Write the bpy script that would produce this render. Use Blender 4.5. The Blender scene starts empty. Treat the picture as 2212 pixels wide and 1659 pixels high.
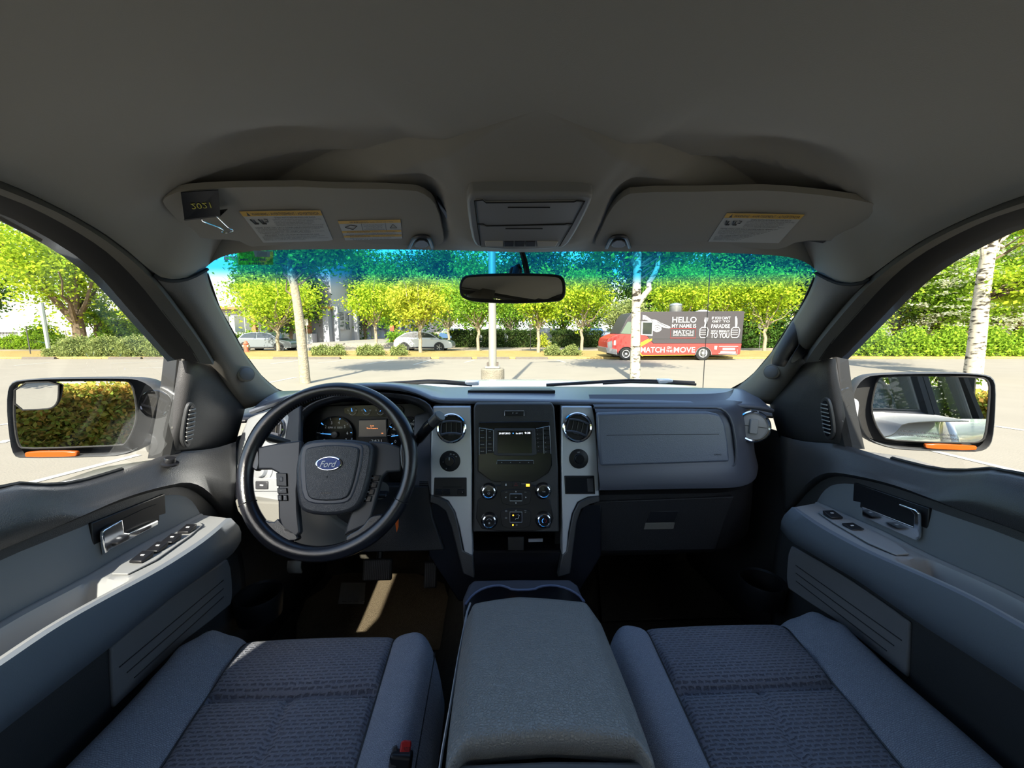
import bpy, bmesh, math, random
import numpy as np
from mathutils import Vector, Matrix, Euler
random.seed(7); RNG = np.random.default_rng(7)
S = bpy.context.scene
COL = S.collection
R = math.radians

# ---------------------------------------------------------------- camera
FPX, PITCH, YAW, CZ = 840.0, R(7.8), R(2.4), 1.65
cam_d = bpy.data.cameras.new('camera'); cam = bpy.data.objects.new('camera', cam_d); COL.objects.link(cam)
cam_d.sensor_fit = 'HORIZONTAL'; cam_d.sensor_width = 36.0; cam_d.lens = FPX/2212*36.0
cam_d.clip_start = 0.02; cam_d.clip_end = 600
cam.location = (0, 0, CZ); cam.rotation_euler = (R(90)-PITCH, 0, -YAW)
S.camera = cam
# ---------------------------------------------------------------- light and exposure
S.view_settings.view_transform = 'Standard'; S.view_settings.look = 'None'
S.view_settings.gamma = 1.0; S.view_settings.use_curve_mapping = False
S.view_settings.exposure = 1.42
S.cycles.max_bounces = 9; S.cycles.diffuse_bounces = 6; S.cycles.glossy_bounces = 4
S.cycles.transparent_max_bounces = 24; S.cycles.sample_clamp_indirect = 6.0
SUN_AZ, SUN_EL = R(10), R(38)          # travels forward and to the right, from behind the truck
W = bpy.data.worlds.new('sky'); S.world = W; W.use_nodes = True
wn = W.node_tree; wn.nodes.clear()
wo = wn.nodes.new('ShaderNodeOutputWorld'); wb = wn.nodes.new('ShaderNodeBackground')
sk = wn.nodes.new('ShaderNodeTexSky'); sk.sky_type = 'NISHITA'; sk.sun_disc = False
sk.sun_elevation = SUN_EL; sk.sun_rotation = R(180)+SUN_AZ; sk.air_density = 1.3; sk.dust_density = 1.6; sk.ozone_density = 1.5
wn.links.new(sk.outputs[0], wb.inputs[0]); wb.inputs[1].default_value = 0.18
wn.links.new(wb.outputs[0], wo.inputs[0])
sd = bpy.data.lights.new('sun', 'SUN'); sd.energy = 4.8; sd.color = (1.0, 0.93, 0.80); sd.angle = R(0.6)
sun = bpy.data.objects.new('sun', sd); COL.objects.link(sun)
dirv = Vector((math.sin(SUN_AZ)*math.cos(SUN_EL), math.cos(SUN_AZ)*math.cos(SUN_EL), -math.sin(SUN_EL)))
sun.rotation_euler = dirv.to_track_quat('-Z', 'Y').to_euler(); sun.location = (-6, -30, 30)

# ---------------------------------------------------------------- geometry helpers
XC = 0.055                       # centre line of the truck
CAM = np.array([0, 0, CZ])
_f = np.array([math.sin(YAW), math.cos(YAW), 0.0]); _r = np.array([math.cos(YAW), -math.sin(YAW), 0.0]); _z = np.array([0, 0, 1.0])
def ray(px, py):
    u = (px-1106)/FPX; v = (829.5-py)/FPX
    return _f*(math.cos(PITCH)+v*math.sin(PITCH)) + _r*u + _z*(-math.sin(PITCH)+v*math.cos(PITCH))
def P(px, py, t): return CAM + ray(px, py)*t
def H(px, py, g, lo=0.05, hi=6.0, n=240):
    d = ray(px, py); a = lo; ga = g(CAM+d*a)
    for i in range(1, n+1):
        b = lo+(hi-lo)*i/n; gb = g(CAM+d*b)
        if ga*gb <= 0:
            for _ in range(30):
                m = (a+b)/2; gm = g(CAM+d*m)
                if ga*gm <= 0: b = m
                else: a, ga = m, gm
            return CAM+d*(a+b)/2
        a, ga = b, gb
    raise ValueError('no hit %s %s' % (px, py))
def HL(l, g): return [H(x, y, g) for x, y in l]
gX = lambda X: (lambda p: p[0]-X)
gY = lambda Y: (lambda p: p[1]-Y)
gZ = lambda Z: (lambda p: p[2]-(Z+CZ))
def plane(pt, n):
    pt = np.array(pt, float); n = np.array(n, float)
    return lambda p: float(np.dot(p-pt, n))
# z below are relative to the eye
gS = lambda p: p[0]-(-.745+(p[2]-CZ+.28)*.28)                # driver's side glass
WY = lambda x, z: .88+(.175-z)*1.34-.20*(x-XC)**2             # windshield
gW = lambda p: p[1]-WY(p[0], p[2]-CZ)
gWi = lambda p: p[1]-(WY(p[0], p[2]-CZ)-.012)
def MR(p): return np.array([2*XC-p[0], p[1], p[2]])
def ext(x, d, z=0.0):            # outdoors: x to the right, d ahead, z above the ground
    q = _r*x+_f*d; return (float(q[0]), float(q[1]), float(z))
def gx(px, d): return (px-1106)/FPX*d*1.0
def epx(px, py, d):              # outdoor point at pixel and distance ahead
    r = ray(px, py); t = d/np.dot(r, _f); q = CAM+r*t
    return (float(np.dot(q, _r)), d, float(q[2]))
def resample(pts, n, closed=False):
    pts = [np.array(p, float) for p in pts]
    if closed: pts = pts+[pts[0]]
    L = [0]
    for a, b in zip(pts, pts[1:]): L.append(L[-1]+np.linalg.norm(b-a))
    out = []
    m = n+1 if closed else n
    for i in range(m):
        s = L[-1]*i/(m-1)
        k = 0
        while k < len(L)-2 and L[k+1] < s: k += 1
        t = (s-L[k])/max(L[k+1]-L[k], 1e-9)
        out.append(pts[k]*(1-t)+pts[k+1]*t)
    return out[:-1] if closed else out
def smooth(pts, k=2, closed=False):
    pts = [np.array(p, float) for p in pts]
    for _ in range(k):
        o = []
        n = len(pts)
        rng = range(n) if closed else range(n-1)
        if not closed: o.append(pts[0])
        for i in rng:
            a, b = pts[i], pts[(i+1) % n]
            o += [a*.75+b*.25, a*.25+b*.75]
        if not closed: o.append(pts[-1])
        pts = o
    return pts
def nrm(v):
    v = np.array(v, float); return v/max(np.linalg.norm(v), 1e-12)
_tc = {}
def text_mesh(s, shear=0.0, bold=0.0):
    k = (s, shear, bold)
    if k in _tc: return _tc[k]
    c = bpy.data.curves.new('t', 'FONT'); c.body = s; c.size = 1.0; c.shear = shear; c.offset = bold; c.resolution_u = 3
    o = bpy.data.objects.new('t', c)
    m = o.to_mesh()
    vs = np.array([v.co[:] for v in m.vertices]) if len(m.vertices) else np.zeros((0, 3))
    fs = [tuple(p.vertices) for p in m.polygons]
    o.to_mesh_clear(); bpy.data.objects.remove(o); bpy.data.curves.remove(c)
    _tc[k] = (vs, fs); return vs, fs

class MB:
    def __init__(s): s.v = []; s.f = []; s.m = []
    def add(s, vs, fs, mi=0):
        o = len(s.v); s.v += [np.array(v, float) for v in vs]
        for f in fs: s.f.append(tuple(i+o for i in f)); s.m.append(mi)
        return s
    def box(s, c, size, mi=0, ax=None):
        c = np.array(c, float); h = np.array(size, float)/2
        A = ax if ax is not None else (np.array([1, 0, 0]), np.array([0, 1, 0]), np.array([0, 0, 1]))
        vs = [c+A[0]*h[0]*i+A[1]*h[1]*j+A[2]*h[2]*k for i in (-1, 1) for j in (-1, 1) for k in (-1, 1)]
        return s.add(vs, [(0, 1, 3, 2), (4, 6, 7, 5), (0, 4, 5, 1), (2, 3, 7, 6), (0, 2, 6, 4), (1, 5, 7, 3)], mi)
    def prism(s, pts, off, mi=0):
        n = len(pts); off = np.array(off, float)
        pts = [np.array(p, float) for p in pts]
        # orient so that the cap at pts faces against off
        a = np.zeros(3)
        for i in range(n): a += np.cross(pts[i]-pts[0], pts[(i+1) % n]-pts[0])
        if np.dot(a, off) > 0: pts = pts[::-1]
        vs = pts+[p+off for p in pts]
        fs = [tuple(range(n)), tuple(range(2*n-1, n-1, -1))]+[(i, i+n, (i+1) % n+n, (i+1) % n) for i in range(n)]
        return s.add(vs, fs, mi)
    def tube(s, pts, r, seg=8, closed=False, mi=0, flat=None):
        pts = [np.array(p, float) for p in pts]; n = len(pts)
        rr = r if hasattr(r, '__len__') else [r]*n
        T = []
        for i in range(n):
            a = pts[i-1] if (closed or i) else pts[i]; b = pts[(i+1) % n] if (closed or i < n-1) else pts[i]
            T.append(nrm(b-a))
        up = np.array([0, 0, 1.0]) if abs(T[0][2]) < .9 else np.array([1.0, 0, 0])
        N = nrm(np.cross(T[0], np.cross(up, T[0])))
        vs = []
        for i in range(n):
            N = nrm(N-T[i]*np.dot(N, T[i])); B = np.cross(T[i], N)
            for k in range(seg):
                a = 2*math.pi*k/seg
                vs.append(pts[i]+(N*math.cos(a)+B*math.sin(a)*(flat or 1))*rr[i])
        fs = []
        for i in range(n if closed else n-1):
            j = (i+1) % n
            for k in range(seg):
                l = (k+1) % seg
                fs.append((i*seg+k, i*seg+l, j*seg+l, j*seg+k))
        if not closed:
            fs += [tuple(range(seg-1, -1, -1)), tuple(range((n-1)*seg, n*seg))]
        return s.add(vs, fs, mi)
    def grid(s, rows, mi=0, closed=False):
        n = len(rows[0]); vs = [p for r in rows for p in r]; fs = []
        for i in range(len(rows)-1):
            for k in range(n if closed else n-1):
                l = (k+1) % n
                fs.append((i*n+k, i*n+l, (i+1)*n+l, (i+1)*n+k))
        return s.add(vs, fs, mi)
    def lathe(s, prof, o, axis, seg=24, mi=0, sx=1.0, cap=True):      # prof: (radius, height along axis)
        axis = nrm(axis); up = np.array([0, 0, 1.0]) if abs(axis[2]) < .9 else np.array([0, 1.0, 0])
        A = nrm(np.cross(up, axis)); B = np.cross(axis, A); o = np.array(o, float)
        rows = [[o+axis*h+(A*sx*math.cos(2*math.pi*k/seg)+B*math.sin(2*math.pi*k/seg))*r for k in range(seg)] for r, h in prof]
        s.grid(rows, mi, True)
        n = len(s.v)
        if not cap: return s
        if prof[-1][0] > 1e-6: s.f.append(tuple(range(n-seg, n))); s.m.append(mi)
        if prof[0][0] > 1e-6:
            a = n-seg*len(prof); s.f.append(tuple(range(a+seg-1, a-1, -1))); s.m.append(mi)
        return s
    def text(s, t, o, xd, yd, h, mi=0, align='c', w=None, shear=0.0, bold=0.0, lift=0.0006):
        vs, fs = text_mesh(t, shear, bold)
        if not len(vs): return s
        xd = nrm(xd); yd = nrm(yd); nn = np.cross(xd, yd)
        lo = vs.min(0); hi = vs.max(0)
        k = h/.69; kx = k
        if w: kx = w/max(hi[0]-lo[0], 1e-6)
        cx = {'c': (lo[0]+hi[0])/2, 'l': lo[0], 'r': hi[0]}[align]
        q = [np.array(o)+xd*(v[0]-cx)*kx+yd*(v[1]-.345)*k+nn*lift for v in vs]
        return s.add(q, fs, mi)
    def build(s, name, mats, parent=None, sm=True, bevel=0, seg=2, solid=0, sub=0, mirror=False, angle=35, world=True, fix=False):
        V = np.array(s.v, float).reshape(-1, 3).copy(); F = s.f
        if mirror: V[:, 0] = 2*XC-V[:, 0]; F = [f[::-1] for f in F]
        if parent is not None and world:
            q = parent
            off = np.zeros(3)
            while q is not None: off += np.array(q.location); q = q.parent
            V = V-off
        me = bpy.data.meshes.new(name); me.from_pydata(V.tolist(), [], F)
        if not isinstance(mats, (list, tuple)): mats = [mats]
        for m in mats: me.materials.append(m)
        if len(mats) > 1: me.polygons.foreach_set('material_index', s.m)
        if fix:
            b = bmesh.new(); b.from_mesh(me); bmesh.ops.remove_doubles(b, verts=b.verts, dist=1e-6)
            bmesh.ops.recalc_face_normals(b, faces=b.faces); b.to_mesh(me); b.free()
        if sm:
            me.polygons.foreach_set('use_smooth', [True]*len(me.polygons)); me.update()
            if not sub: me.set_sharp_from_angle(angle=R(angle))
        o = bpy.data.objects.new(name, me); COL.objects.link(o)
        if parent is not None: o.parent = parent
        if solid:
            m = o.modifiers.new('s', 'SOLIDIFY'); m.thickness = abs(solid); m.offset = -1 if solid > 0 else 1
        if bevel:
            m = o.modifiers.new('b', 'BEVEL'); m.width = bevel; m.segments = seg; m.limit_method = 'ANGLE'; m.angle_limit = R(30); m.harden_normals = False
        if sub:
            m = o.modifiers.new('u', 'SUBSURF'); m.levels = sub; m.render_levels = sub
        return o

def tag(o, label=None, cat=None, group=None, kind=None):
    if label: o['label'] = label
    if cat: o['category'] = cat
    if group: o['group'] = group
    if kind: o['kind'] = kind
    return o
def struct(o): o['kind'] = 'structure'; return o
def thing(name, label, cat, loc=(0, 0, 0), rz=0.0, group=None):
    o = bpy.data.objects.new(name, None); COL.objects.link(o); o.empty_display_size = .05
    o.location = tuple(float(c) for c in loc); o.rotation_euler = (0, 0, rz)
    return tag(o, label, cat, group)
def copy_tree(o, parent=None):
    c = o.copy(); COL.objects.link(c)
    if parent is not None: c.parent = parent
    for ch in list(o.children): copy_tree(ch, c)
    return c

# ---------------------------------------------------------------- materials
MATS = {}
def mat(name, col, rough=.6, metal=0.0, spec=.5, bump=None, emit=None, coat=0.0, vary=None, sheen=0.0):
    """bump=(kind, scale, strength, distance); vary=(scale, amount)"""
    if name in MATS: return MATS[name]
    m = bpy.data.materials.new(name); m.use_nodes = True; nt = m.node_tree; b = nt.nodes['Principled BSDF']
    c = (*col, 1) if len(col) == 3 else col
    b.inputs['Base Color'].default_value = c; b.inputs['Roughness'].default_value = rough; b.inputs['Metallic'].default_value = metal
    b.inputs['Specular IOR Level'].default_value = spec; b.inputs['Coat Weight'].default_value = coat
    if sheen: b.inputs['Sheen Weight'].default_value = sheen
    tc = None
    if bump or vary: tc = nt.nodes.new('ShaderNodeTexCoord')
    if vary:
        n = nt.nodes.new('ShaderNodeTexNoise'); n.inputs['Scale'].default_value = vary[0]; n.inputs['Detail'].default_value = 5
        nt.links.new(tc.outputs['Object'], n.inputs['Vector'])
        mx = nt.nodes.new('ShaderNodeMix'); mx.data_type = 'RGBA'
        mx.inputs[6].default_value = tuple(x*(1-vary[1]) for x in col[:3])+(1,)
        mx.inputs[7].default_value = tuple(min(1, x*(1+vary[1])) for x in col[:3])+(1,)
        nt.links.new(n.outputs[0], mx.inputs[0]); nt.links.new(mx.outputs[2], b.inputs['Base Color'])
    if bump:
        kind, sc, st, di = bump
        if kind == 'noise':
            t = nt.nodes.new('ShaderNodeTexNoise'); t.inputs['Scale'].default_value = sc; t.inputs['Detail'].default_value = 3; out = t.outputs[0]
        elif kind == 'voronoi':
            t = nt.nodes.new('ShaderNodeTexVoronoi'); t.feature = 'DISTANCE_TO_EDGE'; t.inputs['Scale'].default_value = sc; out = t.outputs['Distance']
            mr = nt.nodes.new('ShaderNodeMapRange'); mr.inputs[2].default_value = .25; nt.links.new(out, mr.inputs[0]); out = mr.outputs[0]
        elif kind == 'cell':
            t = nt.nodes.new('ShaderNodeTexVoronoi'); t.feature = 'F1'; t.inputs['Scale'].default_value = sc; out = t.outputs['Distance']
        elif kind == 'weave':
            t = nt.nodes.new('ShaderNodeTexChecker'); t.inputs['Scale'].default_value = sc; out = t.outputs[1]
        nt.links.new(tc.outputs['Object'], t.inputs['Vector'])
        bp = nt.nodes.new('ShaderNodeBump'); bp.inputs['Strength'].default_value = st; bp.inputs['Distance'].default_value = di
        nt.links.new(out, bp.inputs['Height']); nt.links.new(bp.outputs[0], b.inputs['Normal'])
    if emit:
        b.inputs['Emission Color'].default_value = (*emit[0], 1); b.inputs['Emission Strength'].default_value = emit[1]
    MATS[name] = m; return m
def glass(name, tint=(.93, .96, .94), refl=.7, band=False):
    m = bpy.data.materials.new(name); m.use_nodes = True; nt = m.node_tree; nt.nodes.clear()
    o = nt.nodes.new('ShaderNodeOutputMaterial'); t = nt.nodes.new('ShaderNodeBsdfTransparent'); g = nt.nodes.new('ShaderNodeBsdfGlossy')
    g.inputs['Roughness'].default_value = .0; t.inputs[0].default_value = (*tint, 1)
    fr = nt.nodes.new('ShaderNodeFresnel'); fr.inputs[0].default_value = 1.45
    mu = nt.nodes.new('ShaderNodeMath'); mu.operation = 'MULTIPLY'; mu.inputs[1].default_value = refl
    nt.links.new(fr.outputs[0], mu.inputs[0])
    mx = nt.nodes.new('ShaderNodeMixShader'); nt.links.new(mu.outputs[0], mx.inputs[0]); nt.links.new(t.outputs[0], mx.inputs[1]); nt.links.new(g.outputs[0], mx.inputs[2])
    nt.links.new(mx.outputs[0], o.inputs[0])
    if band:
        tc = nt.nodes.new('ShaderNodeTexCoord'); sp = nt.nodes.new('ShaderNodeSeparateXYZ'); nt.links.new(tc.outputs['Object'], sp.inputs[0])
        mr = nt.nodes.new('ShaderNodeMapRange'); mr.inputs[1].default_value = band[0]; mr.inputs[2].default_value = band[1]; mr.interpolation_type = 'SMOOTHSTEP'
        nt.links.new(sp.outputs[2], mr.inputs[0])
        cm = nt.nodes.new('ShaderNodeMix'); cm.data_type = 'RGBA'; cm.inputs[6].default_value = (*tint, 1); cm.inputs[7].default_value = (*band[2], 1)
        nt.links.new(mr.outputs[0], cm.inputs[0]); nt.links.new(cm.outputs[2], t.inputs[0])
        tl = nt.nodes.new('ShaderNodeBsdfTranslucent'); tl.inputs[0].default_value = (.02, .45, .85, 1)      # the dyed layer scatters a little
        m2 = nt.nodes.new('ShaderNodeMixShader'); k = nt.nodes.new('ShaderNodeMath'); k.operation = 'MULTIPLY'; k.inputs[1].default_value = .10
        nt.links.new(mr.outputs[0], k.inputs[0]); nt.links.new(k.outputs[0], m2.inputs[0]); nt.links.new(mx.outputs[0], m2.inputs[1]); nt.links.new(tl.outputs[0], m2.inputs[2]); nt.links.new(m2.outputs[0], o.inputs[0])
    MATS[name] = m; return m

M_head = mat('headliner_fabric', (.32, .298, .255), .95, spec=.15, bump=('noise', 900, .25, .0006), vary=(3, .05), sheen=.2)
M_visor = mat('visor_cloth', (.31, .288, .245), .9, spec=.2, bump=('noise', 700, .3, .0005))
M_pillar = mat('pillar_plastic', (.12, .114, .10), .55, spec=.4, bump=('noise', 420, .35, .0006))
M_dark = mat('dark_grained_plastic', (.040, .040, .042), .40, spec=.5, bump=('voronoi', 380, .25, .0005))
M_dash = mat('dash_pad_plastic', (.12, .135, .175), .30, spec=.8, bump=('voronoi', 300, .25, .0004))
M_dashs = mat('dash_smooth_plastic', (.072, .076, .095), .38, spec=.5, bump=('noise', 500, .25, .0004))
M_grey = mat('grey_door_insert', (.165, .178, .19), .75, spec=.3, bump=('noise', 600, .25, .0005))
M_arm = mat('armrest_vinyl', (.155, .175, .205), .45, spec=.45, bump=('noise', 450, .35, .0006))
M_armtop = mat('armrest_top_plastic', (.27, .275, .28), .45, spec=.45)
M_carp = mat('door_cloth', (.20, .195, .20), .95, spec=.1, bump=('noise', 800, .4, .0008), vary=(5, .15))
M_black = mat('black_plastic', (.010, .010, .012), .4, spec=.4)
M_gloss = mat('gloss_black', (.006, .006, .008), .2, spec=.35)
M_rub = mat('black_rubber', (.018, .018, .018), .7, spec=.3)
M_seal = mat('weatherstrip_cloth', (.10, .098, .09), .9, spec=.2, bump=('noise', 260, .5, .0008))
M_silver = mat('satin_silver', (.58, .60, .64), .36, .6, bump=('noise', 900, .05, .0002))
M_chrome = mat('chrome', (.75, .76, .78), .10, 1.0)
M_leather = mat('wheel_leather', (.012, .012, .016), .22, spec=.7, bump=('voronoi', 420, .22, .0004))
M_pad = mat('airbag_vinyl', (.035, .036, .042), .36, spec=.55, bump=('voronoi', 360, .35, .0006))
M_spoke = mat('spoke_plastic', (.042, .043, .05), .38, spec=.5)
M_lid = mat('console_leatherette', (.215, .205, .19), .38, spec=.7, bump=('voronoi', 230, .5, .0012))
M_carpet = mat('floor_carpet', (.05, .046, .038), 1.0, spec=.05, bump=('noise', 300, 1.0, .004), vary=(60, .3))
M_white = mat('white_print', (.75, .76, .78), .6)
M_paint = mat('white_truck_paint', (.42, .43, .45), .25, spec=.5, coat=.6)
M_body = mat('body_shell', (.25, .25, .25), .7)
M_mirror = mat('mirror_glass', (.82, .84, .84), .0, 1.0)
M_amber = mat('amber_lens', (.40, .075, .006), .2, spec=.6)
M_led = mat('amber_indicator', (.9, .35, .02), .4, emit=((1, .42, .02), 2.2))
M_blue = mat('blue_needle', (.05, .25, .8), .4, emit=((.08, .35, 1.0), .6))
M_glass = glass('side_glass', (.93, .95, .93), .12)
M_wind = glass('windshield_glass', (.93, .97, .94), .10, band=(1.742, 1.782, (.035, .42, .80)))
M_red = mat('red_plastic', (.45, .012, .015), .4)
M_bolt = mat('bolt_cap', (.10, .105, .115), .5)
# ================================================================ CAB SHELL
# --- side curves traced along the front door opening (driver's side), at their real depth on the tilted side glass plane
g_in = lambda p: gS(p)-.035
H0 = HL([(0, 388), (76, 422), (177, 474), (253, 522), (332, 590)], g_in)
H0p = HL([(380, 646), (430, 717), (470, 782), (500, 838), (529, 881)], lambda p: gS(p)-.012)
S1 = HL([(0, 418), (101, 463), (202, 522), (253, 562), (304, 615), (354, 679), (405, 742), (430, 785)], lambda p: gS(p)-.018)
G1 = HL([(0, 443), (86, 486), (177, 542), (228, 585), (278, 641), (329, 701), (375, 755), (392, 775)], gS)
def back(c, y=-.20, dz=.012, dx=.012):      # carry an opening edge on to the B-pillar
    p = c[0]; return [np.array([p[0]+dx, y, p[2]+dz]), np.array([p[0]+dx*.8, (y+p[1])/2, p[2]+dz*.85])]+list(c)
# --- windscreen
rows = []
for k in range(14):
    rows.append([(lambda x, z: np.array([XC+x, WY(XC+x, z), z+CZ]))(x, -.27+(k/13)*(.452-.075*(abs(x)/.72)**5)) for x in np.linspace(-.80, .80, 31)])
struct(MB().grid(rows).build('window_1', M_wind))
# black ceramic edge round the glass
FR_O = HL([(447, 594), (461, 640), (496, 707), (528, 765), (560, 808), (592, 838), (622, 856)], gWi)
FR_I = HL([(449, 590), (476, 669), (502, 713), (540, 785), (571, 826), (609, 847), (660, 858)], gWi)
for mirror in (False, True):
    a = resample(FR_O, 20); b = resample(FR_I, 20)
    a2 = [p+np.array([-.05, .0, 0]) for p in a]
    o = MB().grid([a2, a, b]).build('trim_%d' % (3+mirror), M_rub, mirror=mirror, solid=.003); struct(o)
# --- A-pillar covers
HD = [P(345, 598, 0), ]
tA = lambda p: float(np.linalg.norm(p-CAM))
h_out = H(332, 590, lambda p: gS(p)-.03); h_in = H(448, 578, gWi)
def seam(px, py, k):
    a = np.linalg.norm(h_out-CAM)/np.linalg.norm(ray(332, 590)); b = np.linalg.norm(h_in-CAM)/np.linalg.norm(ray(448, 578))
    return P(px, py, a*(1-k)+b*k)
SEAM = [seam(332, 590, 0), seam(352, 601, .12), seam(380, 604, .35), seam(412, 598, .65), seam(448, 578, 1)]
outer = resample(smooth([h_out]+H0p, 1), 26)
inner = resample(smooth([h_in]+FR_O, 1), 26)
inner = [p+np.array([0, -.006, 0]) for p in inner]
for mirror in (False, True):
    rows = []
    K = 10
    for k in range(K+1):
        t = k/K; r = []
        for a, b, i in zip(outer, inner, range(26)):
            p = a*(1-t)+b*t
            s = i/25
            d = nrm(CAM-p)
            p = p+d*math.sin(math.pi*t)**.8*(.026+.014*s)*min(1, .35+s*3)
            r.append(p)
        rows.append(r)
    rows.insert(0, [p+np.array([-.07, .03, 0]) for p in rows[0]])
    o = MB().grid(rows).build('trim_%d' % (1+mirror), M_pillar, mirror=mirror, solid=-.004); struct(o)
# bolt caps on the pillars (round cover low on each pillar)
for mirror in (False, True):
    pc = P(531, 808, 1.02); pc = H(531, 808, plane(pc, nrm(CAM-pc)))
    ax = nrm(CAM-pc)*np.array([1, 1, .2]); ax = nrm(ax+np.array([.55, 0, .1]))
    m = MB().lathe([(.0205, -.03), (.0205, .004), (.018, .007), (.0165, .007)], pc, ax, 28, 0)
    m.lathe([(.0162, .0), (.0162, .0085), (.013, .0105), (0, .011)], pc, ax, 28, 1)
    o = m.build('speaker_grommet', [M_pillar, M_bolt], mirror=mirror)
    tag(o, 'round grey cap in a raised ring low on the %s windscreen pillar' % ('passenger side' if mirror else 'driver side'), 'cap', 'round pillar caps')
# --- headliner
header = HL([(453, 568), (475, 556), (505, 547), (560, 541), (700, 538), (860, 539), (1000, 541), (1113, 545)], gWi)
left = [np.array([-.572, -1.35, CZ+.18]), np.array([-.575, -.8, CZ+.18]), np.array([-.572, -.3, CZ+.182]), np.array([-.575, .1, CZ+.183])]+H0[:-1]
half = smooth(left+SEAM+header, 1)
half = resample(half, 150)
U = half+[MR(p) for p in half[::-1][1:]]
ZR = .262+CZ
def roof_bump(x, y):
    ax = abs(x-XC)
    def ss(a, b, v):
        t = min(1, max(0, (v-a)/(b-a))); return t*t*(3-2*t)
    w = .128+max(0, .67-y)*.24
    rec = ss(w, w+.035, ax)*(1-ss(.62, .70, ax))*(.35*ss(.42, .62, y)+.65*ss(.632, .662, y))*(1-ss(.85, .90, y))
    crown = (1-ss(w-.035, w, ax))*ss(.46, .62, y)
    hol = math.exp(-((ax-.36)/.10)**2-((y-.60)/.035)**2)*.018
    return rec*.026-crown*.010+hol*1.2
rows = []
M = 64
for k in range(M+1):
    t = k/M; r = []
    for p in U:
        sy = min(p[1]*.62, .50) if p[1] > 0 else p[1]
        c = np.array([XC, sy, ZR])
        q = p*(1-t)+c*t
        w_ = min(1, max(0, (abs(p[0]-XC)-.50)/.12))
        q[2] = p[2]+(ZR-p[2])*((1-w_)*(t*t*(3-2*t))+w_*(1-(1-t)**4.0))
        q[2] += roof_bump(q[0], q[1])*min(1, t*5)
        r.append(q)
    rows.append(r)
m = MB().grid(rows)
lip = [p+np.array([0, .012, .02]) for p in U]
m.grid([lip, rows[0]])
fl = [p+np.array([math.copysign(.07, p[0]-XC), .02, .03]) for p in U if abs(p[0]-XC) > .60]
for s_ in (-1, 1):
    e_ = [p for p in U if (p[0]-XC)*s_ > .60]
    m.grid([[p+np.array([s_*.075, .02, .02]) for p in e_], e_])
o = struct(m.build('ceiling', M_head, angle=80)); 
for mirror in (False, True):
    struct(MB().tube([p+np.array([.004, -.006, -.004]) for p in smooth(SEAM, 1)], .0035, 6).build('trim_%d' % (13+mirror), M_rub, mirror=mirror))
# --- outer skin of the roof (keeps daylight out above the headliner)
rows = []
for y in (-1.5, -1.42, -.8, -.2, .4, .8):
    yy = y
    rows.append([np.array([XC+x, yy-(.12*(x/.68)**2 if y > .7 else 0), CZ+.345-(x/.7)**4*.085-(.05 if y < -1.4 else 0)-(max(0, y-.4)*.12)]) for x in np.linspace(-.70, .70, 17)])
roof_rows = rows
# --- weatherstrip round each front door opening
for mirror in (False, True):
    a = resample(smooth(back(H0[:-1])+[H0[-1]]+HL([(380, 646), (430, 717), (470, 782)], lambda p: gS(p)-.012), 1), 50)
    b = resample(smooth(back(S1), 1), 50)
    mid = [(p+q)/2+np.array([.014, -.006, -.004]) for p, q in zip(a, b)]
    a = [p+np.array([-.006, 0, .006]) for p in a]
    m = MB().grid([[p+np.array([-.02, 0, .015]) for p in a], a, mid, b, [p+np.array([-.015, 0, .01]) for p in b]])
    o = m.build('door_weatherstrip', M_seal, mirror=mirror)
    tag(o, 'grey cloth covered weatherstrip around the %s door opening' % ('passenger' if mirror else 'driver'), 'weatherstrip', 'door opening weatherstrips')
# --- floor, firewall, tunnel, rear of the cab
struct(MB().box((XC, .30, CZ-1.02), (1.66, 3.3, .06)).build('floor', M_carpet))
fw = MB()
prof = [(1.75, -.32), (1.66, -.50), (1.57, -.80), (1.51, -.97), (1.48, -1.0)]
fw.grid([[np.array([XC+x, y-.0, CZ+z]) for x in np.linspace(-.83, .83, 9)] for y, z in prof])
fw.grid([[np.array([XC+x, y+.02, CZ+z-.03]) for x in np.linspace(-.83, .83, 9)] for y, z in prof])
struct(fw.build('wall_front', M_carpet))
tn = MB(); rows = []
for y, h in ((1.62, .36), (1.2, .28), (1.0, .20), (.8, .14), (.2, .12), (-1.2, .12)):
    rows.append([np.array([XC+x, y, CZ-.99+h*max(0, 1-(abs(x)/.24)**3)]) for x in np.linspace(-.24, .24, 17)])
struct(tn.grid(rows).build('trim_9', M_carpet))
# kick panels and sills
for mirror in (False, True):
    m = MB().grid([[np.array([x, y, z+CZ]) for x, y in ((-.765, .78), (-.745, .95), (-.735, 1.15), (-.71, 1.42), (-.68, 1.75))] for z in (-1.0, -.8, -.6, -.45, -.3)])
    m.grid([[np.array([x, y, z+CZ]) for y in (-1.3, -.4, .4, .97)] for x, z in ((-.80, -.86), (-.72, -.86), (-.70, -.90), (-.695, -1.0))])
    struct(m.build('trim_%d' % (5+mirror), M_dark, mirror=mirror, solid=.004))
    # B pillar and rear window surround
    m = MB()
    def pil(y0, y1, zl=-.3, zh=.2):
        r = []
        for z in np.linspace(zl, zh, 6):
            x = -.745+(z+.28)*.28
            r.append([np.array([x-.02, y0, z+CZ]), np.array([x+.06, y0+.01, z+CZ]), np.array([x+.06, y1-.01, z+CZ]), np.array([x-.02, y1, z+CZ])])
        m.grid(r)
    pil(-.37, -.19); pil(-1.40, -1.12)
    m.box((-.735, -.29, CZ-.60), (.05, .16, .66))
    struct(m.build('trim_%d' % (7+mirror), M_pillar, mirror=mirror, solid=.02))
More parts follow.
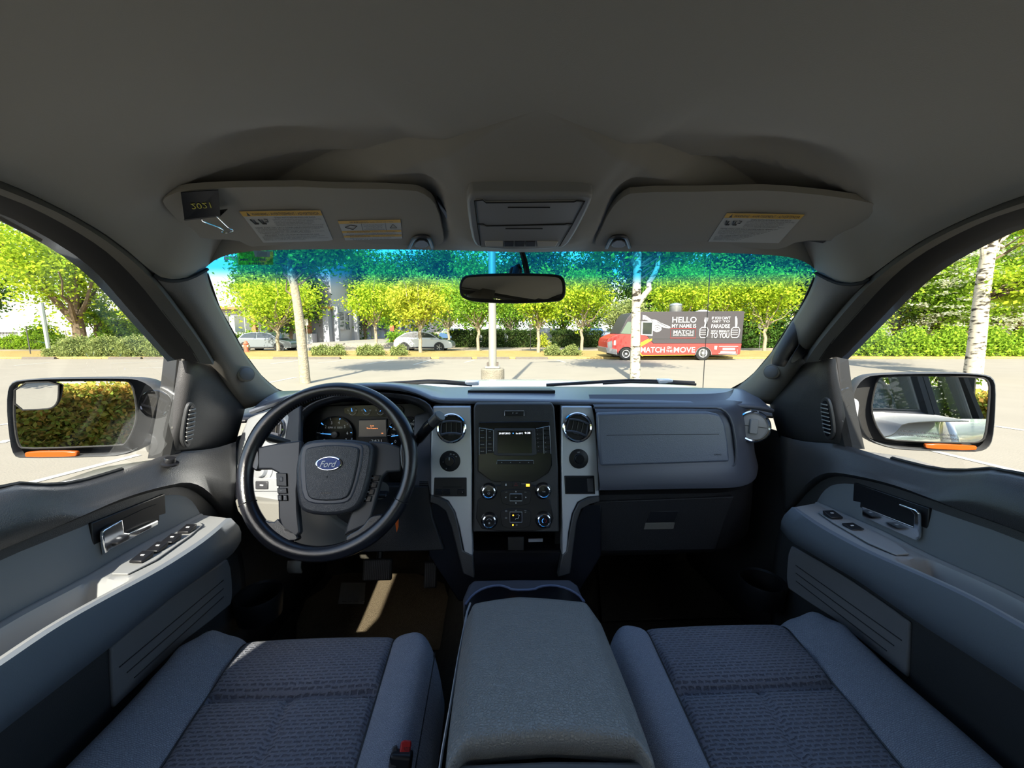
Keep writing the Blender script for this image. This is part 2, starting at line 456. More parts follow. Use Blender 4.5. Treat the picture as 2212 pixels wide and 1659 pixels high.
# rear wall with the back window
m = MB()
m.box((XC, -1.36, CZ-.63), (1.62, .04, .80)); m.box((XC, -1.36, CZ+.22), (1.44, .04, .10))
for s in (-1, 1): m.box((XC+s*.70, -1.36, CZ-.03), (.16, .04, .42))
struct(m.build('wall_back', M_dark))
struct(MB().box((XC, -1.37, CZ-.03), (1.26, .005, .42)).build('window_2', M_glass))

# ================================================================ TRUCK BODY OUTSIDE
tb = thing('truck_body', 'white painted outer body of the parked pickup truck being sat in', 'truck', (XC, 0, .9))
m = MB().grid(roof_rows); m.build('roof', M_paint, tb, solid=.02)
# hood and cowl
rows = []
for y, z, c in ((1.46, -.235, 0), (1.62, -.212, .004), (1.9, -.250, .012), (2.3, -.305, .02), (2.62, -.36, .02), (2.72, -.46, 0), (2.74, -.9, 0)):
    rows.append([np.array([XC+x, y-.12*(x/.9)**2, CZ+z+c*(1-(abs(x)/.9)**2)-.05*(abs(x)/.92)**6]) for x in np.linspace(-.93, .93, 19)])
MB().grid(rows).build('hood', M_paint, tb, solid=.01, angle=60)
rows = []
for y, z in ((1.22, -.26), (1.36, -.255), (1.47, -.25)):
    rows.append([np.array([XC+x, y-.20*x**2+.06, CZ+z-.0]) for x in np.linspace(-.88, .88, 19)])
MB().grid(rows).build('cowl_grille', M_black, tb, solid=.01)
def skin(y0, y1, z0, z1, bulge=.02, n=8, xo=.0, belt=None):
    rows = []
    for i in range(n+1):
        z = z0+(z1-z0)*i/n
        rows.append([np.array([XC-(.93-max(0, z+.62)**2*.55+.0)-xo, y, (z if belt is None or i < n else belt(y))+CZ]) for y in np.linspace(y0, y1, 9)])
    return rows
fbelt = lambda y: -.255 if y < .60 else (-.315 if y > .88 else -.255-.06*(y-.60)/.28)
for mirror in (False, True):
    m = MB().grid(skin(-.28, 1.12, -.98, -.27, belt=fbelt)); f = m.build('front_door_skin', M_paint, tb, mirror=mirror, solid=.008)
    MB().box((XC-.945, -.05, CZ-.40), (.03, .16, .028)).build('door_handle', M_black, f, mirror=mirror, bevel=.008)
    m = MB().grid(skin(-1.38, -.295, -.98, -.26)); f = m.build('rear_door_skin', M_paint, tb, mirror=mirror, solid=.008)
    MB().box((XC-.945, -1.15, CZ-.40), (.03, .16, .028)).build('door_handle', M_black, f, mirror=mirror, bevel=.008)
    m = MB().grid(skin(1.13, 2.6, -.98, -.42)); m.build('fender', M_paint, tb, mirror=mirror, solid=.008)
    m = MB().grid(skin(-3.35, -1.42, -.95, -.34)); 
    r = [[np.array([x, y, CZ+z]) for y in (-3.35, -1.42)] for x, z in ((XC-.885, -.34), (XC-.84, -.325), (XC-.80, -.34), (XC-.80, -.85))]
    m.grid(r); m.build('bed_side', M_paint, tb, mirror=mirror, solid=.008)
    # window frames of the doors seen in the mirror
    m = MB()
    x0 = lambda z: -.775+(z+.28)*.28
    for (ya, za, yb, zb) in ((-.24, -.27, -.24, .19), (-.24, .19, .45, .18), (-.34, -.27, -.34, .19), (-.34, .19, -1.1, .18), (-1.1, .18, -1.22, -.26)):
        m.tube([(x0(za), ya, za+CZ), (x0(zb), yb, zb+CZ)], .026, 6)
    m.build('window_frame', M_rub, tb, mirror=mirror)
    m = MB()
    m.grid([[np.array([x0(z)+.02, y, z+CZ]) for y in (-1.18, -.34)] for z in (-.28, .2)]); m.build('rear_door_glass', M_glass, tb, mirror=mirror)
    m = MB()
    c = np.array([XC-.86, -2.35, .42]); m.lathe([(.40, -.14), (.41, -.10), (.41, .08), (.38, .1), (.26, .09), (.24, .05), (0, .05)], c, (-1, 0, 0), 32)
    m.build('wheel', M_rub, tb, mirror=mirror)
MB().box((XC, -3.33, CZ-.62), (1.6, .05, .56)).build('tailgate', M_paint, tb)
# wipers resting at the foot of the windscreen
def wiper(pts, cap, label):
    w = thing('windshield_wiper', label, 'wiper', tuple(pts[0]), group='windscreen wipers')
    MB().tube(pts, .006, 6).build('wiper_arm', M_black, w)
    q = pts[1:]; MB().tube([p+np.array([0, -.012, -.004]) for p in q], .0045, 6).build('wiper_blade', M_rub, w)
    MB().box(cap, (.05, .03, .016)).build('wiper_cap', M_silver, w, bevel=.004)
wz = lambda px, py: H(px, py, lambda p: p[1]-(WY(p[0], p[2]-CZ)+.035))
wiper([wz(1180, 832), wz(1300, 825), wz(1360, 822), wz(1440, 824), wz(1500, 827)], wz(1435, 823), 'black windscreen wiper with pale cap at the passenger side of the glass')
wiper([wz(760, 833), wz(880, 826), wz(925, 823), wz(960, 824), wz(1020, 829)], wz(1020, 827), 'black windscreen wiper with pale cap nearer the driver side')
# ================================================================ FRONT DOORS (inner trim traced on the driver's side, mirrored)
def extend(pts, y=-.27, n=1):        # carry a traced edge straight back to the door's rear end
    p = np.array(pts[-1]); q = p.copy(); q[1] = y; return list(pts)+[q]
BELT = [(509, 957), (458, 974), (372, 980), (300, 1008), (230, 1031), (160, 1051), (100, 1056), (0, 1048)]
def xs(l, X): return [H(x, y, gX(v)) for (x, y), v in zip(l, X)]
belt = extend(xs(BELT, [-.70, -.722, -.742, -.745, -.745, -.745, -.745, -.745]))
roll = extend(xs([(507, 985), (462, 1000), (408, 1008), (335, 1032), (255, 1066), (185, 1090), (95, 1090), (0, 1082)], [-.70, -.715, -.722, -.722, -.722, -.722, -.722, -.722]))
roll2 = extend(xs([(506, 1050), (470, 1030), (415, 1024), (335, 1042), (262, 1072), (192, 1100), (95, 1118), (0, 1135)], [-.70, -.708, -.712, -.712, -.710, -.710, -.708, -.706]))
crease = extend(xs([(504, 1127), (470, 1079), (418, 1037), (345, 1050), (270, 1073), (202, 1101), (101, 1142), (0, 1182)], [-.70, -.700, -.702, -.704, -.704, -.704, -.704, -.704]))
crease2 = [p+np.array([-.014, -.002, -.006]) for p in crease]
ins_t = extend(xs([(436, 1122), (428, 1098), (402, 1068), (345, 1070), (270, 1098), (197, 1130), (100, 1169), (0, 1209)], [-.716]*8))
a_out = extend(xs([(433, 1112), (410, 1122), (365, 1147), (285, 1187), (205, 1237), (140, 1272), (70, 1308), (0, 1346)], [-.705]*8))
a_in = extend(xs([(497, 1120), (475, 1142), (440, 1171), (385, 1208), (330, 1241), (205, 1307), (110, 1362), (0, 1439)], [-.612, -.600, -.592, -.590, -.59, -.59, -.59, -.59]))
a_lo = extend(xs([(521, 1168), (505, 1196), (470, 1220), (420, 1256), (367, 1292), (239, 1399), (110, 1498), (0, 1582)], [-.625, -.618, -.612, -.610, -.61, -.61, -.61, -.61]))
belt, roll, roll2, crease, ins_t, a_out, a_in, a_lo = [smooth(l, 2) for l in (belt, roll, roll2, crease, ins_t, a_out, a_in, a_lo)]
crease2 = [p+np.array([-.014, -.002, -.006]) for p in crease]
N = 60
rs = lambda l: resample(l, N)
def door(mirror):
    side = 'passenger' if mirror else 'driver'
    D = thing('door_card', ('front passenger door with chrome handle and a single window switch on its grey armrest' if mirror else
              'driver door with chrome handle and four window switches on its sunlit grey armrest'), 'car door', (2*XC+.75 if mirror else -.75, .4, CZ-.5))
    B = dict(mirror=mirror)
    # upper trim: belt, roll, falling to the crease
    rows = [[p+np.array([-.15, 0, -.03]) for p in rs(belt)], [p+np.array([-.02, 0, -.012]) for p in rs(belt)], rs(belt), [(a*.5+b*.5)+np.array([0, 0, .006]) for a, b in zip(rs(belt), rs(roll))], rs(roll), rs(roll2), rs(crease), rs(crease2)]
    up = MB().grid(rows).build('upper_trim', M_dark, D, solid=-.004, angle=80, **B)
    # recessed band and inserts
    MB().grid([rs(crease2), rs(ins_t)]).build('trim_band', M_dark, D, **B)
    base = resample(ins_t, N); bot = resample(a_out, N)
    MB().grid([base, [(p+q)/2 for p, q in zip(base, bot)], bot]).build('trim_panel', M_grey, D, **B)
    # dark bezel and handle
    pl = gX(-.711)
    if not mirror:
        bz = [(197, 1130), (357, 1066), (361, 1147), (205, 1236)]
        cup = [(222, 1142), (335, 1088), (344, 1094), (344, 1142), (336, 1150), (234, 1201), (226, 1196)]
        hb = [(223, 1146), (266, 1122), (270, 1150), (280, 1152), (343, 1123), (343, 1134), (238, 1189), (228, 1199), (222, 1160)]
    else:        # traced on the passenger side, brought back by mirroring
        bz = [(1844, 1042), (2008, 1098), (2002, 1180), (1839, 1121)]
        cup = [(1861, 1060), (1870, 1060), (1975, 1098), (1982, 1106), (1980, 1158), (1974, 1163), (1862, 1117), (1857, 1108)]
        hb = [(1861, 1094), (1972, 1138), (1974, 1112), (1965, 1101), (1940, 1092), (1941, 1088), (1978, 1101), (1985, 1109), (1985, 1160), (1978, 1168), (1966, 1163), (1861, 1116)]
    HS = (lambda l, X: [MR(H(x, y, gX(2*XC-X))) for x, y in l]) if mirror else (lambda l, X: HL(l, gX(X)))
    h = MB().prism(HS(bz, -.711), (-.008, 0, 0)).build('handle_bezel', M_black, D, bevel=.002, **B)
    MB().prism(smooth(HS(cup, -.7095), 1, True), (-.003, 0, 0)).build('handle_cup', M_black, h, **B)
    hd = MB().prism(HS(hb, -.700), (-.007, 0, 0)).build('door_handle', M_chrome, D, bevel=.0025, seg=3, **B)
    # armrest: top pan, padded face
    ao = rs(a_out); ai = rs(a_in); al = rs(a_lo)
    ctr = [(p*.25+q*.75) for p, q in zip(ao, ai)]
    ao2, ai2 = resample(a_out, 150), resample(a_in, 150)
    def pocket(y, k):
        def s_(a, b, v): t = min(1, max(0, (v-a)/(b-a))); return t*t*(3-2*t)
        return -.034*s_(.425, .445, y)*(1-s_(.615, .635, y))*s_(.14, .24, k)*(1-s_(.70, .80, k))
    rows = [[p+np.array([-.02, 0, -.02]) for p in ao2]]
    for k in np.linspace(0, .88, 26): rows.append([p*(1-k)+q*k+np.array([0, 0, (.003 if k < .1 else 0)+pocket((p*(1-k)+q*k)[1], k)]) for p, q in zip(ao2, ai2)])
    r1 = [p*.12+q*.88 for p, q in zip(ao, ai)]
    MB().grid(rows).build('armrest_top', M_armtop, D, angle=55, **B)
    rows = [r1, [p+np.array([.002, 0, .001]) for p in ai], [p*.7+q*.3+np.array([.012, 0, -.002]) for p, q in zip(ai, al)], [p*.4+q*.6+np.array([.010, 0, 0]) for p, q in zip(ai, al)], al, [p+np.array([-.03, 0, -.006]) for p in al], [p+np.array([-.05, 0, -.006]) for p in al], [p+np.array([-.088, 0, -.03]) for p in al]]
    f = MB().grid(rows)
    # rounded front cap of the armrest
    cap = [ao[0]+np.array([-.02, 0, -.02]), ao[0]]+[r[0] for r in rows]
    tip = sum(cap)/len(cap)+np.array([-.004, .014, 0])
    capr = [[p*(1-t)+tip*t+np.array([0, .012*math.sin(t*math.pi/2)*(1-t), 0]) for p in cap] for t in (0, .35, .7, 1)]
    f.grid(capr)
    f.build('armrest_pad', M_arm, D, angle=80, **B)
    # pull pocket in the armrest
    def on(px, py, dz=.003): return H(px, py, gZ(0)) if False else None
    def arm_pt(i, k, dz=0):      # i 0..1 along, k 0 outboard .. 1 inboard
        a = ao[int(i*(N-1))]; b = ai[int(i*(N-1))]; return a*(1-k)+b*k+np.array([0, 0, dz])
    ys = [p[1] for p in ao]
    def arm_y(y, k, dz=0):
        i = min(range(N), key=lambda j: abs(ys[j]-y)); j = min(i+1, N-1)
        t = 0 if ys[i] == ys[j] else (y-ys[i])/(ys[j]-ys[i]); t = max(-1, min(1, t))
        a = ao[i]*(1-t)+ao[j]*t; b = ai[i]*(1-t)+ai[j]*t
        return a*(1-k)+b*k+np.array([0, 0, dz])
    yy = (.635, .60) if not mirror else (.60, .565)
    ring = [arm_y(y, k, .0035) for y, k in ((.655, .30), (.645, .70), (.60, .86), (.50, .88), (.44, .80), (.42, .5), (.43, .25), (.5, .16), (.6, .18))]
    if mirror: ring = [p+np.array([0, .0, 0]) for p in ring]
    ring = smooth(ring, 2, True)
    lo = [p+np.array([0, 0, -.018]) for p in ring]; c = sum(lo)/len(lo)
    # switch plate and switches
    sp = [arm_y(y, k, .0042) for y, k in ((.865, .35), (.85, .62), (.66, .78), (.655, .25), (.80, .2))]
    pt = MB().prism(smooth(sp, 1, True), (0, 0, -.003)).build('switch_plate', M_armtop, D, bevel=.001, **B)
    sw = [(.815, .47), (.77, .49), (.735, .50), (.70, .52)] if not mirror else [(.82, .46), (.765, .48)]
    for k, (y, kk) in enumerate(sw):
        a = arm_y(y, kk, .006); t = nrm(arm_y(y+.03, kk)-arm_y(y-.03, kk)); n = np.array([.05, 0, 1]); n = nrm(n-t*np.dot(n, t)); b = np.cross(n, t)
        hgt = .010 if (not mirror or k == 0) else .004
        w = .011 if not mirror else .013
        pr = [a-t*.013+b*w, a-t*.013-b*w, a+t*.011-b*w, a+t*.011+b*w]
        mm = MB().add(pr+[pr[0]+n*hgt*.5, pr[1]+n*hgt*.5, pr[2]+n*hgt+t*.003, pr[3]+n*hgt+t*.003], [(0, 1, 2, 3), (7, 6, 5, 4), (0, 4, 5, 1), (1, 5, 6, 2), (2, 6, 7, 3), (3, 7, 4, 0)])
        g = mm.build('window_switch', M_black, D, bevel=.0015, fix=True, **B)
        q = a+n*(hgt*.8)
        MB().box(q+t*.002, (.003, .006, .001), ax=(t, b, n)).build('switch_mark', M_white, g, **B)
    # lower door: cloth insert, dark pocket
    rows = []
    seam_t = extend(xs([(523, 1215), (495, 1230), (440, 1262), (367, 1308), (300, 1362), (239, 1412), (110, 1508), (0, 1592)], [-.69]*8))
    rows.append([p+np.array([-.012, 0, .09]) for p in rs(seam_t)])
    for dz in (0, -.12, -.30, -.50):
        rows.append([p+np.array([-.0-.01*(dz < -.2), 0, dz if dz > -.5 else (CZ-.90-p[2])]) for p in rs(seam_t)])
    MB().grid(rows).build('lower_trim', M_dark, D, solid=-.004, **B)
    cp = HL([(241, 1400), (300, 1350), (367, 1296), (430, 1250), (492, 1208), (499, 1225), (502, 1256), (503, 1280), (500, 1305), (455, 1342), (404, 1381), (330, 1452), (247, 1530), (243, 1460)], gX(-.680))
    MB().prism(cp, (-.008, 0, 0)).build('cloth_insert', M_carp, D, bevel=.003, **B)
    for k in range(3):
        t = .35+.22*k
        a = H(251, 1405+t*120, gX(-.679)); b = H(495, 1215+t*80, gX(-.679))
        MB().tube([a*(1-s)+b*s for s in np.linspace(.02+.05*k, .93, 8)], .0012, 5).build('stitch_groove', M_dark, D, **B)
    # quarter panel with speaker-side air vent, at the front of the window
    sail = [(407, 779), (430, 780), (466, 793), (484, 822), (505, 853), (529, 884), (520, 920), (509, 957), (458, 974), (372, 979), (385, 905), (397, 840)]
    def gq(p):
        # two facets: window side faces inward, front side turns towards the rear
        return p[0]-(-.742+.10*max(0, (p[1]-.985)) + (p[2]-CZ+.28)*.20)
    sp = HL(sail, gq)
    c = sum(sp)/len(sp)
    L = [p for p in sp]
    m = MB(); m.grid([[p+np.array([-.02, 0.0, 0]) for p in L], L, [p*.92+c*.08+np.array([.006, 0, 0]) for p in L], [p*.6+c*.4+np.array([.008, 0, 0]) for p in L], [c+np.array([.009, 0, 0])]*len(L)], closed=True)
    q = m.build('quarter_panel', M_dark, D, angle=60, **B)
    # vent: slotted oval
    ov = smooth(HL([(397, 958), (394, 945), (400, 905), (406, 878), (412, 868), (420, 870), (425, 885), (421, 920), (414, 958), (405, 969)], plane(c+np.array([.012, 0, 0]), (1, .0, -.2))), 2, True)
    vent = MB(); vent.prism(ov, (-.008, 0, 0))
    v = vent.build('air_vent', M_dark, D, bevel=.0015, **B)
    cc = sum(ov)/len(ov)
    inn = [p*.80+cc*.20+np.array([.0018, 0, 0]) for p in ov]
    inn = [cc+(p-cc)*np.array([.55 if False else 1, .80, 1.06]) for p in inn]
    MB().prism(inn, (-.002, 0, 0)).build('vent_opening', M_gloss, v, **B)
    top = max(p[2] for p in inn); bo = min(p[2] for p in inn)
    for k in range(1, 9):
        z = bo+(top-bo)*k/9; row = [p for p in inn if abs(p[2]-z) < .007]
        yv = [p[1] for p in row]
        if len(row) < 2: continue
        xo = cc[0]+.2*(z-cc[2])+.003; a = np.array([xo, min(yv), z]); b = np.array([xo, max(yv), z+.001])
        MB().box((a+b)/2, (.003, abs(b[1]-a[1])*1.02, .0022)).build('vent_slat', M_armtop, v, **B)
    # window glass and its channel
    a = resample(smooth(back(G1), 1), 40); b = resample([np.array([-.742, -.20, CZ-.27])]+[p for p in extend(xs(BELT, [-.745]*8))[::-1]][:-2], 40)
    MB().grid([[p+np.array([-.012, .004, .004]) for p in a], [p+np.array([-.004, 0, 0]) for p in b]]).build('window_glass', M_glass, D, **B)
    s = resample(smooth(back(S1), 1), 40); g = a
    fr = MB().grid([[p+np.array([.002, 0, .002]) for p in s], g, [p+np.array([-.03, -.0, -.006]) for p in g], [p+np.array([-.05, 0, .03]) for p in s]])
    fr.build('window_frame', M_rub, D, angle=50, **B)
    # vertical run channel at the front of the glass
    ch = HL([(404, 772), (396, 830), (384, 900), (367, 987)], gX(-.738)); ch2 = HL([(383, 765), (376, 830), (366, 900), (349, 990)], gX(-.748))
    MB().grid([[p+np.array([.0, .03, 0]) for p in ch], ch, ch2, [p+np.array([-.03, 0, 0]) for p in ch2]]).build('run_channel', M_rub, D, **B)
    m = MB(); e = [p*.5+q*.5+np.array([.003, 0, 0]) for p, q in zip(ch, ch2)]; m.tube(resample(e, 12)[:9], .003, 6); m.build('run_channel_bead', M_seal, D, **B)
    m = MB(); bl = resample(belt, 40)[8:]; m.tube([p+np.array([-.004, 0, .004]) for p in bl], .005, 6); m.build('glass_seal', M_rub, D, **B)
    # door pocket cup holder lip down low at the front
    pc = np.array([-.63, .97, CZ-.69])
    MB().lathe([(.045, -.05), (.050, 0), (.056, .004), (.058, -.004), (.052, -.06)], pc, (0, 0, 1), 24).build('cup_holder', M_black, D, **B)
    if not mirror:       # lock knob on the sill
        k = H(366, 1001, gX(-.722))
        kn = MB().lathe([(.017, -.002), (.017, .0015), (.013, .003), (.0105, .0035), (.0105, .011), (.0095, .013), (0, .013)], k, (.25, 0, 1), 24).build('lock_knob', M_black, D)
    return D
DL = door(False); DR = door(True)
# grab handle on the passenger pillar
gh = thing('grab_handle', 'dark moulded grab handle on the passenger side windscreen pillar', 'handle', (.7, 1.0, CZ))
def gP(p): return gS(MR(p))-.05
pts = [(1757, 652), (1745, 672), (1728, 702), (1705, 740), (1686, 772), (1680, 790)]
tt = [1.0, .985, .98, .985, .995, 1.0]
hp = smooth([P(x, y, t) for (x, y), t in zip(pts, tt)], 2)
MB().tube(hp, [.012+.008*math.sin(math.pi*min(1, i/(len(hp)-1)*1.0))**.5 for i in range(len(hp))], 12).build('handle_grip', M_dark, gh)
rec = [(1735, 730), (1752, 712), (1772, 705), (1760, 735), (1735, 770), (1705, 790), (1712, 765)]
MB().prism(smooth([P(x, y, .965) for x, y in rec], 2, True), ray(1740, 740)*.02).build('handle_recess', M_black, gh, bevel=.003)
# ================================================================ DASHBOARD
DB = thing('dashboard', 'dark grey full-width dashboard with padded top and airbag panel on the passenger side', 'dashboard', (XC, 1.1, CZ-.3))
# top pad: from the foot of the glass to the front edge, with the hood over the gauges
front_px = [(538, 886), (560, 878), (600, 862), (650, 848), (700, 838), (760, 832), (820, 831), (870, 836), (905, 846), (928, 858), (945, 863), (1000, 864), (1106, 865), (1250, 867), (1400, 869), (1560, 872), (1640, 876), (1672, 884)]
def ftop(px):
    hood = math.exp(-((px-770)/135)**4)
    return gY(1.055-.045*hood)
fe = [H(x, y, ftop(x)) for x, y in front_px]
fe = resample(smooth(fe, 1), 70)
rows = []
for t in np.linspace(0, 1, 12):
    r = []
    for p in fe:
        b = np.array([p[0]+(.0 if True else 0), 1.40-.20*(p[0]-XC)**2, CZ-.205])
        e = p+np.array([0, .02, .002])
        q = e*(1-t)+b*t
        flat = CZ-.181
        hh = e[2]-flat
        q[2] = flat+hh*(1-t)**1.3-(.03*max(0, t-.6)/.4)+.004*math.sin(math.pi*min(1, t*3))
        if hh < 0: q[2] = flat+hh*(1-t)**3-(.03*max(0, t-.6)/.4)
        r.append(q)
    rows.append(r)
rows = rows[::-1]+[fe, [p+np.array([0, -.002, -.006]) for p in fe], [p+np.array([0, .008, -.013]) for p in fe], [p+np.array([0, .05, -.016]) for p in fe]]
MB().grid(rows).build('dash_top', M_dash, DB, angle=75)
MB().prism(smooth([P(1003, 838, 0)+0*ray(0, 0) if False else H(x, y, gZ(-.176)) for x, y in ((1010, 843), (1200, 843), (1188, 838.5), (1022, 838.5))], 0, True), (0, 0, -.01)).build('defroster_vent', M_black, DB, bevel=.002)
MB().box((XC, 1.27, CZ-.42), (1.44, .22, .42)).build('dash_filler', M_black, DB)  # added filler box, blocks the view and light leaks behind the gauges
# centre stack front surface
gC = lambda p: p[1]-(1.05+.25*(p[2]-CZ+.19))
gCo = lambda d: (lambda p: gC(p)+d)
nC = nrm((0, -1, .25)); upC = nrm((0, .25, 1)); rC = np.array([1.0, 0, 0])
# ---- passenger side body
def profile(x):
    e = max(0, (x-.60)/.16)                     # turn away towards the door
    k = .10*e**2.2
    return [np.array([x, y+k, CZ+z]) for y, z in ((1.10, -.183), (1.075, -.200), (1.035, -.204), (1.012, -.222), (1.00, -.26), (.99, -.31), (.975, -.36), (.955, -.395), (.957, -.412), (.985, -.425), (1.02, -.436))]
xsR = list(np.linspace(.268, .60, 8))+list(np.linspace(.63, .775, 10))
rows = [profile(x) for x in xsR]
pb = MB().grid(rows[::-1]).build('dash_panel', M_dashs, DB, angle=50)
def gPB(off):                                    # plane of the airbag panel
    return lambda p: p[1]-(1.015+.2*(p[2]-CZ+.21)-off)
ab = HL([(1290, 893), (1400, 890), (1530, 890), (1556, 896), (1566, 915), (1573, 955), (1577, 998), (1440, 1003), (1298, 1007), (1292, 950)], gPB(.014))
abp = MB().prism(ab, (0, .02, 0)).build('airbag_panel', M_dash, DB, bevel=.006, seg=3)
rim = smooth(HL([(1283, 880), (1540, 880), (1562, 884), (1580, 905), (1590, 960), (1590, 1000), (1580, 1008), (1440, 1012), (1296, 1016)], gPB(.004)), 1)
MB().tube(rim, .0035, 8).build('airbag_surround', M_dashs, DB)
m = MB(); m.tube(HL([(1310, 940), (1430, 938.5), (1553, 938)], gPB(.0140)), .0007, 5); m.build('panel_crease', M_black, abp)
MB().text('AIRBAG', H(1550, 982, gPB(.0142)), rC, upC, .004, shear=.2).build('lettering', M_black, abp)
# lower part: glove box region
M_low = mat('lower_dash_black', (.016, .016, .018), .5, spec=.35, bump=('voronoi', 330, .4, .0007))
def lowprof(x):
    e = max(0, (x-.60)/.16); k = .08*e**2
    return [np.array([x, y+k, CZ+z]) for y, z in ((1.02, -.436), (1.0, -.445), (.995, -.52), (1.0, -.61), (1.02, -.635), (1.10, -.645), (1.3, -.62))]
MB().grid([lowprof(x) for x in list(np.linspace(.16, .60, 6))+list(np.linspace(.63, .78, 6))][::-1]).build('lower_dash', M_low, DB, angle=50)
gl = thing('glove_box', 'closed black glove box door with square latch below the passenger airbag panel', 'glove box', (.47, 1.0, CZ-.52))
gg = gY(.992)
MB().prism(HL([(1284, 1084), (1587, 1073), (1566, 1125), (1545, 1188), (1276, 1192), (1276, 1130)], gg), (0, .02, 0)).build('glove_box_door', M_low, gl, bevel=.003)
lt = MB().prism(HL([(1404, 1105), (1467, 1104), (1457, 1128), (1397, 1129)], gY(.9905)), (0, .004, 0)).build('latch', M_black, gl, bevel=.001)
MB().prism(HL([(1395, 1130), (1458, 1129), (1455, 1143), (1391, 1144)], gY(.990)), (0, .004, 0)).build('latch_pull', M_pillar, gl, bevel=.001)
# ---- silver side bezels of the centre stack
def bez(l, name, label=None, bev=.003, mt=None, d=.004, th=.03):
    o = MB().prism(HL(l, gCo(d)), (0, th, 0)).build(name, mt or M_silver, DB, bevel=bev)
    if label: o['label'] = label
    return o
zlow = [(1213, 878), (1279, 878), (1284, 900), (1290, 970), (1294, 1040), (1295, 1072), (1270, 1074), (1248, 1085), (1236, 1110), (1228, 1150), (1224, 1200), (1214, 1200), (1214, 1120), (1212, 1000)]
bzR = bez(zlow, 'silver_bezel', 'satin silver bezel right of the radio')
zl = [(935, 878), (1017, 878), (1020, 1000), (1020, 1120), (1022, 1200), (1004, 1200), (992, 1140), (982, 1105), (968, 1083), (950, 1074), (930, 1070), (930, 1000), (932, 920)]
bzL = bez(zl, 'silver_bezel', 'satin silver bezel left of the radio')
# dark shoulders beneath the silver
for l in ([(1295, 1072), (1296, 1084), (1276, 1090), (1256, 1100), (1246, 1130), (1240, 1175), (1232, 1240), (1205, 1248), (1214, 1200), (1224, 1190), (1230, 1150), (1238, 1110), (1250, 1086), (1272, 1075)],
          [(930, 1070), (950, 1075), (968, 1084), (982, 1106), (992, 1145), (1000, 1190), (1022, 1200), (1025, 1250), (1000, 1240), (985, 1180), (975, 1140), (962, 1105), (945, 1092), (928, 1086)]):
    bez(l, 'lower_shoulder', None, .003, M_dark, .006, .05)
bez([(1214, 1190), (1024, 1190), (1010, 1150), (985, 1100), (940, 1085), (925, 1085), (925, 1200), (990, 1300), (1240, 1300), (1300, 1200), (1300, 1085), (1260, 1090)], 'stack_base', None, .004, M_gloss, -.012, .08)

def disc(M, c, n, prof, seg=28, mi=0): M.lathe(prof, c, n, seg, mi)
def vent(cx, cy, g, n, r, parent, tilt=0.0, closed=False, off=0.0):
    c = H(cx, cy, g)
    v = MB().lathe([(r*.80, -.02), (r*.80, .000), (r*.84, .004), (r*.93, .006), (r*1.0, .004), (r*1.02, .0)], c, n, 36, cap=False).build('air_vent', M_chrome, parent)
    MB().lathe([(r*.83, -.004), (r*.83, -.0012), (0, -.0012)], c, n, 28).build('vent_throat', M_black, v)
    A = nrm(np.cross((0, 0, 1), n)); Bv = np.cross(n, A)
    ca, sa = math.cos(tilt), math.sin(tilt); A, Bv = A*ca+Bv*sa, -A*sa+Bv*ca
    if closed:
        m = MB().lathe([(r*.80, -.006), (r*.80, .000), (r*.72, .002), (0, .003)], c, n, 32); m.build('vent_flap', M_armtop, v)
        m = MB(); m.box(c+n*.005, (r*.5, r*.95, .006), ax=(A, Bv, n)); m.build('vent_thumb_wheel', M_armtop, v, bevel=.003)
        m = MB()
        for s in (-1, 1): m.box(c+A*s*r*.5+n*.0025, (r*.48, .0015, .003), ax=(A, Bv, n))
        m.build('vent_slat', M_black, v)
        return v
    m = MB()
    for k in (-.42, .38):
        pts = [c+A*r*.66*x+Bv*r*(k+.09*(1-x*x))+n*.004 for x in np.linspace(-1, 1, 9)]
        m.tube(pts, .0032, 6)
    m.tube([c-A*r*.66+Bv*r*.40, c-A*r*.70-Bv*r*.40], .0022, 6); m.tube([c+A*r*.66+Bv*r*.40, c+A*r*.70-Bv*r*.40], .0022, 6)
    m.build('vent_slat', M_dashs, v)
    m = MB()
    for x in (-.33, 0, .33): m.box(c+A*r*x+n*.001, (.0012, r*.85, .003), ax=(A, Bv, n))
    m.build('vent_fin', M_pillar, v)
    MB().box(c-Bv*r*.42+n*.003, (r*.36, .004, .004), ax=(A, Bv, n)).build('vent_tab', M_spoke, v)
    return v
vent(975, 925, gCo(.006), nC, .040, DB)
vent(1247, 923, gCo(.006), nC, .041, DB, tilt=-.25)
ve = vent(1627, 921, lambda p: p[1]-(1.03+.2*(p[2]-CZ+.25)+.0), nrm((-.28, -1, .18)), .044, DB, closed=True, tilt=-.08)
# rotary knobs on the bezels
def knob(cx, cy, rb, r, marks, name='rotary_knob'):
    c = H(cx, cy, gCo(.0055))
    k = MB().lathe([(rb, 0), (rb, .0015), (rb*.96, .002), (0, .002)], c, nC, 32).build('knob_plate', M_black, DB)
    MB().lathe([(r, .002), (r*.98, .014), (r*.86, .017), (0, .017)], c, nC, 14).build(name, M_gloss, k)
    MB().lathe([(r*1.06, .0018), (r*1.06, .004), (r, .005)], c, nC, 28, cap=False).build('knob_ring', M_spoke, k)
    m = MB()
    for dx, dy, s, h in marks: m.text(s, c+rC*dx+upC*dy+nC*.0022, rC, upC, h)
    if name == 'rotary_knob': m.box(c+upC*r*.55+nC*.0175, (.0016, .008, .0006), ax=(rC, upC, nC))
    if m.v: m.build('knob_lettering', M_white, k)
knob(972, 996, .0275, .0135, [(.002, .0185, '2H', .0030), (.010, .017, '4H', .0030), (.017, .012, '4L', .0030), (-.0175, -.002, 'X', .0028), (-.0095, -.0195, 'X', .0028)])
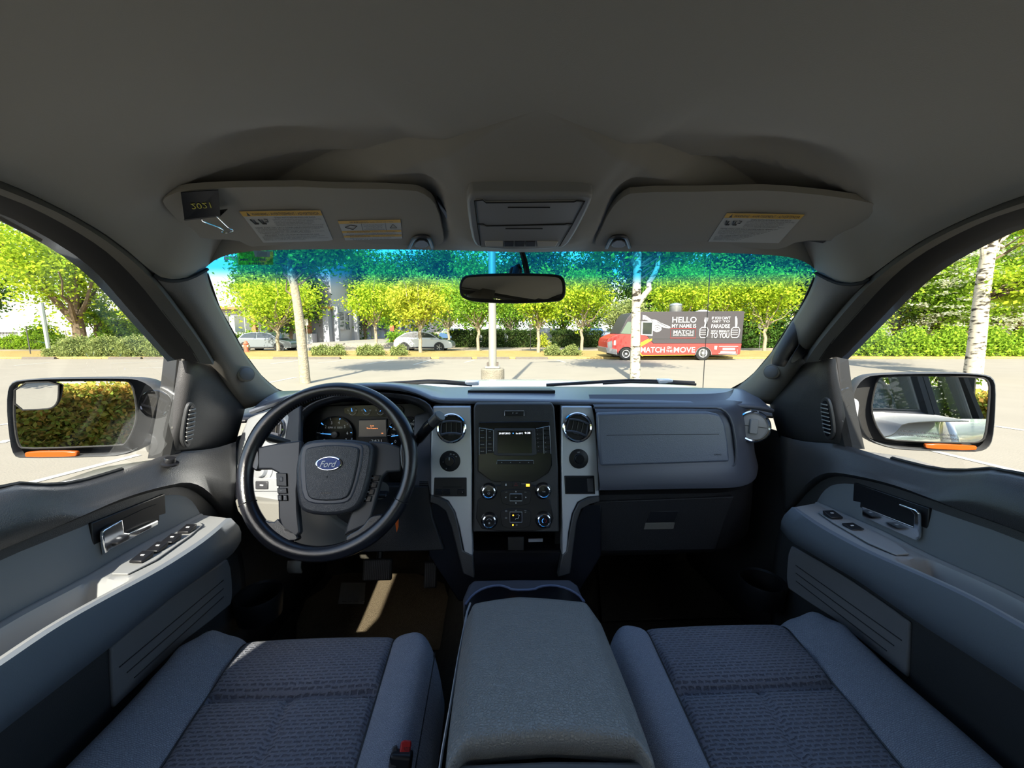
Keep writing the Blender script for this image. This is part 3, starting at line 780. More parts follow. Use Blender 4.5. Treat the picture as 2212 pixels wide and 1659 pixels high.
knob(1250, 991, .0262, .013, [(0, .0175, 'OFF', .0028)], 'dimmer_knob')
# brake controller (left) and open cubby (right)
p_ = MB().prism(HL([(938, 1032), (1008, 1032), (1008, 1073), (936, 1073)], gCo(.006)), (0, .01, 0)).build('trailer_brake_controller', M_black, DB, bevel=.0018)
for x0 in (940, 957, 988):
    MB().prism(HL([(x0, 1058), (x0+15, 1058), (x0+15, 1069), (x0, 1069)], gCo(.009)), (0, .004, 0)).build('controller_button', M_gloss, p_, bevel=.001)
MB().tube(HL([(956, 1052), (997, 1052)], gCo(.0065)), .0006, 4).build('controller_slot', M_gloss, p_)
MB().text('+', H(999, 1063, gCo(.0093)), rC, upC, .003).text('-', H(946, 1063, gCo(.0093)), rC, upC, .001).build('lettering', M_white, p_)
q_ = MB().prism(HL([(1219, 1028), (1284, 1028), (1286, 1068), (1221, 1068)], gCo(.006)), (0, .01, 0)).build('cubby_frame', M_black, DB, bevel=.0018)
MB().prism(HL([(1222, 1031), (1281, 1031), (1283, 1065), (1224, 1065)], gCo(.0068)), (0, .004, 0)).build('cubby_opening', M_gloss, q_)
MB().prism(HL([(1268, 1034), (1281, 1034), (1282, 1062), (1270, 1062)], gCo(.0078)), (0, .004, 0)).build('cubby_side', M_spoke, q_)
tu = H(1157, 1167, gCo(-.008))
MB().box(tu, (.038, .004, .0075)).build('small_silver_label', M_silver, DB)
MB().prism(HL([(1097, 1160), (1132, 1160), (1132, 1190), (1097, 1190)], gCo(-.008)), (0, .005, 0)).build('power_outlet_cover', M_black, DB, bevel=.002)

# ================================================================ CENTRE STACK (radio and climate panel)
CS = thing('radio_panel', 'black radio and climate control panel with small lit screen in the dash centre', 'radio', (.07, 1.0, CZ-.4))
def panel(l, name, mt, par, d, th=.006, bev=.0015, sm=0):
    pts = HL(l, gCo(d)); pts = smooth(pts, sm, True) if sm else pts
    return MB().prism(pts, (0, th, 0)).build(name, mt, par, bevel=bev)
panel([(1028, 871), (1192, 871), (1198, 880), (1206, 1010), (1208, 1150), (1022, 1150), (1024, 1010), (1023, 880)], 'stack_housing', M_dark, CS, .012, .04, .004)
up_ = panel([(1034, 912), (1187, 910), (1193, 1005), (1185, 1022), (1157, 1040), (1150, 1042), (1069, 1042), (1060, 1039), (1032, 1018), (1032, 990)], 'audio_faceplate', M_gloss, CS, .0145, .004, .002)
panel([(1069, 1048), (1150, 1047), (1160, 1050), (1168, 1070), (1188, 1080), (1196, 1120), (1188, 1141), (1150, 1148), (1075, 1148), (1040, 1142), (1028, 1120), (1032, 1080), (1055, 1066)], 'climate_faceplate', M_black, CS, .0145, .004, .002)
b_ = panel([(1090, 887), (1132, 887), (1132, 898), (1090, 898)], 'parking_sensor_button', M_black, CS, .0155, .004, .001)
m = MB().tube(HL([(1090, 898), (1090, 887.5), (1132, 887.5), (1132, 898)], gCo(.0157)), .0007, 5); m.build('button_outline', M_silver, b_)
MB().text('P', H(1108, 892.5, gCo(.0160)), rC, upC, .0035).text('OFF', H(1116, 892.5, gCo(.0160)), rC, upC, .0022).build('lettering', M_white, b_)
# screen
sc_ = panel([(1068, 926), (1156, 926), (1160, 982), (1150, 985), (1075, 985), (1066, 982)], 'screen_frame', M_spoke, CS, .0165, .004, .002)
MB().prism(HL([(1075, 931), (1148, 931), (1149, 979), (1075, 979)], gCo(.0172)), (0, .003, 0)).build('display', M_gloss, sc_)
m = MB()
SC = lambda x, y: H(x, y, gCo(.0176))
M_scr = mat('screen_text', (.8, .85, .9), .5, emit=((.85, .9, 1.0), .9))
m.text('29.07.2013', SC(1090, 936.3), rC, upC, .0042, w=.0300).text('Ext 20°C', SC(1122, 936.3), rC, upC, .0036, w=.018).text('9:38', SC(1139.5, 935.2), rC, upC, .0048, w=.0150)
m.build('screen_lettering', M_scr, sc_)
MB().lathe([(.0016, 0), (.0016, .0006), (0, .0006)], SC(1108.5, 936), nC, 12).build('bluetooth_icon', M_blue, sc_)
# buttons either side of the screen
for (x, y, s, w) in ((1042, 930, 'RADIO', 7.5), (1058, 932, 'CD', 4), (1042, 945, 'SIRIUS', 8), (1058, 945, 'AUX', 5), (1042, 960, 'PHONE', 8), (1058, 959, 'MENU', 7), (1042, 975, 'SOUND', 8), (1058, 973, 'CLOCK', 8)):
    k = MB().prism(HL([(x-7, y-6), (x+7, y-6), (x+7, y+6), (x-7, y+6)], gCo(.0162)), (0, .003, 0)).build('radio_button', M_black, CS, bevel=.0006)
    MB().text(s, H(x, y, gCo(.0165)), rC, upC, .0019, w=w*.00122).build('lettering', M_white, k)
for i, (x, y) in enumerate(((1164, 929), (1180, 926), (1164, 938), (1180, 936), (1165, 947), (1181, 946), (1165, 956), (1181, 956), (1166, 965), (1182, 966), (1166, 974), (1182, 976))):
    k = MB().prism(HL([(x-6.5, y-3.8), (x+7, y-3.8), (x+7, y+3.8), (x-6.5, y+3.8)], gCo(.0162)), (0, .003, 0)).build('keypad_button', M_black, CS, bevel=.0005)
    MB().text('1234567890*#'[i] if i != 9 else '0', H(x-3, y, gCo(.0165)), rC, upC, .0022).build('lettering', M_white, k)
m = MB()
for l in ([(1035, 924), (1066, 929)], [(1035, 924), (1035, 983)], [(1050.5, 927), (1050.5, 980)], [(1066, 929), (1066, 975)], [(1158, 926), (1187, 920)], [(1187, 920), (1190, 980)], [(1173, 923), (1175, 980)]):
    m.tube(HL(l, gCo(.0163)), .0006, 4)
m.build('button_trim', M_silver, CS)
pr = MB().prism(HL([(1073, 994), (1153, 994), (1152, 1003), (1074, 1003)], gCo(.0160)), (0, .003, 0)).build('preset_bar', M_black, CS, bevel=.0006)
m = MB().tube(HL([(1073, 1002), (1074, 994.5), (1152, 994.5), (1153, 1002)], gCo(.0164)), .0006, 4)
for x in (1084, 1103, 1123, 1142): m.box(H(x, 999, gCo(.0164)), (.002, .0008, .002))
m.build('preset_marks', M_silver, pr)
MB().prism(HL([(1063, 1028), (1166, 1027), (1166, 1034), (1063, 1035)], gCo(.0150)), (0, .002, 0)).build('cd_slot', M_gloss, CS)
# hazard row
for (x0, x1, s) in ((1082, 1107, 'A'), (1107.5, 1123, 'H'), (1123.5, 1147, 'PASS AIRBAG OFF')):
    k = MB().prism(HL([(x0, 1041), (x1, 1041), (x1, 1052), (x0, 1052)], gCo(.0168)), (0, .003, 0)).build('unlock_button' if s == 'A' else 'hazard_button' if s == 'H' else 'airbag_indicator', M_black, CS, bevel=.0006)
    if s == 'H': MB().tube(HL([(1111, 1049), (1114.5, 1043.5), (1118, 1049)], gCo(.0172)), .0005, 4, closed=True).build('hazard_triangle', M_red, k)
    if s == 'A': MB().prism(HL([(1091, 1049), (1095, 1049), (1093, 1044)], gCo(.0170)), (0, .0004, 0)).build('button_mark', M_white, k)
    if s.startswith('P'):
        MB().text('PASS AIR BAG', H(1131, 1045, gCo(.0172)), rC, upC, .0013, w=.011).build('lettering', M_white, k)
        MB().prism(HL([(1136.5, 1045.5), (1144, 1045.5), (1144, 1051), (1136.5, 1051)], gCo(.0172)), (0, .0004, 0)).build('indicator_light', M_led, k)
def chromeknob(x, y, r, kind):
    c = H(x, y, gCo(.0148))
    k = MB().lathe([(r*1.18, 0), (r*1.18, .001), (r*1.05, .002)], c, nC, 32).build('knob_well', M_gloss, CS)
    kk = MB().lathe([(r, .001), (r*1.0, .012), (r*.93, .0155), (r*.80, .0165), (r*.74, .0155)], c, nC, 40).build('control_knob', M_chrome, CS)
    MB().lathe([(r*.76, .014), (r*.74, .0155), (0, .0160)], c, nC, 32).build('knob_face', M_gloss, kk)
    m = MB(); o = c+nC*.0164
    if kind == 'vol':
        m.text('VOL', o+upC*.004, rC, upC, .0022)
        m.tube([o+rC*.0026*math.cos(a)+upC*(.0026*math.sin(a)-.003) for a in np.linspace(R(120), R(420), 12)], .0003, 4); m.tube([o-upC*.001, o-upC*.003], .0003, 4)
    if kind == 'tune': m.text('TUNE', o, rC, upC, .0022)
    if kind == 'fan':
        m.tube([o+rC*.0075*math.cos(a)+upC*.0075*math.sin(a) for a in np.linspace(R(30), R(150), 10)], .0003, 4)
        for a in range(4): m.box(o+rC*.0016*math.cos(a*math.pi/2+.78)-upC*.003+upC*.0016*math.sin(a*math.pi/2+.78), (.0014, .0014, .0005), ax=(rC, upC, nC))
    if m.v: m.build('knob_marking', M_white, kk)
    if kind == 'temp':
        MB().tube([o+rC*.0055*math.cos(a)+upC*.0055*math.sin(a) for a in np.linspace(R(100), R(240), 10)], .0005, 4).build('cold_arc', M_blue, kk)
        MB().tube([o+rC*.0055*math.cos(a)+upC*.0055*math.sin(a) for a in np.linspace(R(-60), R(80), 10)], .0005, 4).build('warm_arc', M_red, kk)
chromeknob(1056, 1061, .0185, 'vol'); chromeknob(1173, 1060, .0185, 'tune'); chromeknob(1057, 1124, .0185, 'fan'); chromeknob(1174, 1122, .0185, 'temp')
# cursor pad and mode pad
for (y0, y1, nm, cyc) in ((1057, 1092, 'cursor_pad', 1074.5), (1099, 1142, 'climate_pad', 1117)):
    pd = MB().prism(smooth(HL([(1082, y0), (1146, y0), (1148, (y0+y1)/2), (1142, y1), (1087, y1), (1081, (y0+y1)/2)], gCo(.0160)), 1, True), (0, .003, 0)).build(nm, M_black, CS, bevel=.001)
    h2 = 7.5 if nm[1] == 'u' else 11
    fr = HL([(1101.5, cyc-h2), (1127.5, cyc-h2), (1127.5, cyc+h2), (1101.5, cyc+h2)], gCo(.0175))
    MB().prism(HL([(1102, cyc-h2), (1127, cyc-h2), (1127, cyc+h2), (1102, cyc+h2)], gCo(.0172)), (0, .002, 0)).build('ok_button' if h2 < 8 else 'mode_button', M_gloss, pd, bevel=.0008)
    MB().tube(fr, .0009, 6, closed=True).build('button_surround', M_silver, pd)
    m = MB(); T = lambda x, y, s, h: m.text(s, H(x, y, gCo(.0178)), rC, upC, h)
    if h2 < 8:
        T(1114.5, cyc, 'OK', .0024); T(1094, 1063, '|<<', .0022); T(1135, 1063, '>>|', .0022)
        for (x, y, dx, dy) in ((1092.5, cyc, -1, 0), (1136, cyc, 1, 0), (1114.5, 1062, 0, -1), (1114.5, 1087, 0, 1)):
            m.prism(HL([(x+dx*1.8+dy*1.5, y+dy*1.8+dx*1.5) if False else (x+dx*1.8, y+dy*1.8), (x-dx*1.2+dy*1.6, y-dy*1.2+dx*1.6), (x-dx*1.2-dy*1.6, y-dy*1.2-dx*1.6)], gCo(.0166)), (0, .0005, 0))
    else:
        T(1114.5, 1102.5, 'A/C', .0022); T(1135, 1103, 'MAX', .0018); T(1135, 1106.5, 'A/C', .0018)
        # seated figure icon
        o = H(1118, 1118, gCo(.0178))
        m.lathe([(.0012, 0), (.0012, .0003), (0, .0003)], o+rC*.004+upC*.005, nC, 10)
        m.tube([o+rC*.0035+upC*.003, o+rC*.001-upC*.003, o-rC*.004-upC*.002, o-rC*.006-upC*.005], .0006, 4)
        m.tube([o-rC*.003+upC*.006, o+rC*.001+upC*.007, o+rC*.003+upC*.009], .0003, 4)
        for (x, y) in ((1093.5, 1104), (1093, 1119)): m.tube([H(x, y, gCo(.0166))+rC*.0025*math.cos(a)+upC*.0018*math.sin(a) for a in np.linspace(0, 6.28, 10)], .0003, 4)
        m.tube([H(1116, 1134, gCo(.0166))+rC*.0018*math.cos(a)+upC*.0018*math.sin(a) for a in np.linspace(0, 6.28, 10)], .0003, 4)
    m.build('pad_lettering', M_white, pd)
    if h2 > 8:
        MB().lathe([(.0019, 0), (.0019, .0006), (0, .0006)], H(1108.5, 1113, gCo(.0178)), nC, 12).build('indicator_light', M_led, pd)
        MB().lathe([(.0019, 0), (.0019, .0006), (0, .0006)], H(1108, 1134, gCo(.0166)), nC, 12).build('indicator_light', M_led, pd)

# ================================================================ DRIVER SIDE: gauges, left bezel, knee panel
CL = thing('instrument_cluster', 'instrument cluster with two large chrome ringed gauges behind the steering wheel', 'gauges', (-.38, 1.08, CZ-.25))
gI = lambda d: (lambda p: p[1]-(1.10+.15*(p[2]-CZ+.22)-d)); nI = nrm((0, -1, .15)); upI = nrm((0, .15, 1))
MB().prism(HL([(640, 880), (900, 872), (935, 880), (935, 1075), (640, 1075)], gI(-.004)), (0, .02, 0)).build('cluster_backing', M_black, CL)
MB().prism(smooth(HL([(742, 877), (846, 874), (872, 878), (870, 898), (850, 900), (745, 898)], gI(.002)), 1, True), (0, .006, 0)).build('gauge_strip', M_gloss, CL)
def gauge(cx, cy, r, nums, a0, a1, needle, txt=None, small=False):
    c = H(cx, cy, gI(.002))
    if not small:
        k = MB().lathe([(r*1.03, 0), (r*1.03, .008), (r*.97, .010), (r*.95, .002)], c, nI, 44, cap=False).build('gauge_ring', M_chrome, CL)
        d = MB().lathe([(r*.97, .001), (r*.97, .002), (0, .002)], c, nI, 40).build('gauge_dial', M_gloss, CL)
    else: d = MB().lathe([(r, .001), (r, .002), (0, .002)], c, nI, 24).build('gauge_dial', M_gloss, CL)
    m = MB(); o = c+nI*.0026; n = len(nums)
    for i, s in enumerate(nums):
        a = a0+(a1-a0)*i/(n-1); u = rC*math.cos(a)+upI*math.sin(a)
        if s: m.text(s, o+u*r*(.68 if not small else .95), rC, upI, r*(.15 if not small else .34))
        if not small: m.box(o+u*r*.90, (r*.14, .0014, .0006), ax=(u, np.cross(nI, u), nI))
    if small: m.tube([o+(rC*math.cos(a)+upI*math.sin(a))*r*.75 for a in np.linspace(R(200), R(340), 10)], .0004, 4)
    if txt: m.text(txt, o+upI*r*.38, rC, upI, r*.11)
    m.build('dial_marking', M_white, d)
    m = MB(); u = rC*math.cos(needle)+upI*math.sin(needle)
    m.tube([o+nI*.003+u*r*(.12 if not small else 0), o+nI*.003+u*r*(.78 if not small else .8)], [.0016, .0007] if not small else [.001, .0006], 6)
    if not small:
        for i in range(n):
            a = a0+(a1-a0)*i/(n-1); v = rC*math.cos(a)+upI*math.sin(a)
            if i % 2 == 0: m.box(o+v*r*.92, (r*.10, .0022, .0008), ax=(v, np.cross(nI, v), nI))
    m.build('needle', M_blue, d)
    if not small: MB().lathe([(r*.18, 0), (r*.17, .008), (0, .009)], o, nI, 20).build('needle_hub', M_spoke, d)
gauge(725, 938, .0500, ['0', '1', '2', '3', '4', '5', '6', '7'], R(208), R(-28), R(176), 'RPM X 1000')
gauge(876, 938, .0500, ['0', '20', '40', '60', '80', '100', '120', '140', '160'], R(215), R(-35), R(187), 'km/h')
for x, s in ((762, ('L', 'H')), (792, ('C', 'H')), (822, ('E', 'F'))):
    gauge(x, 889, .0125, [s[0], s[1]], R(160), R(20), R(100) if x == 762 else R(128) if x == 792 else R(60), small=True)
ds = MB().prism(HL([(774, 907), (835, 905), (836, 945), (773, 946)], gI(.003)), (0, .006, 0)).build('message_display', M_spoke, CL, bevel=.0015)
MB().prism(HL([(776, 909), (833, 907), (834, 942), (775, 943)], gI(.0042)), (0, .001, 0)).build('display_screen', mat('warm_display', (.06, .055, .05), .25, emit=((.28, .26, .24), .06)), ds)
M_wt = mat('warning_text', (.8, .3, .1), .5, emit=((1, .33, .10), .7))
MB().text('Low', H(804, 919.5, gI(.0046)), rC, upI, .0040).text('Tire Pressure', H(804, 925, gI(.0046)), rC, upI, .0040, w=.031).text('OK', H(826, 936, gI(.0046)), rC, upI, .003).build('lettering', M_wt, ds)
MB().text('2431', H(813, 952, gI(.003)), rC, upI, .0065, w=.030).build('odometer_digits', M_white, CL)
# binnacle cavity: sides and roof
m = MB()
ar = HL([(648, 960), (652, 915), (664, 893), (690, 876), (740, 864), (800, 860), (860, 862), (905, 874), (926, 892), (934, 960)], gI(-.0))
ar2 = HL([(630, 985), (640, 910), (655, 880), (690, 862), (740, 850), (800, 846), (870, 850), (915, 862), (940, 885), (945, 985)], gY(1.035))
m.grid([resample(smooth(ar2, 1), 40), resample(smooth(ar, 1), 40)]); m.build('binnacle_hood', M_dashs, DB, solid=.004)
MB().lathe([(.006, 0), (.006, .001), (0, .001)], H(719, 854, gY(1.04)), (0, -1, -.3), 12).build('light_sensor', M_black, DB)
# left bezel
LB = [(554, 896), (590, 886), (640, 884), (646, 905), (640, 985), (636, 1085), (600, 1087), (516, 1087), (505, 1080), (503, 1000), (508, 975), (517, 945), (533, 905)]
gL = lambda d: (lambda p: p[1]-(1.02+.25*(p[2]-CZ+.25)-.25*(p[0]+.52)-d)); nL = nrm((-.25, -1, .25)); upL = nrm(np.cross(nL, (1, -.25, 0)))*-1; rL = nrm((1, -.25, 0))
if upL[2] < 0: upL = -upL
lb = MB().prism(HL(LB, gL(0)), (0, .03, 0)).build('silver_bezel', M_silver, DB, bevel=.008, seg=3); lb['label'] = 'satin silver bezel at the driver door end'
MB().prism(HL([(603, 880), (648, 878), (648, 960), (630, 1000), (612, 960), (622, 900)], gL(.004)), (0, .02, 0)).build('dash_side_panel', M_dashs, DB, bevel=.005)
vent(589, 926, gL(.004), nL, .036, DB)
k = MB().prism(HL([(540, 1032), (602, 1032), (602, 1062), (540, 1062)], gL(.004)), (0, .005, 0)).build('parking_brake_panel', M_silver, DB, bevel=.003)
hb_ = MB().prism(HL([(551, 1040), (578, 1040), (578, 1057), (551, 1057)], gL(.008)), (0, .005, 0)).build('parking_brake_release', M_spoke, k, bevel=.002)
MB().box(H(565, 1048, gL(.0085)), (.010, .003, .001), ax=(rL, upL, nL)).build('release_icon', M_white, hb_)
MB().lathe([(.03, 0), (.03, .002), (.018, .003), (.016, .014), (0, .015)], H(568, 1015, gL(.001)), nL, 28).build('headlight_switch', M_silver, DB)
M_knee = mat('knee_panel_plastic', (.17, .165, .15), .6, spec=.3, bump=('noise', 420, .35, .0006))
kn = HL([(505, 1080), (640, 1086), (700, 1110), (760, 1150), (800, 1172), (760, 1196), (690, 1196), (630, 1192), (588, 1184), (560, 1160), (530, 1128), (512, 1105)], lambda p: p[1]-(1.0+.3*(p[2]-CZ+.35)))
MB().prism(kn, (0, .03, 0)).build('knee_panel', M_knee, DB, bevel=.006, seg=3)
# dark lower driver side area
dl = HL([(700, 1050), (925, 1050), (935, 1120), (960, 1190), (900, 1192), (800, 1194), (760, 1196)], lambda p: p[1]-(1.02+.3*(p[2]-CZ+.35)))
MB().prism(dl, (0, .03, 0)).build('lower_dash_left', M_low, DB, bevel=.004)
m = MB()
for i in range(7):
    a = H(906, 1041+i*4.2, gCo(-.010)); b = H(925, 1041+i*4.2, gCo(-.010)); m.tube([a, b], .0012, 4)
MB().prism(HL([(895, 900), (930, 890), (932, 1085), (890, 1090)], gCo(-.014)), (0, .03, 0)).build('inner_panel', M_dashs, DB, bevel=.003)
m.build('speaker_slots', M_gloss, DB)
# steering column shroud
m = MB(); rows = []
for (y, z, r) in ((.93, -.385, .062), (1.0, -.41, .072), (1.08, -.43, .075)):
    rows.append([np.array([-.385+r*math.cos(a)*1.1, y, CZ+z+r*math.sin(a)]) for a in np.linspace(0, 2*math.pi, 25)[:-1]])
m.grid(rows, closed=True); m.build('column_shroud', M_low, DB)
ks = H(820, 1058, gY(.965)); kt = thing('ignition_key', 'black key head turned in the ignition right of the steering wheel hub', 'key', tuple(ks))
MB().lathe([(.022, .015), (.019, .0), (.0155, -.004), (.012, .0)], ks, (.4, -1, .3), 24).build('ignition_ring', M_spoke, kt)
MB().box(ks+np.array([.012, -.03, .0]), (.034, .028, .010)).build('key_head', M_black, kt, bevel=.004)
tg = H(855, 1134, gY(.93))
tag(MB().prism([tg+np.array(v) for v in ((-.002, 0, .014), (.007, 0, .016), (.006, 0, -.006), (.001, 0, -.020))], (0, .002, 0)).build('orange_tag', mat('orange_tag', (.9, .16, .02), .5)), 'small orange tag hanging below the steering wheel near the ignition', 'tag')
# column gear shifter and turn signal stalk
gs = thing('gear_shifter', 'black column gear shift lever pointing up right of the steering wheel', 'lever', tuple(H(900, 950, gY(.95))))
a = H(882, 985, gY(1.0)); b = H(905, 948, gY(.93)); c = H(925, 922, gY(.90)); d = H(951, 898, gY(.885))
MB().tube([a, b], [.007, .008], 12).build('lever_shaft', M_black, gs)
MB().tube([b, c, c*.7+d*.3], [.0125, .0135, .0125], 16).build('lever_collar', M_gloss, gs)
MB().tube([c*.7+d*.3, d], [.0125, .0145], 20).build('lever_grip', M_spoke, gs, bevel=.002)
MB().lathe([(.0132, .0), (.0125, .002), (0, .0025)], d, nrm(d-c), 24).build('lever_cap', M_bolt, gs)
ts = thing('turn_signal_stalk', 'black turn signal and wiper stalk behind the left steering wheel spoke', 'lever', tuple(H(590, 948, gY(.93))))
MB().tube([H(574, 943, gY(.93)), H(592, 948, gY(.94)), H(625, 957, gY(.96))], [.009, .0095, .007], 12).build('stalk', M_spoke, ts)
# ================================================================ STEERING WHEEL
TW = R(25); WC = np.array([0, .872, CZ-.3076]); WC[0] = H(711, 1005, gY(.872))[0]
nW = np.array([0, -math.cos(TW), math.sin(TW)]); uW = np.array([0, math.sin(TW), math.cos(TW)]); rW = np.array([1.0, 0, 0])
SW = thing('steering_wheel', 'black leather four spoke steering wheel with blue oval badge on its airbag', 'steering wheel', tuple(WC))
def wp(a, r, d=0): return WC+rW*r*math.cos(a)+uW*r*math.sin(a)+nW*d
gW0 = lambda d: plane(WC+nW*d, nW)
RR = .1845
n = 120; rad = []
pts = []
for i in range(n):
    a = 2*math.pi*i/n; pts.append(wp(a, RR))
    dg = math.degrees(a) % 360
    g = max(math.exp(-((dg-30)/13)**2), math.exp(-((dg-150)/13)**2), .7*math.exp(-((dg-232)/22)**2), .7*math.exp(-((dg-308)/22)**2))
    rad.append(.0163+.0022*g)
MB().tube(pts, rad, 20, closed=True).build('rim', M_leather, SW)
for dg in (28, 152, 205, 335):      # seams where the grips meet the rest of the rim
    a = R(dg); c = wp(a, RR); ra = np.array(rW*math.cos(a)+uW*math.sin(a))
    m = MB(); m.tube([c+ra*math.cos(t)*.0172+nW*math.sin(t)*.0172 for t in np.linspace(0, 2*math.pi, 22)[:-1]], .0009, 4, closed=True); m.build('rim_seam', M_rub, SW)
m = MB()
for i in range(60):
    a = R(32+i*2); c = wp(a, RR-.0155, .006); d = wp(a+.008, RR-.0185, .002)
    m.tube([c, d], .0006, 4)
m.build('rim_stitching', M_spoke, SW)
def wpris(l, name, mt, d0, th, bev=.003, par=None, sm=0, seg=3):
    q = HL(l, gW0(d0)); q = smooth(q, sm, True) if sm else q
    return MB().prism(q, -nW*th).build(name, mt, par or SW, bevel=bev, seg=seg)
LS = [(556, 966), (600, 957), (650, 951), (648, 1000), (642, 1060), (643, 1100), (648, 1150), (640, 1160), (612, 1150), (601, 1120), (600, 1075), (600, 1022), (585, 1014), (556, 1014)]
RS = [(796, 952), (835, 955), (866, 966), (866, 1018), (836, 1020), (824, 1032), (813, 1075), (803, 1115), (790, 1135), (752, 1152), (742, 1158), (757, 1110), (775, 1060), (788, 1000)]
wpris(LS, 'spoke', M_spoke, .004, .018, .004); wpris(RS, 'spoke', M_spoke, .004, .018, .004)
for l in ([(600, 1118), (612, 1134), (640, 1152), (646, 1168), (610, 1170), (575, 1150), (560, 1120), (590, 1130)], [(795, 1118), (812, 1110), (838, 1110), (860, 1120), (815, 1165), (770, 1180), (742, 1172), (748, 1156), (780, 1140)],
          [(545, 958), (560, 964), (562, 1012), (548, 1020), (532, 990)], [(862, 964), (872, 950), (885, 985), (880, 1020), (866, 1018)]):
    wpris(l, 'spoke_wrap', M_leather, .004, .018, .005, sm=1)
PADo = [(652, 958), (668, 951), (700, 948), (750, 948), (790, 952), (806, 962), (803, 1000), (793, 1048), (780, 1085), (764, 1103), (735, 1112), (700, 1114), (665, 1110), (645, 1099), (638, 1060), (637, 1000)]
wpris(PADo, 'airbag_base', M_pad, .026, .03, .008, sm=1)
PADi = [(665, 966), (715, 960), (772, 964), (776, 975), (768, 1020), (756, 1064), (745, 1078), (712, 1082), (675, 1080), (662, 1070), (657, 1020), (658, 975)]
wpris([(662, 956), (715, 952), (780, 957), (786, 972), (777, 1025), (762, 1072), (748, 1087), (712, 1090), (670, 1088), (652, 1074), (647, 1020), (650, 970)], 'pad_border', M_dashs, .0285, .006, .003, sm=1)
ap = wpris(PADi, 'airbag_cover', M_pad, .033, .008, .006, sm=1)
bc = H(711, 1001.5, gW0(.0335))
m = MB().lathe([(.0155, -.001), (.0155, .002), (.0145, .003), (0, .003)], bc, nW, 48, sx=1.85); b0 = m.build('badge', M_chrome, SW)
MB().lathe([(.0138, .002), (.0135, .0035), (0, .0036)], bc, nW, 48, sx=1.87).build('badge_field', mat('badge_blue', (.012, .05, .26), .45), b0)
MB().text('Ford', bc+nW*.0042-uW*.001, rW, uW, .0135, w=.036, shear=.35, bold=.01).build('lettering', M_white, b0)
MB().text('AIRBAG', H(703, 1065, gW0(.0335)), rW, uW, .0036, w=.024, shear=.1).build('airbag_lettering', M_gloss, SW)
MB().tube([H(703, 1030, gW0(.0335)), H(707, 1028, gW0(.0335)), H(706, 1033, gW0(.0335))], .0007, 4).build('pad_mark', M_gloss, SW)
# buttons
def wbtn(l, nm, txt=None, s=.0024):
    b = wpris(l, nm, M_gloss, .0075, .004, .0012, seg=2)
    if txt:
        c = sum(HL(l, gW0(.0078)))/len(l); m = MB()
        for dx, dy, t in txt: m.text(t, c+rW*dx+uW*dy+nW*.0006, rW, uW, s)
        m.build('lettering', M_white, b)
    return b
b = wpris([(596, 1021), (619, 1022), (620, 1051), (597, 1050)], 'cruise_pad', M_gloss, .0075, .004, .0015)
wpris([(603, 1030), (611, 1030), (611, 1040), (603, 1040)], 'pad_centre', M_spoke, .0085, .003, .001, par=b)
wbtn([(598, 1054), (619, 1054), (620, 1066), (599, 1066)], 'wheel_button', [(0, 0, '- SET +')], .0018)
wbtn([(599, 1069), (609, 1069), (609, 1082), (600, 1082)], 'wheel_button', [(0, .002, 'CNCL'), (0, -.002, 'RSM')], .0012)
wbtn([(611, 1069), (620, 1069), (621, 1082), (611, 1082)], 'wheel_button', [(0, .002, 'ON'), (0, -.002, 'OFF')], .0014)
for i, t in enumerate(('- VOL +', '|<<  >>|', 'MEDIA', 'OK')):
    y = 1026+i*15; x = 793-i*5
    wbtn([(x, y), (x+28-i, y), (x+25-i, y+13), (x-4, y+13)], 'wheel_button', [(0, 0, t)], .0022)

# ================================================================ SEATS
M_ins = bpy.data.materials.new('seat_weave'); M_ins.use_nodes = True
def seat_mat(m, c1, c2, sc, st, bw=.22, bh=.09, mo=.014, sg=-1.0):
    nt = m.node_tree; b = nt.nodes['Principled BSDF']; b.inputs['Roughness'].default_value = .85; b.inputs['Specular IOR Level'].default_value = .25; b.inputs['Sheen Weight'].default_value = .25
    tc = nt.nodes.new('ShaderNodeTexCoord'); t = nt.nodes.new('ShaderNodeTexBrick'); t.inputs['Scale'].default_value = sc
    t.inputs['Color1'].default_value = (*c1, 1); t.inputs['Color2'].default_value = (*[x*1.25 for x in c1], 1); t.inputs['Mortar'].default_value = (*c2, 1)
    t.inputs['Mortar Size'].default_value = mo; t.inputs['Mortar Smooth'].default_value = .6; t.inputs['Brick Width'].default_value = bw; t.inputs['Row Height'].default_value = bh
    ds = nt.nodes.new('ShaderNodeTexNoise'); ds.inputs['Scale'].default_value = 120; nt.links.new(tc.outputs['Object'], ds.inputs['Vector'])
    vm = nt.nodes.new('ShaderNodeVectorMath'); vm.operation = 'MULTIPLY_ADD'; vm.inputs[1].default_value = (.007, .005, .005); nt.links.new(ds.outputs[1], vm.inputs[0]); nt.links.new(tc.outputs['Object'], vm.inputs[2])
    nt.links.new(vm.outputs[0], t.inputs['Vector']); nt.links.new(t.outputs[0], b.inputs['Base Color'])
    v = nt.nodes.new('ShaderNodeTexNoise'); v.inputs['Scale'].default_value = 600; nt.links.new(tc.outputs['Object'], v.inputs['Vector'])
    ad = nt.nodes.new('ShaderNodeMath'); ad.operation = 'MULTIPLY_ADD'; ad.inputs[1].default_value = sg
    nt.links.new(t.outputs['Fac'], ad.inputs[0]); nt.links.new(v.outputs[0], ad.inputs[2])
    bp = nt.nodes.new('ShaderNodeBump'); bp.inputs['Strength'].default_value = st; bp.inputs['Distance'].default_value = .002; nt.links.new(ad.outputs[0], bp.inputs['Height']); nt.links.new(bp.outputs[0], b.inputs['Normal'])
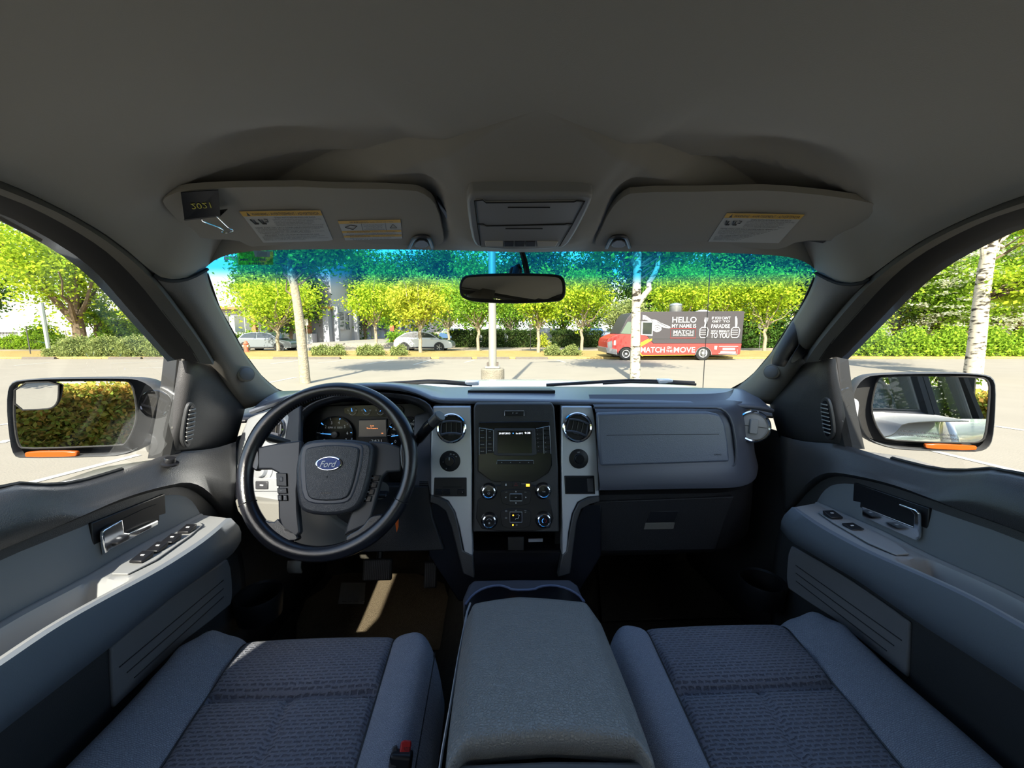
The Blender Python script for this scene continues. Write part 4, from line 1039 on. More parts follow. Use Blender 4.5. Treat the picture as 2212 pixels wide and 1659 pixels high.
seat_mat(M_ins, (.085, .09, .12), (.175, .186, .235), 13, .9, .19, .085, .034, 1.0)  # grey cloth; blue of the sky light is put into its colour
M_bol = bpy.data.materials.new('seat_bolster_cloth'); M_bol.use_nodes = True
seat_mat(M_bol, (.28, .305, .365), (.20, .22, .275), 50, .6, .2, .12, .03)  # sky's blue cast mixed into the grey bolster colour too
def lerp(a, b, t): return a*(1-t)+b*t
def seat(mirror):
    side = 'passenger' if mirror else 'driver'
    x_o, x_i = (-.665, -.118)                  # outboard, inboard edge at the driver's side
    seatx = thing('front_seat', 'dark blue grey cloth %s seat cushion with woven insert%s' % (side, ' and empty footwell ahead' if mirror else ' under the steering wheel'), 'car seat', ((2*XC+.39) if mirror else -.39, .4, CZ-.95), group='front seats')  # cloth is grey, the blue is sky light put into its colour
    YF, YB = .835, -.02
    nx, ny = 72, 80
    so, si = (.205, .80)                       # seam positions in u (outboard->inboard)
    def edge_o(v): return -.672+.012*v+.050*max(0, (v-.90)/.10)**2.2      # v 0 rear, 1 front
    def edge_i(v): return -.112-.004*v-.03*max(0, (v-.88)/.12)**2
    def seam_o(v): return lerp(-.470, -.553, v)
    def seam_i(v): return lerp(-.210, -.228, v)
    def xat(u, v):
        if u < so: return lerp(edge_o(v), seam_o(v), u/so)
        if u < si: return lerp(seam_o(v), seam_i(v), (u-so)/(si-so))
        return lerp(seam_i(v), edge_i(v), (u-si)/(1-si))
    vx = .775 if not mirror else .75                                   # cross seam
    def zat(u, v):
        z = -.682
        do = max(0, 1-u/so); di = max(0, (u-si)/(1-si))
        z += .036*math.sin(math.pi*min(1, do*1.1)*.60)-.055*do**9 if do else 0
        z += .018*math.sin(math.pi*min(1, di)*.7)-.080*di**5 if di else 0
        z += .022*v-.13*max(0, (v-.90)/.10)**2.4
        for s_, w_, d_ in ((so, .012, .007), (si, .012, .007)): z -= d_*math.exp(-((u-s_)/w_)**2)
        if so < u < si:
            z -= .020*math.exp(-((v-vx)/.010)**2)
            z += .008*math.exp(-((v-vx-.06)/.05)**2)+.005*math.exp(-((v-vx+.05)/.05)**2)
            if v < vx: z -= .009*math.exp(-((u-(so+si)/2)/.010)**2)
        if do: z += .0022*math.sin(v*70+u*60)*math.exp(-((v-.93)/.06)**2)*do*3+.002*math.sin(v*23+u*9)*do
        return z+CZ
    us = sorted(set(list(np.linspace(0, so, 18))+list(np.linspace(so, si, 44))+list(np.linspace(si, 1, 16))+[0.005, .015, .985, .995]))
    vs = sorted(set(list(np.linspace(0, 1, ny))+[.985, .995, vx-.006, vx+.006]))
    def gridp(ua):
        return [[np.array([xat(u, v), lerp(YB, YF+.012*math.sin(math.pi*u), v)-(.035*max(0, (abs(u-.5)-.38)/.12)**2 if v > .8 else 0), zat(u, v)]) for u in ua] for v in vs]
    u1 = [u for u in us if u <= so+1e-9]; u2 = [u for u in us if so-1e-9 <= u <= si+1e-9]; u3 = [u for u in us if u >= si-1e-9]
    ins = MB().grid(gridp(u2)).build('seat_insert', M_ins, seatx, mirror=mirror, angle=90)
    for uu, nm in ((u1, 0), (u3, 1)):
        g = gridp(uu); m = MB().grid(g)
        e = 0 if nm == 0 else -1
        col = [r[e] for r in g]
        m.grid([col, [p+np.array([(-.004 if nm == 0 else .006), 0, -.05]) for p in col], [p+np.array([(.01 if nm == 0 else -.01), 0, -.16]) for p in col]])
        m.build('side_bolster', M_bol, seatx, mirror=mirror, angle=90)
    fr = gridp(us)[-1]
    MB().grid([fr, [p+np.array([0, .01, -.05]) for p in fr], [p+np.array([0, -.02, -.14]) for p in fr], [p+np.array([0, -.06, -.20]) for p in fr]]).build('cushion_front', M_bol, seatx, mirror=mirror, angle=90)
    for ss in (so, si):
        l = [np.array([xat(ss, v), lerp(YB, YF+.012*math.sin(math.pi*ss), v), zat(ss, v)+.002]) for v in vs]
        MB().tube(l, .0016, 5).build('piping', M_dark, seatx, mirror=mirror)
    o_ = [np.array([xat(.97, v), lerp(YB, YF, v)-.02*(v > .9), zat(.97, v)+.001]) for v in vs[:-4]]
    MB().tube(o_, .0012, 5).build('piping', M_dark, seatx, mirror=mirror)
    MB().box((-.39, .38, CZ-.86), (.46, .78, .12)).build('seat_base', M_black, seatx, mirror=mirror, bevel=.01)
    # backrest and headrest behind the camera
    m = MB(); rows = []
    for t in np.linspace(0, 1, 12):
        z = -.70+.64*t; y = -.10-.20*t; w = .25-.03*t**2-.05*max(0, t-.85)/.15
        r = []
        for k in range(24):
            a = 2*math.pi*k/24; cx = math.copysign(abs(math.cos(a))**.5, math.cos(a)); sy = math.copysign(abs(math.sin(a))**.6, math.sin(a))
            r.append(np.array([-.40+cx*w, y+sy*.065*(1 if t < .95 else .6), CZ+z]))
        rows.append(r)
    m.grid(rows, closed=True); m.f.append(tuple(range(len(m.v)-24, len(m.v)))); m.m.append(0)
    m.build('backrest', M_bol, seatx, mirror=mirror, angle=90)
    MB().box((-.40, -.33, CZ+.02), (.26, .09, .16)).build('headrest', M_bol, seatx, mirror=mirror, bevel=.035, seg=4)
    return seatx
seat(False); seat(True)
rb = thing('rear_bench_seat', 'dark cloth rear bench seat across the back of the cab', 'car seat', (XC, -1.1, CZ-.95))
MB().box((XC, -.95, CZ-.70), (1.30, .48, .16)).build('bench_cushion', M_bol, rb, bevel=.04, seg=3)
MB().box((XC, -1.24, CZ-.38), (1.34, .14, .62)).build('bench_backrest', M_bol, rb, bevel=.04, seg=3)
# buckle with red button beside the driver seat
bk = thing('seat_belt_buckle', 'seat belt buckle with red release button between driver seat and console', 'buckle', tuple(P(870, 1625, .63)))
bp = P(868, 1628, .60); ax = nrm((.10, .25, 1)); fx = nrm(np.cross((0, -1, .3), ax)); fy = np.cross(ax, fx)
MB().box(bp-ax*.035, (.034, .018, .075), ax=(fx, fy, ax)).build('buckle_body', M_black, bk, bevel=.005, seg=3)
q = HL([(861, 1640), (866, 1602), (874, 1598), (888, 1599), (889, 1606), (884, 1638), (876, 1643)], plane(bp+ax*.003, nrm(CAM-bp)))
rbn = MB().prism(q, ray(870, 1620)*.010).build('release_button', M_red, bk, bevel=.002)
MB().text('PRESS', sum(q)/len(q), rC, nrm((0, .5, .5)), .004, w=.012).build('lettering', M_rub, rbn)
MB().prism(HL([(838, 1659), (848, 1612), (858, 1608), (860, 1640), (857, 1659)], plane(bp+ax*.0, nrm(CAM-bp))), ray(870, 1620)*.012).build('buckle_guide', M_spoke, bk, bevel=.002)

# ================================================================ CENTRE CONSOLE
CC = thing('center_console', 'grained dark leatherette console box lid between the two front seats', 'console', (.06, .6, CZ-.95))
lid_px = [(1006, 1322), (1022, 1303), (1040, 1298), (1120, 1294), (1200, 1296), (1262, 1300), (1283, 1310), (1303, 1340), (1330, 1400), (1372, 1500), (1398, 1560), (1418, 1618), (1380, 1598), (1372, 1592), (1190, 1590), (1015, 1598), (1005, 1600), (962, 1640), (966, 1600), (980, 1480), (992, 1390)]
gLid = lambda p: (p[2]-CZ)-(-.545+(.72-p[1])*.17)
m = MB()
# lid as a crowned grid: rows front to rear
fl = [(1006, 1326), (1024, 1304), (1120, 1294), (1262, 1301), (1300, 1332)]
rw = [[(1004, 1335), (1022, 1308), (1130, 1300), (1272, 1306), (1305, 1345)], [(992, 1400), (1018, 1400), (1150, 1395), (1292, 1398), (1332, 1408)], [(980, 1480), (1012, 1480), (1170, 1476), (1322, 1480), (1368, 1494)], [(968, 1570), (1006, 1568), (1190, 1562), (1352, 1568), (1402, 1585)], [(962, 1640), (1006, 1600), (1195, 1590), (1375, 1597), (1420, 1635)]]
rows = []
for l in [fl]+rw:
    p = [H(x, y, gLid) for x, y in l]
    o0 = p[0]+np.array([-.002, 0, -.030]); o1 = p[-1]+np.array([.002, 0, -.030])
    mid = [p[1], (p[1]+p[2])/2+np.array([0, 0, .004]), p[2]+np.array([0, 0, .005]), (p[2]+p[3])/2+np.array([0, 0, .004]), p[3]]
    rows.append([o0, p[0]+np.array([0, 0, -.014])]+[q+np.array([0, 0, .002]) for q in mid]+[p[-1]+np.array([0, 0, -.014]), o1])
front = [p+np.array([0, .006, -.012]) for p in rows[0]]; front2 = [p+np.array([0, .003, -.03]) for p in rows[0]]
rear = [p+np.array([0, -.004, -.02]) for p in rows[-1]]; rear2 = [p+np.array([0, .01, -.05]) for p in rows[-1]]
rr = []
allr = [front2, front]+rows+[rear, rear2]
for r in allr: rr.append(resample(r, 40))
m.grid(rr[::-1]); m.build('console_lid', M_lid, CC, sub=2)
MB().box((.065, .56, CZ-.77), (.245, .33, .42)).build('console_box', M_black, CC, bevel=.01)
MB().prism(HL([(955, 1659), (1000, 1648), (1190, 1640), (1400, 1642), (1415, 1648), (1420, 1659), (1420, 1700), (950, 1700)], gZ(-.52)), (0, 0, -.03)).build('console_rear_ledge', M_arm, CC, bevel=.006, seg=3)
MB().tube(HL([(1016, 1303), (1009, 1322), (990, 1420), (972, 1530), (956, 1620), (946, 1690)], gZ(-.585)), .0022, 6).build('console_edge_trim', M_silver, CC)
# cup holder module
cpx = [(1003, 1318), (1000, 1290), (1012, 1262), (1022, 1252), (1120, 1250), (1232, 1250), (1248, 1262), (1262, 1296), (1272, 1325), (1240, 1330), (1130, 1325)]
ch = thing('cup_holder', 'dark twin cup holder at the front of the console', 'cup holder', (.06, .85, CZ-.95))
MB().prism(HL(cpx, gZ(-.612)), (0, 0, -.36)).build('cup_holder_block', M_dashs, ch, bevel=.008, seg=3)
inner = HL([(1002, 1330), (1005, 1306), (1020, 1285), (1045, 1270), (1075, 1264), (1095, 1268), (1108, 1275), (1153, 1274), (1166, 1267), (1195, 1264), (1225, 1271), (1250, 1285), (1262, 1300), (1262, 1330)], gZ(-.6105))
MB().prism(inner, (0, 0, -.002)).build('cup_well', M_gloss, ch)
MB().tube(smooth(inner[1:-1], 1), .003, 8).build('cup_ring', mat('blue_grey_trim', (.10, .12, .2), .3), ch)

# ================================================================ PEDALS AND FLOOR MAT
def pedal(x, y, w, h, z, label, yy, px):
    p = H(x, y, gY(yy)); t = thing('pedal', label, 'pedal', tuple(p), group='foot pedals')
    ax2 = nrm((0, .35, 1)); nn = nrm((0, -1, .35))
    MB().box(p, (w, .012, h), ax=(rC, nn, ax2)).build('pedal_pad', M_rub, t, bevel=.006, seg=3)
    m = MB(); n_ = int(w/.006)
    for i in range(n_): m.box(p+rC*(w*.84)*((i+.5)/n_-.5)+nn*.0065, (.0024, .002, h*.86), ax=(rC, nn, ax2))
    m.build('pedal_ribs', M_spoke, t)
    MB().tube([p-nn*.01, p-nn*.06+np.array([0, 0, .12]), p-nn*.10+np.array([0, 0, .25])], .009, 8).build('pedal_arm', M_black, t)
pedal(816, 1230, .088, .062, 0, 'wide ribbed black rubber brake pedal', 1.10, 0)
pedal(930, 1241, .040, .078, 0, 'narrow ribbed accelerator pedal nearest the console', 1.12, 0)
pk = H(639, 1224, gY(1.06)); t = thing('pedal', 'small sunlit parking brake pedal high at the far left of the footwell', 'pedal', tuple(pk), group='foot pedals')
pkm = mat('pale_rubber', (.30, .28, .25), .5)
pts = [[pk+np.array([x, -.010*math.cos(z*1.3)-.0, z*.02]) for x in (-.020, .017)] for z in np.linspace(-1, 1, 7)]
MB().grid(pts).build('pedal_pad', pkm, t, solid=.006)
MB().tube([pk+np.array([0, .01, 0]), pk+np.array([0, .08, .14])], .008, 8).build('pedal_arm', M_black, t)
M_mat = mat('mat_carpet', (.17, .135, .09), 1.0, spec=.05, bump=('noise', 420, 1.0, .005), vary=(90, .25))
mtq = HL([(640, 1345), (660, 1295), (700, 1270), (720, 1242), (760, 1236), (900, 1238), (960, 1260), (985, 1345), (985, 1400), (640, 1400)], gZ(-.975))
fm = thing('floor_mat', 'brown carpet floor mat with pale ribbed heel pad in the driver footwell', 'floor mat', tuple(sum(mtq)/len(mtq)))
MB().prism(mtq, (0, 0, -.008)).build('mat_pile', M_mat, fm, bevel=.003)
m = MB(); hp_ = mat('heel_pad_rubber', (.36, .35, .33), .7, vary=(40, .1))
m.prism(HL([(737, 1258), (790, 1258), (786, 1304), (730, 1304)], gZ(-.972)), (0, 0, -.003)); hpo = m.build('heel_pad', hp_, fm, bevel=.003)
m = MB()
for k in range(4):
    x = 741+k*13.5
    m.prism(HL([(x, 1262), (x+8, 1262), (x+6, 1299), (x-2, 1299)], gZ(-.969)), (0, 0, -.003))
m.build('heel_pad_ribs', hp_, hpo, bevel=.001)
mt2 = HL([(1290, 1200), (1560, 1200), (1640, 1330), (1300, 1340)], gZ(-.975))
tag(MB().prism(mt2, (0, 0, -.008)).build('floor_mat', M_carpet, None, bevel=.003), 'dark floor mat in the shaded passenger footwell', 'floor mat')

# ================================================================ OVERHEAD: visors, console, mirror
gV = lambda p: (p[2]-CZ)-(.385-.25*p[1]-.20*max(0, abs(p[0]-XC)-.36)**1.3)
nV = nrm((0, -.25, -1)); uV = nrm((0, -1, .25)); 
VL = [(350, 438), (357, 426), (392, 412), (456, 407), (658, 406), (890, 409), (925, 423), (945, 447), (959, 510), (957, 524), (948, 531), (919, 533), (548, 535), (530, 528), (514, 519), (438, 516), (415, 507), (375, 467)]
VR = [(1284, 526), (1293, 508), (1317, 455), (1341, 428), (1367, 415), (1558, 414), (1737, 417), (1883, 437), (1897, 449), (1892, 463), (1842, 508), (1812, 520), (1725, 520), (1690, 538), (1648, 539), (1296, 533)]
def onv(x, y, d=.001): return H(x, y, gV)+nV*d
def visor_panel(q, v):
    b = bmesh.new(); off = np.array(v.location); TH = .011
    f = b.faces.new([b.verts.new(tuple(p-off)) for p in q])
    if f.normal.z > 0 or True:
        f.normal_update()
        if f.normal.z > 0: f.normal_flip()
    for xx in np.arange(-.62, .75, .035):
        bmesh.ops.bisect_plane(b, geom=b.verts[:]+b.edges[:]+b.faces[:], plane_co=(xx-off[0], 0, 0), plane_no=(1, 0, 0))
    for w in b.verts:
        p = np.array(w.co)+off; w.co.z = p[2]-gV(p)-off[2]
    r = bmesh.ops.extrude_face_region(b, geom=b.faces[:])
    for w in [g for g in r['geom'] if isinstance(g, bmesh.types.BMVert)]: w.co -= Vector(nV*TH)
    bmesh.ops.recalc_face_normals(b, faces=b.faces)
    me = bpy.data.meshes.new('visor_panel'); b.to_mesh(me); b.free(); me.materials.append(M_visor)
    me.polygons.foreach_set('use_smooth', [True]*len(me.polygons)); me.set_sharp_from_angle(angle=R(40))
    o = bpy.data.objects.new('visor_panel', me); COL.objects.link(o); o.parent = v
    m = o.modifiers.new('b', 'BEVEL'); m.width = .0045; m.segments = 4; m.limit_method = 'ANGLE'; m.angle_limit = R(40)
def visor(l, label, right):
    v = thing('sun_visor', label, 'sun visor', tuple(onv((l[0][0]+l[8][0])/2, 470)))
    visor_panel(smooth(HL(l, gV), 1, True), v)
    rv = nrm((1, 0, 0))
    def quad(a, b, c, d): return [onv(*a), onv(*b), onv(*c), onv(*d)]
    M_lab = mat('label_paper', (.42, .41, .37), .6); M_yel = mat('label_yellow', (.62, .36, .04), .6); M_ink = mat('label_ink', (.05, .05, .05), .7)
    def label_(q, rows, name):
        """q: tl, tr, br, bl (pixels); rows: (text, x0, x1, y0, h) in label units"""
        A, B, C, Dd = [onv(*k, d=.0012) for k in q]
        X = nrm(B-A); wd = np.linalg.norm(B-A); ht = np.linalg.norm((Dd-A)-X*np.dot(Dd-A, X)); Y = nrm((Dd-A)-X*np.dot(Dd-A, X)); skew = np.dot(Dd-A, X)/ht
        lb_ = MB().prism([A, B, C, Dd], -nV*.0008).build(name, M_lab, v)
        def pt(x, y): return A+X*(x*wd+skew*y*ht)+Y*(y*ht)
        for kk in ([(0, 0, 1, .14)] if name == 'airbag_warning_label' else [(0, 0, 1, .13), (0, .50, 1, .60), (0, .74, 1, .84)]):
            x0, y0, x1, y1 = kk
            MB().prism([p+nV*.0004 for p in (pt(x0, y0), pt(x1, y0), pt(x1, y1), pt(x0, y1))], -nV*.0004).build('yellow_band', M_yel, lb_)
        m = MB()
        for t, x0, x1, y, h in rows:
            o = pt((x0+x1)/2, y)+nV*.0007; vs, fs = text_mesh(t)
            lo, hi = vs.min(0), vs.max(0); kx = (x1-x0)*wd/(hi[0]-lo[0]); kyy = h*ht/.69
            q_ = [o+X*((a[0]-(lo[0]+hi[0])/2)*kx)-Y*((a[1]-.345)*kyy) for a in vs]
            m.add(q_, [f[::1] for f in fs])
        if name == 'airbag_warning_label':
            for (cx, cy) in ((.10, .30), (.20, .30)):      # seat pictograms
                m.tube([pt(cx-.04, cy-.07)+nV*.0007, pt(cx-.02, cy+.06)+nV*.0007, pt(cx+.03, cy+.06)+nV*.0007], .0011, 5)
                m.lathe([(.0016, 0), (0, .0003)], pt(cx, cy-.05)+nV*.0006, nV, 10)
                m.tube([pt(cx, cy-.02)+nV*.0007, pt(cx, cy+.04)+nV*.0007, pt(cx+.03, cy+.04)+nV*.0007], .0008, 5)
            m.tube([pt(.23, .22)+nV*.0007, pt(.27, .24)+nV*.0007, pt(.265, .31)+nV*.0007, pt(.23, .30)+nV*.0007], .0006, 5)
            m.prism([pt(.06, .125)+nV*.0006, pt(.10, .125)+nV*.0006, pt(.08, .02)+nV*.0006], -nV*.0002)
        else:
            m.tube([pt(.08, .30)+nV*.0007, pt(.18, .20)+nV*.0007, pt(.28, .25)+nV*.0007, pt(.20, .42)+nV*.0007, pt(.08, .30)+nV*.0007], .0006, 5)
            m.tube([pt(.82, .38)+nV*.0007, pt(.87, .20)+nV*.0007, pt(.93, .38)+nV*.0007, pt(.82, .38)+nV*.0007], .0005, 5)
            for x in (.36, .75): m.tube([pt(x, .14)+nV*.0006, pt(x, .5)+nV*.0006], .0003, 4)
        m.build('printed_text', M_ink, lb_)
    big = [('WARNING / AVERTISSEMENT / ADVERTENCIA', .12, .97, .075, .075), ('EVEN WITH ADVANCED AIR BAGS', .38, .90, .185, .042),
           ('Children can be killed or seriously injured by the air bag.', .34, .97, .235, .030), ('The back seat is the safest place for children.', .34, .86, .28, .030), ('Never put a rear-facing child seat in the front.', .34, .86, .325, .030),
           ('Always use seat belts and child restraints.', .34, .82, .37, .030), ('See Owner\'s Manual for more information about air bags.', .34, .97, .415, .030),
           ('MEME AVEC DES SACS GONFLABLES PERFECTIONNES', .05, .95, .49, .042), ('Les enfants peuvent etre gravement blesses par le sac gonflable.', .05, .90, .54, .028), ('Le siege arriere est la place la plus sure pour les enfants.', .05, .75, .58, .028),
           ('Ne jamais placer un siege de bebe a l\'avant.', .05, .95, .62, .028), ('Toujours utiliser les ceintures de securite.', .05, .75, .66, .028), ('INCLUSIVE CON LAS NUEVAS BOLSAS DE AIRE', .10, .85, .73, .042),
           ('Los ninos pueden morir o sufrir heridas graves por la bolsa de aire.', .05, .92, .78, .028), ('El asiento trasero es el lugar mas seguro para los ninos.', .05, .80, .82, .028), ('Nunca coloque un asiento para nino adelante.', .05, .97, .86, .028), ('Siempre use los cinturones.', .05, .62, .90, .028)]
    if not right:
        label_([(517, 455), (692, 453), (720, 519), (569, 523)], big, 'airbag_warning_label')
        label_([(730, 476), (865, 473), (869, 514), (746, 518)], [('WARNING', .18, .48, .07, .075), ('Avoid rollover and crashes', .5, .88, .07, .05), ('Avoid Abrupt Maneuvers', .39, .72, .20, .045), ('and Excessive Speed.', .39, .70, .26, .045), ('Always Buckle Up.', .42, .70, .35, .045), ('See Owner\'s Manual', .39, .72, .44, .045),
               ('AVERTISSEMENT', .08, .48, .55, .06), ('eviter les capotages', .5, .92, .55, .045), ('Eviter les manoeuvres brusques et la vitesse excessive.', .12, .90, .64, .045), ('Attacher la ceinture. Consulter le Guide du proprietaire.', .05, .95, .70, .045), ('ADVERTENCIA', .10, .46, .79, .06), ('evite volcaduras', .5, .88, .79, .045), ('Evite maniobras bruscas y exceso de velocidad.', .10, .82, .88, .045), ('Use el cinturon.', .15, .80, .95, .04)], 'rollover_warning_label')
    else:
        label_([(1570, 459), (1738, 462), (1682, 524), (1530, 521)], big, 'airbag_warning_label')
    # pull tab
    tx = 910 if not right else 1336
    cl_ = smooth([onv(tx-26, 533, .002), onv(tx-17, 511, .004), onv(tx-8, 505, .005), onv(tx+12, 505, .005), onv(tx+18, 511, .004), onv(tx+24, 532, .002)], 2)
    MB().tube(cl_, .0038, 8).build('pull_tab_arch', M_spoke, v)
    MB().prism(smooth([onv(tx-17, 530, .003), onv(tx-10, 513, .003), onv(tx+12, 513, .003), onv(tx+17, 529, .003)], 1, True), nV*.003).build('pull_tab', M_spoke, v, bevel=.0015)
    hx = 505 if not right else 1745
    MB().tube([onv(hx-30, 517, -.008), onv(hx+35, 527, -.008)], .006, 10).build('pivot_rod', M_spoke, v)
visor(VL, 'grey driver side sun visor with two warning labels and a black binder clip', False)
visor(VR, 'grey passenger side sun visor with a single warning label', True)
# binder clip
bcl = thing('binder_clip', 'black binder clip marked in yellow pinched on the driver sun visor', 'binder clip', tuple(onv(445, 450)))
A, B, C, Dd = [onv(x, y, d) for x, y, d in ((391, 409, .004), (472, 404, .004), (478, 440, .020), (401, 449, .020))]
MB().prism([A, B, C, Dd], nV*.0012).build('clip_jaw', M_gloss, bcl)
MB().tube([Dd, C], .0016, 8).build('clip_edge', M_spoke, bcl)
E, F_ = onv(420, 455, .004), onv(492, 446, .004)
MB().prism([Dd, C, F_, E], nV*.0012).build('clip_back', M_gloss, bcl)
for l in ([(437, 446, .021), (439, 454, .019), (485, 488, .006), (477, 494, .005), (484, 497, .005), (497, 496, .005), (505, 491, .005), (496, 487, .006), (473, 448, .018), (470, 440, .021)],):
    MB().tube(smooth([onv(*q) for q in l], 1), .0013, 8).build('wire_handle', M_chrome, bcl)
X = nrm(B-A); Y = nrm(A-Dd); m = MB(); cc = (A+B+C+Dd)/4
vs_, fs_ = text_mesh('2021', .2)
lo, hi = vs_.min(0), vs_.max(0)
k = .030/(hi[0]-lo[0]); nn = nrm(np.cross(X, Y)); s_ = 1 if np.dot(nn, nV) > 0 else -1
m.add([cc+nV*.0022+X*((a[0]-(lo[0]+hi[0])/2)*k)-Y*((a[1]-.345)*k) for a in vs_], fs_)
m.build('yellow_marking', mat('yellow_paint_pen', (.55, .52, .08), .6), bcl)
# overhead console
OC = thing('overhead_console', 'grey overhead console with two bin doors and map lights', 'overhead console', tuple(H(1130, 470, gV)))
gO = lambda d: (lambda p: (p[2]-CZ)-(.366-.25*p[1]-d))
nO = nV
def op(l, name, mt, d, th=.006, par=None, bev=.002, sm=0):
    q = HL(l, gO(d)); q = smooth(q, sm, True) if sm else q
    return MB().prism(q, -nO*th).build(name, mt, par or OC, bevel=bev, seg=3)
M_oc = mat('console_grey_plastic', (.27, .265, .25), .45, spec=.45, bump=('noise', 500, .2, .0004))
op([(1006, 420), (1040, 419), (1240, 420), (1278, 422), (1281, 430), (1262, 470), (1243, 505), (1224, 533), (1205, 538), (1110, 541), (1040, 537), (1022, 528), (1012, 480)], 'console_frame', M_oc, .004, .03, None, .006, 1)
op([(1026, 433), (1043, 432), (1050, 437), (1240, 435), (1262, 436), (1236, 484), (1220, 483), (1050, 488), (1032, 483)], 'storage_door', M_oc, .007, .004, None, .002)
op([(1033, 486), (1050, 489), (1220, 486), (1235, 486), (1214, 520), (1204, 535), (1037, 535)], 'storage_door', M_oc, .007, .004, None, .002)
m = MB(); g = lambda l: [H(x, y, gO(.0075)) for x, y in l]
for l in ([(1038, 530), (1031, 484), (1025, 434), (1043, 432), (1050, 438), (1240, 436), (1246, 433), (1263, 435), (1237, 484), (1209, 531)], [(1031, 484), (1044, 484), (1051, 488), (1219, 485), (1225, 483), (1237, 484)], [(1097, 448), (1188, 448)], [(1092, 494), (1172, 494)]):
    m.tube(g(l), .0011, 5)
m.build('door_gap', M_rub, OC)
for x0, x1 in ((1047, 1086), (1160, 1206)):
    op([(x0, 522), (x1, 522), (x1-(0 if x0 < 1100 else 6), 533), (x0+2, 533)], 'map_light_lens', mat('lamp_lens', (.55, .52, .45), .25), .0085, .003, None, .001)
for x0, x1 in ((1089, 1110), (1112, 1134), (1136, 1157)):
    op([(x0, 522), (x1, 522), (x1, 533), (x0, 533)], 'map_light_switch', M_spoke, .0085, .003, None, .001)
# headliner retaining clip beside the console
hc = HL([(943, 438), (972, 470), (974, 484), (966, 480), (950, 455)], gV)
tag(MB().prism([p-nV*.004 for p in hc], -nV*.01).build('visor_clip', M_spoke, None, bevel=.001), 'small dark retaining clip in the ceiling beside the driver visor', 'clip')
# rear view mirror
RM = thing('rear_view_mirror', 'black rimmed rear view mirror hanging from the windscreen', 'mirror', tuple(H(1106, 622, gY(.87))))
mc = H(1106, 622, gY(.865)); d_in = nrm(mc-CAM); d_out = nrm((-.40, -1, .09)); nM = nrm(d_out-d_in)
gM = lambda d: plane(mc+nM*d, nM)
mo = [(991, 612), (998, 598), (1010, 593), (1060, 590), (1106, 589), (1160, 590), (1204, 592), (1217, 598), (1222, 614), (1221, 636), (1213, 648), (1200, 651), (1150, 654), (1100, 655), (1040, 653), (1010, 649), (996, 642), (991, 630)]
mi_ = [(997, 615), (1003, 603), (1015, 598), (1106, 596), (1196, 597), (1210, 602), (1215, 614), (1215, 634), (1208, 643), (1196, 646), (1106, 648), (1014, 644), (1001, 637), (997, 628)]
MB().prism(smooth(HL(mo, gM(0)), 1, True), -nM*.022).build('mirror_shell', M_rub, RM, bevel=.005, seg=3)
MB().prism(smooth(HL(mi_, gM(.0012)), 1, True), -nM*.001).build('mirror_glass', mat('tinted_mirror', (.50, .50, .46), .0, 1.0), RM)
tp = H(1130, 542, gW); MB().tube([H(1112, 598, gY(.885)), H(1116, 580, gY(.91)), H(1125, 575, gWi)], .008, 10).build('mirror_stalk', M_rub, RM)
MB().prism(smooth(HL([(1099, 594), (1101, 577), (1108, 573), (1122, 573), (1128, 578), (1128, 594)], gY(.92)), 1, True), (0, .03, 0)).build('mount_cover', M_spoke, RM, bevel=.003)
wr = HL([(1121, 541), (1126, 560), (1133, 592)], gWi); wr2 = HL([(1128, 541), (1135, 560), (1142, 592)], gWi)
MB().grid([wr, [p+np.array([.003, -.006, 0]) for p in wr2], wr2]).build('cable_cover', M_rub, RM, solid=.004)
# service sticker on the glass
st = thing('service_sticker', 'pale service reminder sticker in the upper driver corner of the windscreen', 'sticker', tuple(H(565, 560, gWi)))
sq = HL([(515, 543), (590, 543), (590, 572), (515, 572)], gWi)
M_st = glass('sticker_film', (.80, .85, .45), .2)
MB().prism(sq, (0, .0006, 0)).build('sticker_film', M_st, st)
sq2 = HL([(547, 541), (583, 543), (583, 555), (551, 555)], lambda p: gWi(p)+.001)
w_ = MB().prism(sq2, (0, .0004, 0)).build('sticker_card', mat('sticker_card', (.25, .45, .6), .6), st)
m = MB(); xa = nrm(sq[1]-sq[0]); ya = nrm(sq[0]-sq[3])
pp = lambda x, y: H(x, y, lambda p: gWi(p)+.0022)
m.text('MR. LUBE', pp(547, 561), xa, ya, .0062, w=.048, bold=.02, lift=0).text('TIRES', pp(553, 569.5), xa, ya, .0056, w=.032, bold=.02, lift=0); m.build('lettering', mat('sticker_blue', (.01, .08, .35), .6), st)
m = MB()
for i, t in enumerate(('OIL SERVICE', '01/04/2025', '180500', 'KM/MI')): m.text(t, pp(566, 544.5+i*3), xa, ya, .0018, w=.018, lift=0)
m.build('printed_text', M_rub, w_)

